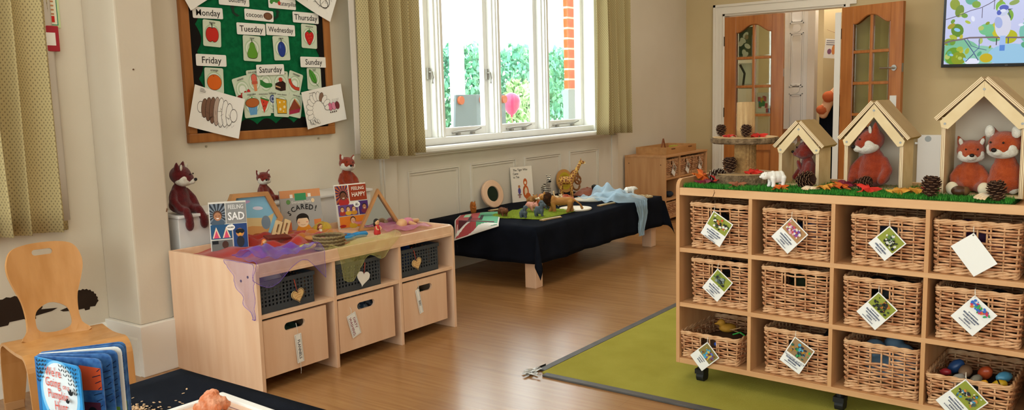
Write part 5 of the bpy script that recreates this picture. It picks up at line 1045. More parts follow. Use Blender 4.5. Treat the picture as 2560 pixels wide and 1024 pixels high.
def c_tiger(p, w, h):
    p.rect(-w / 2, w / 2, 0, h, '#ece2d2'); p.ell(.03, .075, .03, .052, '#c9622c'); p.ell(.032, .075, .016, .034, '#ecd0a8'); p.ell(.03, .15, .02, .03, '#c9622c'); p.ell(.03, .146, .01, .012, '#f0dcbc'); p.ell(.05, .035, .028, .03, '#c9622c')
    for k in range(5): p.line([(.008, .06 + .012 * k), (.022, .062 + .012 * k)], .0025, '#6a2c14')
    p.ell(-.035, .085, .014, .026, '#5a4a86'); p.ell(-.035, .12, .011, .012, '#c07a48'); p.line([(-.04, .06), (-.042, .03)], .006, '#8a3a4a'); p.line([(-.03, .06), (-.03, .03)], .006, '#8a3a4a'); p.rect(-.055, -.015, .052, .06, '#8a6a5a')
book('picture_book', 'white The Tiger Who Came to Tea picture book leaning on panelling', (-3.715, 5.37, TZT), (R(-5), 0, R(74)), .215, .275, .006, c_tiger, mat('book_cream', '#ece2d2', .45, .3), [('The Tiger Who', -.012, .25, .024, '#221a16', .004, 0, .95), ('Came', -.062, .222, .024, '#221a16', .004, 0, .95), ('to Tea', -.058, .195, .024, '#221a16', .004, 0, .95)])
def animal(name, label, loc, rot, s_, body, legs, neck, head, mats, extra=(), tail=None, ears=None, cat='toy animal', vox=None, snout=None, leg_r=.012, up=False):
    """toy quadruped, head towards -y. body: (half length, half width, half height, belly height)"""
    bl, bw, bh, bz = body; pr = [((0, 0, bz), (bw, bl, bh), None, 0), ((0, -bl * .55, bz + bh * .1), (bw * .95, bl * .48, bh * .98), None, 0), ((0, bl * .55, bz + bh * .06), (bw * .95, bl * .46, bh * .96), None, 0)]
    for sx in (-1, 1):
        for sy, off in ((-1, legs[1]), (1, -legs[1])):
            y = sy * bl * .68; r0 = leg_r
            pr.append(('c', [((sx * bw * .62, y, bz - bh * .1), r0 * 1.5), ((sx * bw * .66, y + off * .5 * sx, bz * .45), r0), ((sx * bw * .66, y + off * sx - .002, .012), r0 * .95), ((sx * bw * .66, y + off * sx - r0 * .6, r0 * .55), r0 * .75)], legs[2] if len(legs) > 2 else 0))
    pr.append(('c', neck, 0)); hc, hr, hp = head; pr.append((hc, hr, (R(hp), 0, 0), 0))
    if snout: pr.append((snout[0], snout[1], (R(hp), 0, 0), snout[2]))
    if ears:
        for sx in (-1, 1): pr.append(((sx * ears[0][0], ears[0][1], ears[0][2]), ears[1], (0, sx * .4, 0), ears[2] if len(ears) > 2 else 0))
    if tail: pr.append(('c', tail, 0))
    pr += list(extra); o = mk('skin', blob(pr, vox or max(.0028, s_ * .0), 1, mats), None, None)
    t = thing(name, label, cat, loc, rot, None, s_); o.name = 'body'; o.parent = t
    e = MB()
    for sx in (-1, 1): e.ell((sx * hr[0] * .72, hc[1] - hr[1] * .45, hc[2] + hr[2] * .35), (.0028, .0028, .0028), 7, 5)
    e.build('eyes', M_ink, t); return t
M_lion = mat('lion_tan', '#b5803e', .6, .25, '#a06a30', (1, 1, 1), 30); M_mane = mat('lion_mane', '#2c1b12', .9, .1, '#4a2c18', (1, 1, 1), 60, bump=.8, bscale=200); M_cream = mat('toy_cream', '#e2d0b0', .6, .2)
lion_t = animal('toy_lion', 'toy lion with dark mane standing mid table', (-3.1, 4.95, TZT + .004), R(-58), 1.0, (.075, .028, .032, .085), (0, .012), [((0, -.055, .1), .03), ((0, -.085, .115), .03)], ((0, -.105, .12), (.024, .028, .026), 0), [M_lion, M_mane, M_cream], extra=[((0, -.082, .112), (.042, .03, .046), None, 1), ((0, -.07, .085), (.03, .03, .036), None, 1), ('c', [((0, .075, .095), .006), ((0, .11, .06), .005), ((0, .12, .03), .009)], 0)], snout=((0, -.128, .112), (.014, .014, .012), 2), ears=((.026, -.1, .15), (.009, .006, .009)))
lion_t.scale = (1.0, 1.2, .92); lion_t.location.z = TZT + .003
def zmat(name, a, b_, sc, thr=.5, dist=3):
    m = bpy.data.materials.new(name); m.use_nodes = True; nt = m.node_tree; b = nt.nodes['Principled BSDF']; L = nt.links.new; tc = nt.nodes.new('ShaderNodeTexCoord'); wv = nt.nodes.new('ShaderNodeTexWave'); wv.bands_direction = 'Z'; wv.inputs['Scale'].default_value = sc; wv.inputs['Distortion'].default_value = dist; L(tc.outputs['Object'], wv.inputs[0])
    r = nt.nodes.new('ShaderNodeValToRGB'); r.color_ramp.interpolation = 'CONSTANT'; r.color_ramp.elements[0].color = lin(a); r.color_ramp.elements[1].color = lin(b_); r.color_ramp.elements[1].position = thr; L(wv.outputs[0], r.inputs[0]); L(r.outputs[0], b.inputs['Base Color']); return m
M_zeb = zmat('zebra_stripes', '#e6dcc6', '#2a1c14', 28)
animal('toy_zebra', 'striped toy zebra facing forward beside the tiger book', (-3.6, 5.52, TZT), R(50), 1.15, (.055, .022, .025, .085), (0, .004), [((0, -.045, .1), .018), ((0, -.062, .135), .015)], ((0, -.075, .148), (.013, .026, .014), 25), [M_zeb, M_ink], snout=((0, -.094, .138), (.01, .01, .009), 1), ears=((.011, -.062, .17), (.005, .004, .013)), leg_r=.008)
def vmat(name, a, b_, sc):
    m = bpy.data.materials.new(name); m.use_nodes = True; nt = m.node_tree; b = nt.nodes['Principled BSDF']; L = nt.links.new; tc = nt.nodes.new('ShaderNodeTexCoord'); v = nt.nodes.new('ShaderNodeTexVoronoi'); v.feature = 'DISTANCE_TO_EDGE'; v.inputs['Scale'].default_value = sc; L(tc.outputs['Object'], v.inputs['Vector'])
    r = nt.nodes.new('ShaderNodeValToRGB'); r.color_ramp.interpolation = 'CONSTANT'; r.color_ramp.elements[0].color = lin(a); r.color_ramp.elements[1].color = lin(b_); r.color_ramp.elements[1].position = .09; L(v.outputs['Distance'], r.inputs[0]); L(r.outputs[0], b.inputs['Base Color']); return m
M_gir = vmat('giraffe_patches', '#d8a848', '#8a4a18', 55)
animal('toy_giraffe', 'tall toy giraffe standing before the round wooden discs', (-3.52, 5.70, TZT), R(118), 1.18, (.05, .022, .028, .12), (0, .006), [((0, -.035, .135), .02), ((0, -.07, .19), .014), ((0, -.095, .235), .011)], ((0, -.108, .243), (.011, .024, .012), 15), [M_gir, M_cream], snout=((0, -.126, .236), (.008, .01, .007), 1), ears=((.014, -.094, .252), (.008, .003, .005)), tail=[((0, .05, .13), .004), ((0, .065, .09), .003)], extra=[('c', [((.005, -.1, .25), .0035), ((.006, -.1, .268), .003)], 0), ('c', [((-.005, -.1, .25), .0035), ((-.006, -.1, .268), .003)], 0)], leg_r=.008, vox=.0026)
M_pig = mat('pig_pink', '#c98a78', .6, .25); M_rh = mat('rhino_grey', '#57636a', .6, .25, '#465056', (1, 1, 1), 30)
animal('toy_pig', 'pink toy pig lying on the green cloth', (-3.28, 4.83, TZT + .022), R(70), .9, (.05, .026, .026, .04), (0, .004), [((0, -.04, .042), .02), ((0, -.055, .045), .02)], ((0, -.062, .046), (.02, .022, .02), 0), [M_pig, M_cream], snout=((0, -.084, .042), (.009, .008, .009), 0), ears=((.014, -.055, .068), (.008, .004, .009)), leg_r=.009)
animal('toy_seal', 'small dark grey toy seal standing at the cloth front edge', (-3.16, 4.56, TZT + .012), R(100), .8, (.026, .02, .03, .045), (0, .002), [((0, -.012, .07), .018), ((0, -.016, .085), .016)], ((0, -.02, .09), (.016, .02, .016), 0), [M_rh, M_cream], snout=((0, -.038, .086), (.007, .01, .006), 0), leg_r=.01)
animal('toy_hippo', 'dark blue-grey toy hippo on the green cloth front', (-3.1, 4.66, TZT + .012), R(110), .85, (.035, .022, .032, .05), (0, .003), [((0, -.02, .07), .018), ((0, -.025, .09), .017)], ((0, -.03, .095), (.017, .022, .017), 0), [M_rh, M_cream], snout=((0, -.05, .09), (.012, .012, .01), 0), ears=((.012, -.022, .115), (.005, .003, .006)), leg_r=.01)
animal('toy_rhino', 'grey toy rhino between pig and lion', (-3.26, 4.97, TZT + .018), R(80), .85, (.05, .026, .028, .045), (0, .004), [((0, -.045, .05), .02), ((0, -.065, .048), .018)], ((0, -.08, .045), (.016, .026, .017), -10), [M_rh, M_cream], extra=[('c', [((0, -.102, .055), .006), ((0, -.108, .078), .0025)], 1)], ears=((.012, -.062, .07), (.005, .003, .008)), leg_r=.01)
M_cap = mat('capybara_brown', '#7a4a2c', .7, .2, '#5c3420', (1, 1, 1), 40)
animal('toy_beaver', 'brown toy beaver at left of the green cloth', (-3.36, 4.6, TZT + .008), R(60), .85, (.05, .028, .028, .04), (0, .004), [((0, -.045, .045), .02), ((0, -.058, .046), .019)], ((0, -.068, .046), (.019, .024, .019), 0), [M_cap, M_cream], ears=((.013, -.058, .066), (.005, .003, .006)), leg_r=.009)
animal('toy_bear', 'tan toy bear crouching before the tiger book', (-3.47, 5.13, TZT + .005), R(55), .95, (.05, .03, .03, .048), (0, .004), [((0, -.045, .06), .022), ((0, -.06, .07), .02)], ((0, -.07, .075), (.02, .024, .02), 0), [mat('bear_tan', '#a5723c', .7, .2), M_cream], snout=((0, -.09, .068), (.01, .012, .009), 1), ears=((.015, -.062, .097), (.006, .004, .006)))
animal('toy_cub', 'small tan toy cub standing behind the lion head', (-3.33, 5.26, TZT), R(60), .8, (.045, .022, .024, .07), (0, .006), [((0, -.04, .08), .018), ((0, -.058, .09), .017)], ((0, -.068, .095), (.018, .02, .018), 0), [mat('cub_cream', '#c9ae86', .7, .2), M_cream], snout=((0, -.086, .09), (.009, .009, .008), 1), ears=((.013, -.06, .114), (.006, .004, .006)), tail=[((0, .045, .075), .006), ((0, .07, .1), .008), ((.0, .075, .125), .01)])
sq = [((0, 0, .03), (.022, .024, .032), None, 0), ((0, -.008, .068), (.016, .018, .017), None, 0), ('c', [((.012, -.016, .05), .006), ((.006, -.03, .045), .005)], 0), ('c', [((-.012, -.016, .05), .006), ((-.006, -.03, .045), .005)], 0), ('c', [((0, .02, .02), .014), ((0, .034, .05), .013), ((0, .03, .075), .01)], 0), ('c', [((.01, -.006, .083), .005), ((.011, -.006, .092), .003)], 0), ('c', [((-.01, -.006, .083), .005), ((-.011, -.006, .092), .003)], 0)]
tag(mk('toy_squirrel', blob(sq, .003, 1, [mat('squirrel_rust', '#a8622c', .8, .1)]), None, None, (-3.64, 4.63, TZT), R(60)), 'small rust toy squirrel upright at the table left end', 'toy animal')
# cloth and scarves on the table
M_gk = mat('green_knit', '#8a9a34', .95, .05, '#75862a', (1, 1, 1), 90, bump=.8, bscale=220)
def f_gk(u, v): x = -3.46 + .42 * u; y = 4.5 + .5 * v + .1 * u; return (x, y, TZT + .002 + .011 * (1 + nz(x * 14, y * 14, 3)) * (1 if .04 < u < .96 and .04 < v < .96 else .2))
o = surf(f_gk, 30, 34).build('green_cloth', M_gk, smooth=True); tag(o, 'crumpled green knitted cloth beneath the toy animals', 'cloth'); o.modifiers.new('thick', 'SOLIDIFY').thickness = .002
def dome(cx_, cy_, rx, ry, h_, sd):
    def f(u, v): a = 2 * PI * u; r = v; k = 1 + .15 * nz(math.cos(a) * 1.5, math.sin(a) * 1.5, sd); return (cx_ + rx * r * k * math.cos(a), cy_ + ry * r * k * math.sin(a), TZT + .003 + h_ * (1 - r ** 2.2) * (1 + .25 * nz(u * 9, v * 5, sd)))
    return f
scarf('orange_scarf', 'bright orange organza mound in front of the tiger book', dome(-3.42, 5.2, .075, .1, .085, 2), 30, 14, organza('orange_scarf_cloth', '#e0641c', .82))
scarf('orange_scarf', 'small orange organza heap behind the lion', dome(-3.4, 5.48, .07, .12, .05, 5), 30, 14, MATS['orange_scarf_cloth'])
scarf('rust_scarf', 'dull rust cloth heap right of the giraffe', dome(-3.5, 5.99, .1, .16, .05, 7), 30, 14, organza('rust_cloth', '#a8542c', .95))
bear_t = animal('toy_dark_bear', 'small black toy bear on the rust cloth', (-3.42, 5.98, TZT + .04), R(40), .7, (.045, .024, .024, .04), (0, .004), [((0, -.04, .045), .018), ((0, -.05, .048), .017)], ((0, -.058, .05), (.017, .02, .017), 0), [mat('toy_black', '#1f1c1a', .6, .2), M_cream])
def plate(label, loc, r, m_, m2):
    t = thing('wood_slice_plate', label, 'plate', loc); MB().lathe([(0, 0), (r, 0), (r * 1.02, .004), (r * 1.02, .009), (r, .012), (r * .86, .012), (r * .82, .008), (0, .008)], 36).build('dish', m_, t, bevel=0); return t
M_pl = mat('plate_cream', '#e2d6c2', .5, .3)
plate('round cream wooden plate behind the toy lion', (-3.1, 5.14, TZT), .115, M_pl, None); plate('round cream wooden plate left of the blue scarf', (-3.28, 5.66, TZT), .13, M_pl, None)
for k, (lab, loc, rt, ln_) in enumerate((('beaded wooden ruler at the front of the green cloth', (-3.0, 4.66, TZT), R(80), .19), ('beaded wooden ruler in front of the blue scarf', (-3.02, 5.46, TZT), R(84), .2), ('beaded wooden ruler behind the squirrel on table left', (-3.6, 4.86, TZT), R(75), .13))):
    t = thing('bead_ruler', lab, 'ruler', loc, rt); box('strip', -ln_ / 2, ln_ / 2, -.012, .012, 0, .006, mat('ruler_wood', '#a5855c', .6, .2), t, .002); box('end_block', -ln_ / 2 - .012, -ln_ / 2 + .02, -.022, .012, 0, .009, MATS['ruler_wood'], t, .003)
    b_ = MB()
    for i in range(int(ln_ / .008)): b_.ell((-ln_ / 2 + .006 + i * .008, 0, .008), (.004, .007, .004), 7, 5)
    b_.build('beads', mat('bead_cream', '#d8c8a0', .5, .3), t, smooth=True, fix=False)
t = thing('bead_mat', 'round pebble-bead coaster at the table right end', 'coaster', (-2.99, 5.99, TZT)); MB().lathe([(0, 0), (.085, 0), (.085, .004), (0, .004)], 30).build('base', MATS['ruler_wood'], t); b_ = MB(); rn = random.Random(3)
for i in range(80):
    r_ = .08 * math.sqrt(rn.random()); a = rn.uniform(0, 6.3); b_.ell((r_ * math.cos(a), r_ * math.sin(a), .007), (.008, .007, .005), 7, 5)
tag(b_.build('pebbles', mat('bead_tan', '#c9b48c', .5, .3, '#8a7048', (1, 1, 1), 90), t, smooth=True, fix=False), kind='stuff')
def f_bl(u, v):
    s_ = v * .62; x0_ = -3.28; x = x0_ + s_; y = 5.47 + .42 * u + .02 * math.sin(9 * v)
    if x < TX1 - .012: return (x, y - .03 * v, TZT + .012 + .06 * (1 + 1.3 * nz(x * 15, y * 15, 5)) * (1 - .6 * abs(2 * u - 1)) * min(1, (TX1 - x) * 8 + .15))
    d = x - (TX1 - .012); k = max(.05, .5 - d * 1.5); return (TX1 + .03 + .03 * abs(nz(y * 34, d * 9, 2)), 5.7 + (y - 5.7) * k + .02 * math.sin(d * 22), TZT + .018 - d * 1.15)
scarf('blue_scarf', 'pale blue organza scarf hanging over the table front', f_bl, 40, 50, O_blue)
M_pb = mat('polar_white', '#e8e4dc', .5, .3)
pbear = dict(body=(.06, .032, .036, .07), legs=(0, .006), neck=[((0, -.05, .08), .028), ((0, -.075, .082), .024)], head=((0, -.09, .08), (.021, .028, .021), 0))
animal('toy_polar_bear', 'white toy polar bear beside the blue scarf', (-3.03, 5.84, TZT + .03), R(150), .62, pbear['body'], pbear['legs'], pbear['neck'], pbear['head'], [M_pb, M_ink], snout=((0, -.117, .073), (.011, .012, .01), 0), ears=((.016, -.082, .102), (.006, .004, .006)), leg_r=.014)
def f_bk(u, v):
    x = -3.56 + .6 * u - .0; y = 4.27 + .32 * v; lift = 0
    return (x * 1.0, y, TZT + .004 + .006 * math.sin(u * PI) )
# open picture magazine sagging over the table corner
def f_mag(u, v):
    c = [Vector(q) for q in ((-3.50, 4.232, .285), (-3.15, 4.262, .402), (-3.648, 4.487, .407), (-3.505, 4.775, .407))]
    p = c[0].lerp(c[1], u).lerp(c[2].lerp(c[3], u), v); f = min(1, max(0, (p.y - 4.262) / .02)); return (p.x, p.y, max(p.z, p.z + (TZT + .008 - p.z) * f) + .006 * math.sin(u * PI) * v)
tm = thing('picture_magazine', 'open red and green picture booklet sagging over table left edge', 'booklet', (0, 0, 0))
o = surf(f_mag, 16, 16).build('pages', M_paper, tm, smooth=True); o.modifiers.new('thick', 'SOLIDIFY').thickness = .003
def lay(mb_pts, col, k): 
    return MB().add([Vector(f_mag(u, v)) + Vector((0, -.0006 * k, .0006 * k + .0006)) for u, v in mb_pts], [tuple(range(len(mb_pts)))]).build('printed_patch', flat(col), tm, fix=False)
def patch(u0, u1, v0, v1, col, k=1): 
    n = 12; m_ = surf(lambda a, b: Vector(f_mag(u0 + (u1 - u0) * a, v0 + (v1 - v0) * b)) + Vector((0, -.0007 * k, .0008 * k + .0006)), 8, n); return m_.build('printed_patch', flat(col), tm, fix=False)
patch(.03, .5, .03, .97, '#b04a4e', 1); patch(.5, .97, .03, .97, '#5fae88', 1); patch(.1, .9, .12, .2, '#5a2c34', 2); patch(.3, .6, .25, .45, '#8a2c34', 2); patch(.15, .3, .55, .9, '#a8d8b8', 2); patch(.5, .85, .6, .75, '#3a7a5c', 2); patch(.55, .62, .3, .7, '#222028', 3); patch(.3, .36, .2, .6, '#222028', 3)
# round wooden discs behind the giraffe
t = thing('wooden_disc', 'yellow-centred round wooden disc leaning behind the giraffe', 'disc', (-3.72, 6.02, TZT), (R(-10), 0, R(80)))
m_ = MB(); m_.lathe([(0, -.006), (.1, -.006), (.1, .006), (0, .006)], 36); m_.v = [(x, z, y + .1) for x, y, z in m_.v]; m_.build('disc', mat('disc_tan', '#c08a48', .5, .3), t); p = Print(); p.ell(0, .1, .075, .075, '#b8a024', n=30); p.ell(0, .1, .055, .055, '#a88a20', n=30); p.build(t, y=-.0066)
t = thing('ring_trivet', 'brown wooden trivet of looped rings leaning right of giraffe', 'trivet', (-3.69, 6.19, TZT), (R(-10), 0, R(76))); m_ = MB()
for cx_, cz_, r_ in ((0, .05, .045), (0, .13, .042), (.03, .09, .035), (-.05, .1, .03)): m_.tube([(cx_ + r_ * math.cos(2 * PI * k / 24), 0, cz_ + .004 + r_ * math.sin(2 * PI * k / 24)) for k in range(24)], .0085, 8, closed=True)
m_.build('rings', mat('trivet_brown', '#8a5a34', .6, .2), t, smooth=True, fix=False); t.location.y = 6.16; t.location.x = -3.7

# ================================================================== CORNER CABINET
cb = thing('corner_cabinet', 'maple basket cabinet in the corner beside the black table', 'cabinet', (-3.35, 7.2, 0), R(90))
CW, CD, CH = 1.0, .43, .635
box('side_panel', 0, .018, 0, CD, 0, CH - .018, M_beech, cb); box('side_panel', CW - .018, CW, 0, CD, 0, CH - .018, M_beech, cb); box('top', -.004, CW + .004, -.004, CD, CH - .018, CH, mat('beech_lvl', '#cf9d6c', .45, .35, '#c08c5c', (.6, 6, 6), 4, 5), cb, .002); box('back_panel', .018, CW - .018, CD - .008, CD, 0, CH - .018, M_beech, cb, 0)
for z in (.03, .205, .405): box('shelf', .018, CW - .018, .004, CD - .008, z, z + .018, MATS['beech_lvl'], cb, .001)
for x in (.335, .655): box('divider', x, x + .016, .006, CD - .01, .048, .405, M_beech, cb, .001)
for x in (.335,): box('divider', x, x + .016, .006, CD - .01, .423, CH - .018, M_beech, cb, .001)
for y, z in ((.05, .55), (.385, .56)): MB().tube([(-.0015, y, z), (.001, y, z)], .005, 10).build('bolt_cap', flat('#4a2f1c'), cb)
# ================================================================== WICKER BASKETS
M_wk = mat('wicker_buff', '#d9a67a', .5, .35, '#aa6c44', (1, 1, 1), 34, 3, contrast=(.35, .65)); M_wk2 = mat('wicker_pale', '#dcb186', .5, .35, '#b88052', (1, 1, 1), 26, 3, contrast=(.3, .7))
def wicker(w_, d_, h_, hole, seed, flare=.006, step=.0102, rod=.0043, stake=.04):
    """returns (weave mesh, stakes mesh, rim mesh); front is y = -d/2. hole = (half width, z0, z1) hand gap in the front"""
    rn = random.Random(seed); hw, hd = w_ / 2, d_ / 2; r = .012
    def per(s_):   # perimeter point and outward normal, s in metres from the front-left corner, going right
        L_ = [w_ - 2 * r, d_ - 2 * r]; q = PI * r / 2; seg = [L_[0], q, L_[1], q, L_[0], q, L_[1], q]; tot = sum(seg); s_ %= tot; k = 0
        while s_ > seg[k]: s_ -= seg[k]; k += 1
        side = k // 2; base = [(-hw + r, -hd), (hw, -hd + r), (hw - r, hd), (-hw, hd - r)][side]; dr = [(1, 0), (0, 1), (-1, 0), (0, -1)][side]; nr = [(0, -1), (1, 0), (0, 1), (-1, 0)][side]
        if k % 2 == 0: return Vector((base[0] + dr[0] * s_, base[1] + dr[1] * s_)), Vector(nr)
        a = s_ / q * PI / 2; c = [(hw - r, -hd + r), (hw - r, hd - r), (-hw + r, hd - r), (-hw + r, -hd + r)][side]; n2 = Vector(nr) * math.cos(a) + Vector(dr) * math.sin(a); return Vector(c) + n2 * r, n2
    tot = 2 * (w_ - 2 * r) + 2 * (d_ - 2 * r) + 2 * PI * r; ns = int(round(tot / stake / 2)) * 2 + 1; ds = tot / ns
    weave = MB(); stakes = MB(); rim = MB(); rows = int((h_ - .042) / step)
    def out(z): return flare * (z / h_ - .5) * 2
    fl = w_ - 2 * r
    for i in range(rows):
        z = .026 + i * step + step * .5; ph = i % 2; pts = []; n = ns * 6; rr = rod * rn.uniform(.85, 1.15); dz0 = rn.uniform(0, 6)
        for k in range(n + 1):
            s_ = tot * k / n; p, nn = per(s_); wv = math.cos(PI * s_ / ds + PI * ph); off = out(z) + .0052 * wv
            gap = hole and hole[1] < z < hole[2] and abs(s_ - fl / 2) < hole[0]
            zz = z + .0014 * math.sin(s_ * 31 + dz0)
            if gap:
                if len(pts) > 1: weave.tube(pts, rr, 5)
                pts = []
            else: pts.append((p.x + nn.x * off, p.y + nn.y * off, zz))
        if len(pts) > 1: weave.tube(pts, rr, 5)
    for k in range(ns):
        s_ = ds * (k + .0); p, nn = per(s_)
        if hole and abs(s_ - fl / 2) < hole[0] * .96 and abs(abs(s_ - fl / 2)) > ds * (.5 if hole[0] < .04 else .95):
            stakes.tube([(p.x, p.y - out(z), z) for z in (.004, hole[1])], .0034, 5); stakes.tube([(p.x, p.y - out(z), z) for z in (hole[2], h_ - .008)], .0034, 5); continue
        stakes.tube([(p.x + nn.x * (out(z)), p.y + nn.y * out(z), z) for z in (.004, h_ * .5, h_ - .008)], .0034, 5)
    if hole:
        for sx in (-1, 1): stakes.tube([(sx * hole[0] * 1.02, -hd - out(hole[1]), hole[1] - .02), (sx * hole[0] * 1.02, -hd - out(hole[2]), hole[2] + .012)], .0036, 5)
    for zz, rr, amp in ((.008, .0048, .0038), (h_ - .006, .005, .0034), (h_ - .013, .0042, .0028), (.019, .0042, .0036)):
        for ph in (0, PI):
            n = ns * 5; rim.tube([(lambda p, nn, a: (p.x + nn.x * (out(zz) + amp * .7 * math.cos(a)), p.y + nn.y * (out(zz) + amp * .7 * math.cos(a)), zz + amp * math.sin(a)))(*per(tot * k / n), PI * 2 * k / 10 * .9 + ph) for k in range(n)], rr, 5, closed=True)
    stakes.box(-hw + .004, hw - .004, -hd + .004, hd - .004, .002, .006)
    ms = []
    for mb_, m_ in ((weave, M_wk), (stakes, M_wk2), (rim, M_wk2)):
        me = mb_.mesh(); me.materials.append(m_); me.shade_smooth(); ms.append(me)
    return ms
def basket(name, label, loc, rot, ms, group):
    t = thing(name, label, 'basket', loc, rot, group)
    tag(mk('weave', ms[0], None, t), kind='stuff'); tag(mk('stakes', ms[1], None, t), kind='stuff'); mk('rim', ms[2], None, t); return t
# baskets of the corner cabinet
wk_s = wicker(.275, .3, .172, (.03, .115, .145), 21, .004, .0102, .0043, .036); wk_l = wicker(.27, .3, .14, None, 22, .004, .0102, .0043, .036)
def CBP(x, y, z): return Vector((-3.35 - y, 7.2 + x, z))
GC = 'baskets in the corner cabinet'
for k, x in enumerate((.178, .502, .815)):
    basket('wicker_basket', ('left', 'middle', 'right')[k] + ' top wicker basket of the corner cabinet', CBP(x, .17, .4235), R(90), wk_s, GC)
for k, x in enumerate((.178, .502, .82)): basket('wicker_basket', ('nearest', 'middle', 'furthest')[k] + ' lower wicker basket of the corner cabinet', CBP(x, .17, .0485), R(90), wk_l, GC)
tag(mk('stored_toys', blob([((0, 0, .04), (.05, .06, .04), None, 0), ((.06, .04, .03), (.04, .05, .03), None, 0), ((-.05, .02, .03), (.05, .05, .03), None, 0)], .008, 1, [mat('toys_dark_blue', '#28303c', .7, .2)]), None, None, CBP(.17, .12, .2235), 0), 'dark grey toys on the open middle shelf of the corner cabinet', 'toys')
# hanging picture tags
def photo_tag(name, label, loc, rotz, ang, w_, h_, photo, blobs, seed, group, ph=.55, txt=True, plain=False, tcol='#2c3a5c'):
    """card hung by its upper left corner (the origin); photograph in the upper part, words below"""
    t = thing(name, label, 'tag', loc, (0, R(ang), rotz), group); rn = random.Random(seed); r = .003
    MB().box(-.006, w_ - .006, -.0012, 0, -h_ + .006, .006).build('card', M_card, t, bevel=.0004)
    MB().tube([(0, -.0014, 0), (0, .0002, 0)], .0028, 10).build('eyelet', flat('#55504a'), t)
    a = R(ang); up = (-math.sin(a), math.cos(a)); MB().tube([(0, -.0015, 0), (up[0] * .01 + .003, -.004, up[1] * .01), (up[0] * .022, .002, up[1] * .022), (up[0] * .026 - .003, .012, up[1] * .026), (up[0] * .01 - .002, .003, up[1] * .01)], .0009, 5).build('string', flat('#e0d8c8'), t)
    if plain: return t
    p = Print(); x0, x1, z1, z0 = -.002, w_ - .010, .002, .002 - (h_ - .008) * ph; p.rect(x0, x1, z0, z1, photo)
    for k in range(52 if len(blobs) > 1 else 0):
        cx_, cz_ = rn.gauss((x0 + x1) / 2, (x1 - x0) * .2), rn.gauss((z0 + z1) / 2, (z1 - z0) * .2); rr = rn.uniform(.003, .007); 
        if x0 + rr < cx_ < x1 - rr and z0 + rr < cz_ < z1 - rr: p.ell(cx_, cz_, rr, rr * rn.uniform(.5, 1), rn.choice(blobs), rn.uniform(0, 3), 9)
    p.build(t, y=-.0013)
    if txt:
        # printed lines too small to read in the photograph: rows of broken ink; a string is a line that can be read
        q = Print(); wd = x1 - x0
        for k, tx in enumerate(txt):
            zl = z0 - .009 - k * .0088; 
            if isinstance(tx, str): text(tx, .0105, flat(tcol), t, (x0 + x1) / 2, zl, -.0042, .006); continue
            lw, hh = tx; x = (x0 + x1) / 2 - lw * wd / 2; xe = x + lw * wd
            while x < xe:
                w2 = rn.uniform(.0014, .0034); q.rect(x, min(x + w2, xe), zl - hh * rn.uniform(.35, .5), zl + hh * rn.uniform(.35, .55), tcol); x += w2 + rn.uniform(.0006, .0014)
        if q.m: q.build(t, 'printed_lines', y=-.0013)
    return t
for k, (x, lab) in enumerate(((.178, 'diamond-hung picture tag on left top cabinet basket'), (.502, 'diamond-hung picture tag on middle top cabinet basket'), (.815, 'diamond-hung picture tag on right top cabinet basket'))):
    photo_tag('basket_tag', lab, CBP(x, -.002, .545), R(90), 32, .08, .1, '#b08a6c', ['#8a3a3c', '#d8c8b0', '#4a8a7a'], k, 'tags on cabinet baskets', txt=None)
# tray and triangle on the cabinet
t = thing('wooden_tray_box', 'shallow wooden tray box on top of the corner cabinet', 'tray', CBP(.5, .22, CH), R(90)); M_tb = mat('tray_oak', '#c79660', .5, .3, '#b58450', (1, 6, 6), 3)
box('base', -.36, .36, -.16, .16, 0, .008, M_tb, t); 
for a in ((-.36, .36, -.16, -.148, .07), (-.36, .36, .148, .16, .07), (-.36, -.348, -.148, .148, .07), (.348, .36, -.148, .148, .07)): box('side', a[0], a[1], a[2], a[3], .008, a[4], M_tb, t, .003)
for a in (-.2, .2): MB().tube([(a - .04, -.161, .05), (a + .04, -.161, .05)], .005, 6).build('hand_slot', flat('#6a4020'), t)
t = thing('triangle_block', 'small open wooden triangle standing on the tray box', 'block', CBP(.42, .22, CH + .0085), R(80)); m_ = MB(); 
tr = [(-.045, .006), (.045, .006), (0, .13)]
for k in range(3): m_.tube([(tr[k][0], 0, tr[k][1]), (tr[(k + 1) % 3][0], 0, tr[(k + 1) % 3][1])], .0075, 8)
m_.build('rods', mat('rod_brown', '#8a5030', .5, .3), t)
t = thing('yellow_bar', 'small yellow-green wooden bar on the tray box', 'block', CBP(.5, .15, CH + .0085), R(90)); box('bar', -.06, .06, -.02, .02, 0, .062, mat('lime_wood', '#b8b43c', .5, .3), t, .004)

# ================================================================== MOBILE CUBE UNIT
SA = R(-3.7); SO = Vector((-1.437, 3.192, 0))
def SL(x, y, z): return SO + Vector((x * math.cos(SA) - y * math.sin(SA), x * math.sin(SA) + y * math.cos(SA), z))
SW, SD, Z0, Z1 = 1.286, .40, .085, .832
su = thing('mobile_cube_unit', 'mobile beech cube unit of wicker baskets standing on the green rug', 'storage unit', SO, SA)
def s_side(x):
    r = .035; zt = .868; pts = [(0, Z0), (SD, Z0), (SD, zt)] + [(r + .0 - r * math.sin(R(a)), zt - r + r * math.cos(R(a))) for a in (0, 20, 40, 60, 75, 90)]
    m_ = MB(); m_.prism(pts, 0, .016); m_.v = [(v[1], v[0], v[2]) for v in m_.v]; return m_.build('side_panel', M_beech, su, (x, 0, 0), bevel=.0015)
s_side(-.002); s_side(SW - .014)
for x in (.3125, .6315, .951): box('divider', x, x + .0145, .003, SD - .01, Z0 + .02, Z1 - .03, M_beech, su, .001)
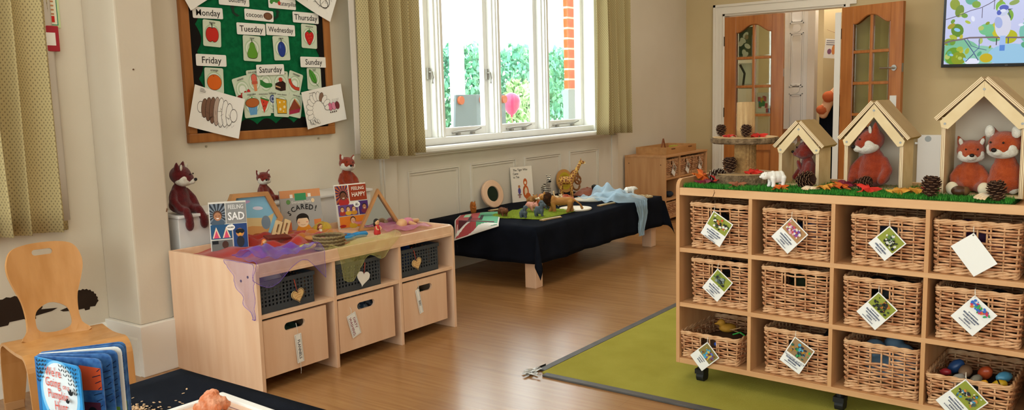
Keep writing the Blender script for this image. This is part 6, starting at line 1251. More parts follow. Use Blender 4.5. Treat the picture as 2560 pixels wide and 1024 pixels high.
box('top_rail', .014, SW - .014, .001, .02, Z1 - .031, Z1, mat('beech_rail', '#dcae7e', .45, .35, '#cf9d6c', (.6, 6, 6), 4, 5), su, .002); box('top_board', .014, SW - .014, .02, SD, Z1 - .031, Z1 - .012, M_beech_h, su, 0); box('back_rail', .014, SW - .014, SD - .016, SD, Z1 - .012, .852, MATS['beech_rail'], su, .002)
for z in (.5625, .33): box('shelf', .014, SW - .014, .002, SD - .01, z, z + .018, M_beech_h, su, .0015)
box('base_board', .014, SW - .014, .001, SD - .002, Z0, Z0 + .022, M_beech_h, su, .0015); box('back_panel', .014, SW - .014, SD - .01, SD - .003, Z0 + .022, Z1 - .031, mat('beech_back', '#a5754a', .6, .2), su, 0)
MB().tube([(.168, .0005, .829), (.17, .0002, .82), (.166, .0004, .81), (.163, .0005, .803)], .0012, 4).build('crack', flat('#5a3418'), su)
M_ct = mat('castor_black', '#17171a', .5, .4)
for x in (.09, .665, 1.2):
    for y in (.06, .34):
        m_ = MB(); m_.tube([(x - .016, y, .027), (x + .016, y, .027)], .026, 18); m_.tube([(x, y - .012, .045), (x, y - .012, Z0)], .012, 10); m_.box(x - .02, x + .02, y - .03, y + .018, .04, .06); m_.build('castor', M_ct, su)
# twelve baskets: two heights, three weave variants
wkA = wicker(.252, .33, .192, (.046, .125, .158), 1, .004); wkB = wicker(.252, .33, .188, (.032, .122, .152), 2, .003); wkC = wicker(.25, .33, .118, (.036, .068, .094), 3, .006)
GB = 'wicker baskets in the mobile cube unit'; rown = ('top', 'middle', 'bottom'); coln = ('first', 'second', 'third', 'fourth')
shz = {1: .5808, 2: .3483, 3: .1073}
spec = {(1, 1): (.182, wkA, 'top row', 'holding black toys'), (1, 2): (.492, wkB, '', ''), (1, 3): (.828, wkB, '', ''), (1, 4): (1.104, wkB, '', ''), (2, 1): (.188, wkA, '', ''), (2, 2): (.492, wkA, '', ''), (2, 3): (.806, wkB, '', ''), (2, 4): (1.118, wkB, '', ''), (3, 1): (.142, wkC, '', ''), (3, 2): (.505, wkB, '', ''), (3, 3): (.813, wkB, '', ''), (3, 4): (1.1, wkC, '', '')}
blab = {(1, 1): 'tall wicker basket, top row leftmost cube', (1, 2): 'tall wicker basket, top row second cube from left', (1, 3): 'tall wicker basket, top row third cube from left', (1, 4): 'tall wicker basket with blank white tag, top row rightmost cube', (2, 1): 'tall wicker basket, middle row leftmost cube', (2, 2): 'untagged wicker basket with three-part hand gap, middle row second cube', (2, 3): 'tall wicker basket, middle row third cube from left', (2, 4): 'tall wicker basket, middle row rightmost cube', (3, 1): 'low open wicker basket, bottom row leftmost cube', (3, 2): 'tall wicker basket, bottom row second cube from left', (3, 3): 'untagged wicker basket, bottom row third cube from left', (3, 4): 'low wicker basket full of toys, bottom row rightmost cube'}
for (r_, c_), (x, ms, a, b) in spec.items(): basket('wicker_basket', blab[(r_, c_)], SL(x, .187 if (r_, c_) not in ((3, 1), (3, 4)) else .178, shz[r_]), SA, ms, GB)
# dark contents showing in the hand gaps
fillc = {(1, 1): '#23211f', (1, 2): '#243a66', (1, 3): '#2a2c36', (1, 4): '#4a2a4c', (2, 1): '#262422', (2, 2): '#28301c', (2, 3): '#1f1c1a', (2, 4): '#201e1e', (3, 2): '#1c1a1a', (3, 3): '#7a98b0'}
fmesh = {}
for (r_, c_), col in fillc.items():
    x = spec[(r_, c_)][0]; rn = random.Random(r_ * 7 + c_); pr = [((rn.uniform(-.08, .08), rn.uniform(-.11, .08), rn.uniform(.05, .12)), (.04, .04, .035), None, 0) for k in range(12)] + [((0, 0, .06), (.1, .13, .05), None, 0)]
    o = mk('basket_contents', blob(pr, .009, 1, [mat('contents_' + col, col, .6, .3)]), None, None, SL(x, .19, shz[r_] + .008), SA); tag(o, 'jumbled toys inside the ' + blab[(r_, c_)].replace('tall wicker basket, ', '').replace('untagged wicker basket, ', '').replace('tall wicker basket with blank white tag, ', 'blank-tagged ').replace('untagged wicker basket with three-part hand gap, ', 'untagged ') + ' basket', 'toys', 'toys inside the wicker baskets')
# toys in the two low baskets
def toy_ball(nm, lab, loc, r, col, band=None):
    t = thing(nm, lab, 'toy', loc, (R(random.uniform(35, 90)), 0, random.uniform(0, 3)), 'toys in the low baskets'); t.scale = (.8, .8, 1.25); MB().lathe([(0, -r), (r * .6, -r * .85), (r, -r * .3), (r, r * .3), (r * .6, r * .85), (0, r)], 18).build('body', col if not isinstance(col, str) else mat('toy_' + col, col, .35, .4), t, smooth=True)
    if band: MB().tube([(r * 1.005 * math.cos(2 * PI * k / 20), r * 1.005 * math.sin(2 * PI * k / 20), 0) for k in range(20)], r * .09, 5, closed=True).build('band', M_ink, t)
for nm, lab, x, y, z, r, col, band in (('toy_barrel', 'yellow toy barrel with black band in bottom right basket', 1.185, .085, .212, .024, '#c8a024', 1), ('toy_barrel', 'pale blue toy barrel behind the yellow barrel', 1.19, .14, .225, .026, '#4a88a4', 0), ('toy_roller', 'orange toy roller at back of bottom right basket', 1.13, .15, .225, .03, '#a84422', 0), ('toy_dome', 'pale grey toy dome in bottom right basket', 1.06, .06, .208, .03, '#9a968e', 0), ('toy_flower', 'small orange toy flower beside the yellow barrel', 1.14, .06, .214, .016, '#e0a024', 0), ('toy_tin', 'brown toy tin in bottom right basket', 1.07, .14, .222, .03, '#8a6a50', 0), ('toy_bead', 'red toy bead at left of bottom right basket', 1.01, .12, .215, .018, '#a82c34', 0), ('toy_bead', 'dark blue toy bead at back of bottom right basket', 1.03, .19, .22, .03, '#2a4a7a', 0), ('toy_jar', 'clear grey toy jar in centre of bottom right basket', 1.11, .1, .208, .024, '#8a8272', 0)):
    toy_ball(nm, lab, SL(x, y, z - .012), r * .88, col, band)
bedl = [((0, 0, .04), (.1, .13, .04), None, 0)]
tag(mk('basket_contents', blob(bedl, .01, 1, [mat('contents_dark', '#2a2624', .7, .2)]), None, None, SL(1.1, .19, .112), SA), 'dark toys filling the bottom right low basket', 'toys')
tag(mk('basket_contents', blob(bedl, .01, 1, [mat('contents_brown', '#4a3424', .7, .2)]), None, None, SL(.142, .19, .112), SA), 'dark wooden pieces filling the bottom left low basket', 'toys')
duck = [((0, 0, .02), (.03, .04, .02), None, 0), ((0, -.03, .045), (.016, .018, .016), None, 0), ('c', [((0, -.02, .02), .012), ((0, -.03, .04), .01)], 0), ((0, -.05, .042), (.008, .012, .005), None, 0)]
tag(mk('wooden_duck', blob(duck, .004, 1, [mat('duck_ochre', '#b8842c', .6, .2)]), None, None, SL(.14, .2, .19), SA + R(-40)), 'ochre wooden duck in the bottom left low basket', 'toy')
m_ = MB(); m_.tube([(0, 0, 0), (.03, .01, .012), (.06, -.01, .005), (.08, .02, .01)], .003, 6); tag(m_.build('green_lace', flat('#2c9a3c'), None, SL(.19, .14, .202), SA), 'bright green lace in the bottom left low basket', 'lace')
m_ = MB(); m_.tube([(.03 * math.cos(k * .4), .03 * math.sin(k * .4), .004 * k) for k in range(15)], .002, 5); tag(m_.build('tan_cord', flat('#b08a5c'), None, SL(.22, .12, .195), SA), 'loop of tan cord in the bottom left low basket', 'cord')
toy_ball('toy_bead', 'bright blue bead showing in bottom left basket gap', SL(.17, .03, .185), .012, '#2f5ac0')
# tags
GT = 'picture tags on the cube unit'; OL = '#8f9638'
A_ = [(.45, .004), (.75, .006), (.6, .004), (.3, .0055), (.6, .0035)]; B_ = [(.4, .004), (.7, .0065), (.4, .004)]
tags = {(1, 1): (.17, .738, 31, .098, .112, OL, ['#23201c', '#c8502c', '#e2ddd0', '#3a4a2c', '#b8842c'], 'dark and red toys on olive', .55, A_),
 (1, 2): (.486, .734, 44, .09, .112, '#b08458', ['#c84a5a', '#7a4a9a', '#d8a0b0', '#e2dcd0'], 'pink and purple toys', .5, A_),
 (1, 3): (.836, .728, 46, .083, .098, OL, ['#2a3424', '#d8d4c8', '#5a7a3c', '#1c1a18'], 'dark and green toys', .62, B_),
 (1, 4): (1.1, .725, 53, .122, .085, '#eeeeee', [], 'blank', 0, None),
 (2, 1): (.187, .503, 38, .085, .11, OL, ['#4a5a54', '#8a948c', '#2c2c28', '#5a7a3c'], 'grey-green toys on olive', .5, A_),
 (2, 3): (.807, .487, 42, .09, .112, OL, ['#1c1a18', '#b8742c', '#3a4a2c', '#2a2a28'], 'black toys', .5, A_),
 (2, 4): (1.113, .514, 41, .092, .108, '#e9e7e2', ['#c8325a', '#3a9a5a', '#3a6ac0', '#d87a2c'], 'a small bright flower motif', .42, A_),
 (3, 1): (.146, .192, 48, .08, .105, '#8a7a44', ['#4aa0c0', '#6a5ab0', '#c8a84c', '#7a4a2c'], 'blue and purple beads', .55, [(.45, .0045), (.35, .0045), (.3, .0055)]),
 (3, 2): (.509, .272, 30, .09, .118, '#9a7a54', ['#2a5a4a', '#3a9a5a', '#2c3444', '#4aa0c0', '#b8842c'], 'green and blue toy figures', .58, ['Technology and ICT', (.8, .007), (.45, .006), (.7, .003)]),
 (3, 4): (1.098, .222, 44, .1, .13, OL, ['#c8803c', '#e6dccb', '#4a5a5c', '#3a8ab0', '#2c2c30'], 'orange, white and blue toys', .52, A_)}
for (r_, c_), (x, z, ang, w_, h_, ph, bl, lab, pf, tx) in tags.items():
    pl_ = not bl; photo_tag('basket_tag', 'blank white tag on the top row rightmost basket' if pl_ else 'hanging tag with photo of ' + lab + ', ' + rown[r_ - 1] + ' row ' + coln[c_ - 1] + ' basket', SL(x, -.001 if r_ < 3 or c_ in (2, 3) else -.008, z), SA, ang, w_, h_, ph, bl, r_ * 5 + c_, GT, pf, tx, pl_)
# ================================================================== WOODLAND DISPLAY ON TOP
M_gb = mat('turf_backing', '#1f4a1c', .95, .05); M_g = mat('turf_blade', '#2f7a2c', .7, .15, '#4a9a34', (1, 1, 1), 40, contrast=(.3, .7))
ZT = Z1 - .012
def turf(label, x0, x1, y0, y1, n, seed):
    t = thing('grass_mat', label, 'grass mat', SL(0, 0, ZT), SA); box('backing', x0, x1, y0, y1, .0005, .014, M_gb, t, .002); rn = random.Random(seed); mb = MB()
    for k in range(n):
        x, y = rn.uniform(x0, x1), rn.uniform(y0, y1) if k % 3 else rn.uniform(y0, y0 + .05); a = rn.uniform(0, 6.3); l_ = rn.uniform(.011, .022); lx, ly = rn.gauss(0, .006), rn.gauss(-.002, .006); wx, wy = .0011 * math.cos(a), .0011 * math.sin(a)
        mb.add([(x - wx, y - wy, .012), (x + wx, y + wy, .012), (x + wx * .7 + lx * .5, y + wy * .7 + ly * .5, .012 + l_ * .65), (x - wx * .7 + lx * .5, y - wy * .7 + ly * .5, .012 + l_ * .65), (x + lx, y + ly, .012 + l_)], [(0, 1, 2, 3), (3, 2, 4)])
    o = mb.build('grass_blades', M_g, t, fix=False); o['kind'] = 'stuff'
turf('artificial grass mat on the left half of the cube unit top', .022, .66, .022, .36, 9500, 1); turf('artificial grass mat on the right half of the cube unit top', .665, 1.2, .022, .36, 8000, 2)
GZ = ZT + .0145
# log tower
M_bark = mat('bark', '#8a7256', .9, .1, '#5c4a36', (1, 1, 1), 45, 5, bump=1.0, bscale=120); M_endg = mat('end_grain', '#d2b184', .6, .2, '#c09c6c', (1, 1, 1), 20)
def slice_(mbw, r, h_, seed, rx=1.0):
    rn = random.Random(seed); ph = [rn.uniform(0, 6) for _ in range(4)]; f = lambda a, z: (1 + .03 * math.sin(3 * a + ph[0]) + .02 * math.sin(7 * a + ph[1]) + .012 * math.sin(17 * a + ph[2])); return f
lt = thing('log_tower', 'two-tier log stand with rope-wrapped trunk on the grass', 'log stand', SL(.205, .215, GZ), SA)
f = slice_(None, .115, .03, 1); m_ = MB(); m_.lathe([(.128, 0), (.136, .01), (.137, .038), (.13, .048)], 72, wob=f); m_.build('base_bark', M_bark, lt); m_ = MB(); m_.lathe([(0, .046), (.129, .0485), (.129, .05), (0, .05)], 72, wob=f); m_.build('base_slice', M_endg, lt)
m_ = MB()
for k in range(27): rope_ring(m_, .042 - .0012 * k / 30, .052 + k * .0047, .0027, 44, 20)
tag(m_.build('rope_wrap', mat('jute_rope', '#b08a58', .95, .05, '#97734a', (1, 1, 1), 80), lt, fix=False), kind='stuff'); MB().lathe([(.041, .045), (.04, .178)], 24).build('trunk_core', MATS['jute_rope'], lt)
f2 = slice_(None, .1, .02, 5); m_ = MB(); m_.lathe([(.13, .172), (.137, .177), (.138, .19), (.132, .196)], 72, wob=f2); m_.build('platform_bark', M_bark, lt); m_ = MB(); m_.lathe([(0, .195), (.13, .1965), (.13, .198), (0, .198)], 72, wob=f2); m_.build('platform_slice', M_endg, lt)
m_ = MB(); m_.lathe([(.036, .198), (.0365, .24), (.036, .3), (.0355, .338), (.034, .341), (0, .341)], 32, wob=slice_(None, .03, .1, 8)); m_.build('upper_log', mat('peeled_log', '#c9a878', .7, .2, '#a8855a', (60, 60, 4), 1.2, 4, bump=.5, bscale=60), lt, smooth=True)
# pine cones
def cone_mesh(L_, r, n, seed, m_tip):
    rn = random.Random(seed); mb = MB(); mb.ell((0, 0, L_ * .48), (r * .5, r * .5, L_ * .44), 12, 8, 0)
    for k in range(n):
        f = (k + .5) / n; a = k * 2.39996; z = L_ * (.06 + .86 * f); pr = math.sin(PI * (.12 + .83 * (1 - f) ** .8)) ; rr = r * (.35 + .65 * pr); up = .25 + .9 * f; ln_ = r * .55 * (.6 + .5 * pr)
        d = Vector((math.cos(a), math.sin(a), 0)); sd = Vector((-math.sin(a), math.cos(a), 0)); b0 = d * rr * .35 + Vector((0, 0, z)); tp = b0 + (d * math.cos(up) + Vector((0, 0, math.sin(up)))) * ln_ * 1.25; w2 = r * .2 * (.7 + .5 * pr); nrm = Vector((0, 0, 1)) * math.cos(up) - d * math.sin(up); th = r * .05
        vs = [b0 - sd * w2 * .4, b0 + sd * w2 * .4, tp + sd * w2, tp + d * w2 * .5, tp - sd * w2]; vs2 = [v + nrm * th for v in vs]; mb.add(vs + vs2, [(0, 1, 2, 3, 4), (9, 8, 7, 6, 5), (0, 5, 6, 1), (1, 6, 7, 2), (4, 9, 5, 0)], 0); mb.add([vs[2], vs[3], vs[4], vs2[4], vs2[3], vs2[2]], [(0, 1, 4, 5), (1, 2, 3, 4)], 1)
    me = mb.mesh(); me.materials.append(mat('cone_brown', '#4a3020', .8, .15, '#33201a', (1, 1, 1), 60)); me.materials.append(m_tip); return me
cm1 = cone_mesh(.055, .03, 62, 1, mat('cone_tip', '#8a6a50', .8, .15)); cm2 = cone_mesh(.06, .03, 62, 2, mat('cone_tip_pale', '#d8ccb8', .8, .15))
def cone(label, loc, rot, me, s_=1.0): t = thing('pine_cone', label, 'pine cone', loc, rot, 'pine cones on the cube unit', s_); mk('scales', me, None, t); return t
PZ = GZ + .198 + .0; cone('pine cone at the left rim of the upper log platform', SL(.108, .19, PZ), (0, 0, .4), cm1, .78); cone('pine cone right of the upper log', SL(.232, .148, PZ), (R(8), 0, 2), cm1, .82)
cone('pine cone leaning at the foot of the rope-wrapped trunk', SL(.178, .13, GZ + .05), (R(-6), 0, 1), cm1, 1.05); cone('pine cone with white tips lying among orange leaves', SL(.082, .115, GZ + .038), (R(6), R(88), R(20)), cm2, 1.1)
cone('brown pine cone beside the white polar bear', SL(.468, .1, GZ + .036), (R(0), R(80), R(-25)), cm1, 1.15); cone('pine cone in front of the middle wooden house', SL(.685, .105, GZ + .03), (R(20), R(75), R(20)), cm1, .9)
cone('large upright pine cone between the two right houses', SL(.955, .025, GZ + .006), (R(-8), R(5), 0), cm1, 1.15); cone('pine cone beside the white shell at right', SL(1.165, .02, GZ + .004), (R(-8), R(-5), 1), cm1, 1.08)
# maple leaves
LEAF = [(0, -.5), (.06, -.18), (.3, -.3), (.24, -.14), (.5, -.02), (.38, .06), (.42, .22), (.2, .14), (.14, .2), (.2, .38), (.08, .34), (0, .55)]
LEAF = LEAF + [(-x, z) for x, z in LEAF[-2:0:-1]]
lc = {'orange': mat('leaf_orange', '#d9742c', .6, .2, '#c8501c', (1, 1, 1), 40), 'red': mat('leaf_red', '#a8242c', .6, .2, '#c03a2a', (1, 1, 1), 40), 'crimson': mat('leaf_crimson', '#7a1c34', .6, .2), 'scarlet': mat('leaf_scarlet', '#cf3226', .6, .2), 'gold': mat('leaf_gold', '#d8a044', .6, .2, '#c8842c', (1, 1, 1), 40), 'brown': mat('leaf_brown', '#8a5038', .7, .2, '#a86a4c', (1, 1, 1), 40)}
def leaf(label, x, y, z, s_, col, rot, tx=0, ty=0):
    bm = bmesh.new(); c = bm.verts.new((0, 0, .05 * s_)); vs = [bm.verts.new((a * s_, b * s_, .12 * s_ * math.sin(a * 7 + b * 5) - .02 * s_)) for a, b in LEAF]
    for i in range(len(vs)): bm.faces.new((c, vs[i], vs[(i + 1) % len(vs)]))
    me = bpy.data.meshes.new('leaf'); bm.to_mesh(me); bm.free(); o = mk('autumn_leaf', me, lc[col], None, SL(x, y, z), (R(tx), R(ty), SA + R(rot))); o.modifiers.new('thick', 'SOLIDIFY').thickness = .0007; tag(o, label, 'leaf', 'fabric autumn leaves')
G2 = GZ + .014
leaf('orange leaf curling up beside the white-tipped pine cone', .045, .15, G2 + .018, .1, 'orange', 60, 35, 20); leaf('crimson leaf under the white-tipped pine cone', .09, .085, G2 + .004, .1, 'crimson', 10); leaf('red-brown leaf right of the white-tipped pine cone', .135, .11, G2 + .014, .08, 'red', 110, 20); leaf('brown leaf lying before the log base', .245, .055, G2 + .004, .09, 'brown', 80)
leaf('red leaf on the log base right side', .265, .17, GZ + .058, .09, 'scarlet', 40, 6); leaf('red leaf on the upper log platform', .262, .21, GZ + .205, .1, 'scarlet', 75); leaf('small red leaf on upper platform left of the log', .16, .16, GZ + .205, .06, 'red', 20)
leaf('orange leaf in front of the small house pine cone', .425, .04, G2 + .004, .08, 'orange', 70); leaf('gold leaf right of the small house shell', .575, .07, G2 + .006, .1, 'gold', -60, 8); leaf('dark red leaf left of the middle house', .63, .15, G2 + .01, .09, 'crimson', 30, 14); leaf('orange leaf left of the middle house cone', .635, .11, G2 + .012, .075, 'orange', 100, 15)
leaf('scarlet leaf in front of the middle house fox', .745, .07, G2 + .008, .11, 'scarlet', 80, 12); leaf('gold leaf before the middle house right wall', .85, .07, G2 + .006, .1, 'gold', 20); leaf('gold leaf right of the middle house', .895, .1, G2 + .008, .09, 'gold', 130); leaf('red leaf behind the tall pine cone', .94, .1, G2 + .008, .08, 'red', 60, 10)
leaf('orange leaf against the middle house left wall', .6, .09, G2 + .006, .09, 'orange', -20)
# wooden houses: local x across, y depth (front = 0), z up
M_roof = mat('roof_ply', '#a88a54', .5, .3, '#9c7e48', (2, 2, 2), 4)
def house(label, x, y, w_, wall, peak, dep, back, over=.014, bw=.032):
    t = thing('wooden_house', label, 'toy house', SL(x, y, GZ + .004), SA, 'plywood houses on the cube unit'); hw = w_ / 2; th = .014; ang = math.atan2(peak - wall, hw + over); L_ = math.hypot(hw + over, peak - wall)
    for s_ in (-1, 1):
        o = MB().box(0, wall + .012, 0, dep, -th / 2, th / 2).build('side_wall', M_plye if False else [M_ply, M_plye], t, (s_ * (hw - th / 2), 0, 0), (0, R(-90), 0), bevel=.0006)
        for pl_ in o.data.polygons:
            if abs(pl_.normal.y) > .9 or abs(pl_.normal.x) > .9: pl_.material_index = 1
        # roof slab: local x up the slope, z thickness
        m_ = MB(); m_.box(0, L_, -.012, dep + .012, -.0, th); o = m_.build('roof_panel', [M_roof, M_plye], t, (s_ * (hw + over), 0, wall + .0), (0, (-ang if s_ < 0 else -(PI - ang)), 0), bevel=.0006)
        if s_ > 0:
            for v in o.data.vertices: v.co.z = -v.co.z
            o.data.flip_normals()
        for pl_ in o.data.polygons:
            if abs(pl_.normal.y) > .9: pl_.material_index = 1
        d = Vector((math.cos(ang), math.sin(ang))); nrm = Vector((math.sin(ang), -math.cos(ang))); a = Vector((-(hw + over * .35), wall - .002)); b = Vector((0, peak - .003)); e1 = b - Vector((0, bw / math.cos(ang)))
        foot = [a + nrm * bw + d * bw * .0, a + nrm * bw * .5 - d * bw * .28, a]
        q = [(p_.x, p_.y) for p_ in (b, a, a + nrm * bw * .5 - d * bw * .3, a + nrm * bw, )] + [(e1.x, e1.y)]
        if s_ > 0: q = [(-x_, z_) for x_, z_ in q]
        MB().prism(q, -.008, -.0005).build('gable_trim', mat('birch_pale', '#e2cba0', .5, .3, '#d8be90', (3, 3, 3), 4), t, bevel=.001)
        bx = -(hw + over * .35) + (nrm * bw * .5 + d * bw * .12).x; bz = wall + (nrm * bw * .5 + d * bw * .12).y; MB().tube([(s_ * -bx if s_ > 0 else bx, -.0095, bz), (s_ * -bx if s_ > 0 else bx, -.0075, bz)], .0042, 12).build('bolt', mat('bolt_zinc', '#8d8b86', .4, .5, metal=.5), t)
    MB().tube([(0, -.0095, peak - bw * .85), (0, -.0075, peak - bw * .85)], .0042, 12).build('bolt', mat('bolt_zinc', '#8d8b86', .4, .5, metal=.5), t)
    MB().box(-hw + th, hw - th, .004, dep, 0, .008).build('floor_board', M_ply, t)
    if back:
        MB().prism([(-hw + th, .008), (hw - th, .008), (hw - th, wall), (0, peak - .012), (-hw + th, wall)], dep - .008, dep).build('back_panel', mat('birch_back', '#d8c7b0', .5, .3), t)
    else:
        MB().prism([(-hw + th, .008), (-hw + th + .02, .008), (-hw + th + .02, wall + .02), (-hw + th, wall)], dep - .008, dep).build('back_post', M_ply, t)
    return t
H1 = (.44, .205); H2 = (.725, .195); H3 = (1.09, .115)
house('small plywood gabled house behind the white polar bear', .437, .195, .162, .152, .252, .135, False, .012, .03)
house('middle-sized plywood gabled house with a single plush fox', .722, .185, .212, .188, .326, .14, True, .014, .033)
house('largest plywood gabled house at right holding two plush foxes', 1.092, .125, .256, .262, .4, .16, True, .014, .038)
fox('maroon plush fox with white bib inside the smallest wooden house', SL(.455, .245, GZ + .0125), SA + R(-55), .72, P_red, -15, 0, 0, 'none', P_red, P_red, bib=True)
fox('rust plush fox leaning inside the middle wooden house', SL(.712, .225, GZ + .0125), SA + R(-12), .95, P_rust, -38, -6, 10, 'none', fat=1.0)
fox('orange corduroy plush fox at left inside the largest house', SL(1.045, .2, GZ + .0125), SA + R(8), .78, P_or, 6, 0, 4, 'sit', feet=mat('foot_cream', '#dccdb0', .9, .1), tail=1)
fox('orange plush fox with fluffy white ears at right in largest house', SL(1.155, .185, GZ + .0125), SA + R(-14), .92, plush('plush_ginger', '#b04c20', '#9a3c16'), -6, 0, 6, 'none', arms=False, fluff=True, fat=.95)
animal('toy_polar_bear', 'white toy polar bear on the grass before the smallest house', SL(.402, .06, G2), SA + R(-42), .56, (.055, .036, .042, .068), (0, .004), pbear['neck'], ((0, -.088, .078), (.026, .03, .026), 0), [M_pb, M_ink], snout=((0, -.117, .073), (.011, .012, .01), 0), ears=((.016, -.082, .102), (.006, .004, .006)), leg_r=.014)
def shell(label, x, y, z, s_, rot):
    t = thing('shell', label, 'shell', SL(x, y, z), SA + R(rot), 'shells on the grass', s_)
    def f(u, v): a = -1.1 + 2.2 * u; r = .05 * v; return (r * math.sin(a) * 1.15, -r * math.cos(a) * 1.2 + .03, .016 * math.sin(PI * min(1, v)) * (1 - .3 * abs(2 * u - 1)) + .0012 * math.cos(u * 60) * v + .004)
    o = surf(f, 60, 12).build('fan', mat('shell_cream', '#e8dcc8', .5, .3, '#d9b890', (1, 1, 1), 30), t, smooth=True); o.modifiers.new('thick', 'SOLIDIFY').thickness = .0015
shell('small cream shell right of the polar bear', .525, .05, G2 - .004, .75, -70); shell('second small cream shell beside the first', .545, .045, G2 - .002, .6, 20); shell('large white scallop shell at right end of the grass', 1.12, .03, G2 - .004, 1.05, -80)
ac = [((0, 0, .018), (.026, .022, .018), None, 0), ((.02, 0, .018), (.014, .018, .016), None, 1)]
tag(mk('wooden_acorn', blob(ac, .003, 2, [mat('acorn_brown', '#4a2c18', .4, .4), mat('acorn_cap', '#6a4a2c', .8, .1)]), None, None, SL(1.035, .085, G2 - .005), SA + R(10)), 'dark brown acorn lying before the corduroy fox', 'acorn')

# ================================================================== RUG
rug = thing('green_rug', 'lime green carpet with grey taped border under the cube unit', 'rug', (-2.02, 2.945, 0), R(-1.3))
def rug_mat():
    m = mat('lime_carpet', '#c4bb56', .98, .02, '#b8af4c', (1, 1, 1), 5, 4, bump=.9, bscale=450); return m
box('carpet', .035, 3.6, .035, 3.3, .0005, .008, rug_mat(), rug, .003); M_tp = mat('grey_tape', '#4a4745', .5, .35, '#585553', (1, 1, 1), 8)
box('border_tape', .06, 3.6, 0, .036, .0005, .0095, M_tp, rug, .002); box('border_tape', 0, .036, .06, 3.3, .0005, .0095, M_tp, rug, .002)
rn = random.Random(12); M_tr = mat('torn_tape', '#8f8c88', .35, .5, '#c8c6c2', (1, 1, 1), 60, metal=.3)
for k in range(7):
    a = rn.uniform(-.3, .3) + (0 if k % 2 else PI / 2); L_ = rn.uniform(.05, .11); ox, oy = rn.uniform(-.03, .02), rn.uniform(-.02, .02)
    def ft(u, v, a=a, L_=L_, ox=ox, oy=oy, k=k): s_ = (u - .25) * L_; w2 = (v - .5) * .022 * (1 - .5 * u); return (ox + s_ * math.cos(a) - w2 * math.sin(a), oy + s_ * math.sin(a) + w2 * math.cos(a), .003 + .004 * (1 + nz(u * 4, v * 4, k)) + .002 * k * .5)
    o = surf(ft, 8, 3).build('torn_tape', M_tr, rug)
o = surf(lambda u, v: (-.03 + .10 * u * .3 - .002, .0 + .12 * u, .004 + .012 * u * (1 - v)), 6, 2).build('torn_tape', flat('#2a2826'), rug)

# ================================================================== BACK WALL: television, white heater, cord
t = thing('television', 'wall-mounted flat television showing a bird on a branch', 'television', (-1.262, YD - .06, 1.39), (R(5), R(1.3), 0))
TW, THH = 1.18, .68; box('bezel', 0, TW, -.03, .02, 0, THH, mat('tv_black', '#0c0c0e', .25, .5), t, .004); box('bracket', TW * .4, TW * .6, .02, .075, .2, .5, mat('tv_black', '#0c0c0e'), t, 0)
def em(col, s_=.9): return mat('screen_' + col, col, .15, .3, emit=s_, dark=True)
p = Print(step=.0001); sx0, sx1, sz0, sz1 = .022, TW - .012, .03, THH - .012; p.rect(sx0, sx1, sz0, sz1, em('#c6cbee')); rn = random.Random(5)
def inb(pts): return [(min(max(x, sx0), sx1), min(max(z, sz0), sz1)) for x, z in pts]
for cx_, cz_, rx, rz, c in ((.15, .13, .16, .12, '#7fbf9a'), (.3, .1, .16, .09, '#8fc8b0'), (.55, .1, .18, .1, '#9ac8e6'), (.1, .1, .07, .08, '#6a9a2c'), (.14, .08, .06, .06, '#8a9a24'), (.42, .3, .08, .08, '#6fba8a'), (.46, .33, .07, .09, '#c8c024'), (.52, .26, .07, .06, '#b8b820'), (.35, .33, .06, .05, '#74c08c'), (.5, .44, .05, .06, '#7aa82c'), (.46, .42, .04, .03, '#d8a05c'), (.72, .3, .12, .12, '#7ac0b0'), (.78, .45, .1, .1, '#8ab850'), (.8, .2, .09, .14, '#8fc4ea'), (.36, .08, .05, .04, '#c8b024'), (.25, .05, .06, .03, '#e6e8fa')): p.poly(inb(ellp(cx_, cz_, rx, rz, 22)), em(c))
for cx_, cz_, rx, rz, c, ro in ((.09, .56, .04, .05, '#8a9a1e', .3), (.13, .5, .035, .055, '#6f8a24', -.2), (.12, .33, .05, .06, '#5f8a2c', .3), (.07, .37, .035, .02, '#a89a2c', .6), (.22, .6, .05, .05, '#5aa890', .2), (.26, .55, .035, .03, '#7aa02c', -.3), (.38, .62, .03, .03, '#6a8a34', .2), (.45, .52, .04, .05, '#7ab42c', .1), (.09, .27, .035, .02, '#b0ba3c', -.5), (.2, .4, .025, .012, '#b0c040', -.5), (.05, .23, .04, .03, '#8a9a2c', .3), (.55, .55, .04, .02, '#8aa04a', .3)): p.poly(inb(ellp(cx_, cz_, rx, rz, 16, ro)), em(c))
rl = random.Random(21)
for k in range(46):
    cx_, cz_ = rl.uniform(.03, .75), rl.uniform(.04, .66); r1 = rl.uniform(.012, .03)
    if not (.36 < cx_ < .56 and .22 < cz_ < .56): p.poly(inb(ellp(cx_, cz_, r1, r1 * rl.uniform(.5, .9), 10, rl.uniform(0, 3))), em(rl.choice(['#8a9a1e', '#6f9a34', '#a8b83c', '#5aa880', '#c2b83a', '#e4e8fa', '#8fc4ea', '#b4c46a'])))
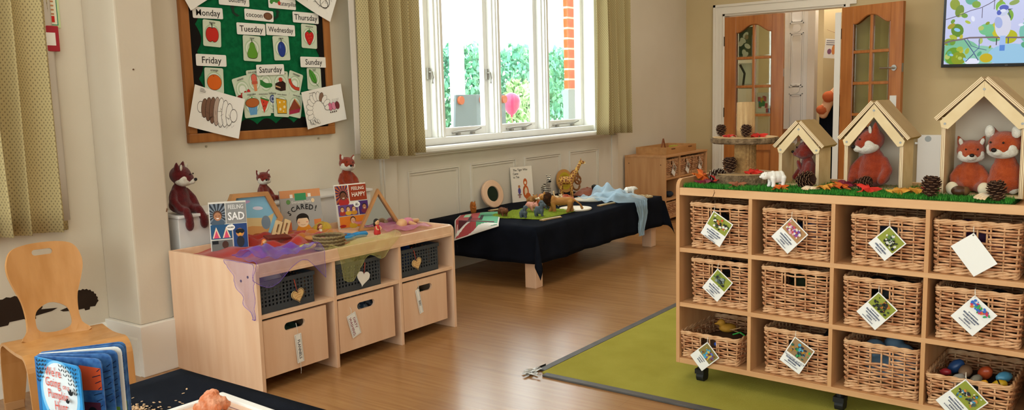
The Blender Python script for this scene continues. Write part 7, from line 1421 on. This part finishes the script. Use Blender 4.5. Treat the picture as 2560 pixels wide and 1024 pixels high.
br = em('#5a4a62'); p.line([(.02, .43), (.12, .46), (.22, .5), (.3, .52), (.36, .55), (.42, .59)], .006, br); p.line([(.31, .52), (.31, .43)], .005, br); p.line([(.4, .66), (.4, .5)], .005, br); p.line([(.02, .22), (.08, .24), (.16, .25), (.22, .262), (.4, .26), (.6, .25), (1.1, .25)], .014, em('#7a6a6c')); p.line([(.18, .25), (.26, .13), (.3, .06)], .007, em('#4a5a86')); p.line([(.26, .13), (.3, .17), (.3, .25)], .007, em('#5a6aa0')); p.line([(.2, .26), (.24, .19), (.3, .165), (.36, .15)], .005, em('#4a5a86')); p.line([(.26, .12), (.2, .05)], .007, em('#4a5a86')); p.line([(.5, .5), (.53, .42)], .008, em('#3a4a7a'))
p.ell(.475, .36, .062, .11, em('#d6d6e8'), .05); p.ell(.44, .385, .03, .05, em('#a4b2e2'), .2); p.ell(.47, .49, .044, .05, em('#c6cde6')); p.ell(.475, .51, .036, .024, em('#4a56b8')); p.ell(.44, .47, .018, .022, em('#4a5ab8')); p.ell(.47, .485, .022, .014, em('#dde2f2')); p.poly([(.505, .5), (.545, .497), (.507, .484)], em('#3a3a5c')); p.poly([(.455, .16), (.505, .16), (.5, .27), (.46, .27)], em('#a4c0ee')); p.poly([(.46, .14), (.5, .14), (.5, .19), (.46, .19)], em('#5a8ad8')); p.rect(.43, .437, .19, .25, em('#3a2a2c')); p.rect(.52, .527, .2, .25, em('#3a4a7a'))
p.build(t, 'screen', y=-.0304)
text('LG', .016, flat('#8a8a8c'), t, .52, .014, -.0312, .004, name='maker_mark')
t = thing('wall_heater', 'white upright panel heater on wall behind the two right houses', 'heater', (-1.335, YD, .28), 0); box('body', -.1, .1, -.09, 0, 0, .49, mat('heater_white', '#e9e7e3', .4, .35), t, .006); MB().tube([(-.01, -.0915, .455), (-.01, -.0895, .455)], .028, 20).build('dial', flat('#a8b0b4'), t); box('feed_pipe', -.13, -.1, -.05, -.02, .4, .42, M_steel, t)
t = thing('light_pull_cord', 'beige cord with tassel hanging beside the open right door', 'cord', (-1.6, YD - .02, 1.22), 0); MB().tube([(-.05, -.12, .25), (-.02, -.1, .18), (0, -.09, .06), (0, -.09, 0)], .005, 6).build('cord', flat('#c8a070'), t); MB().lathe([(.006, 0), (.014, -.02), (.016, -.05), (0, -.052)], 12, c=(0, -.09, 0)).build('tassel', flat('#d8c098'), t)
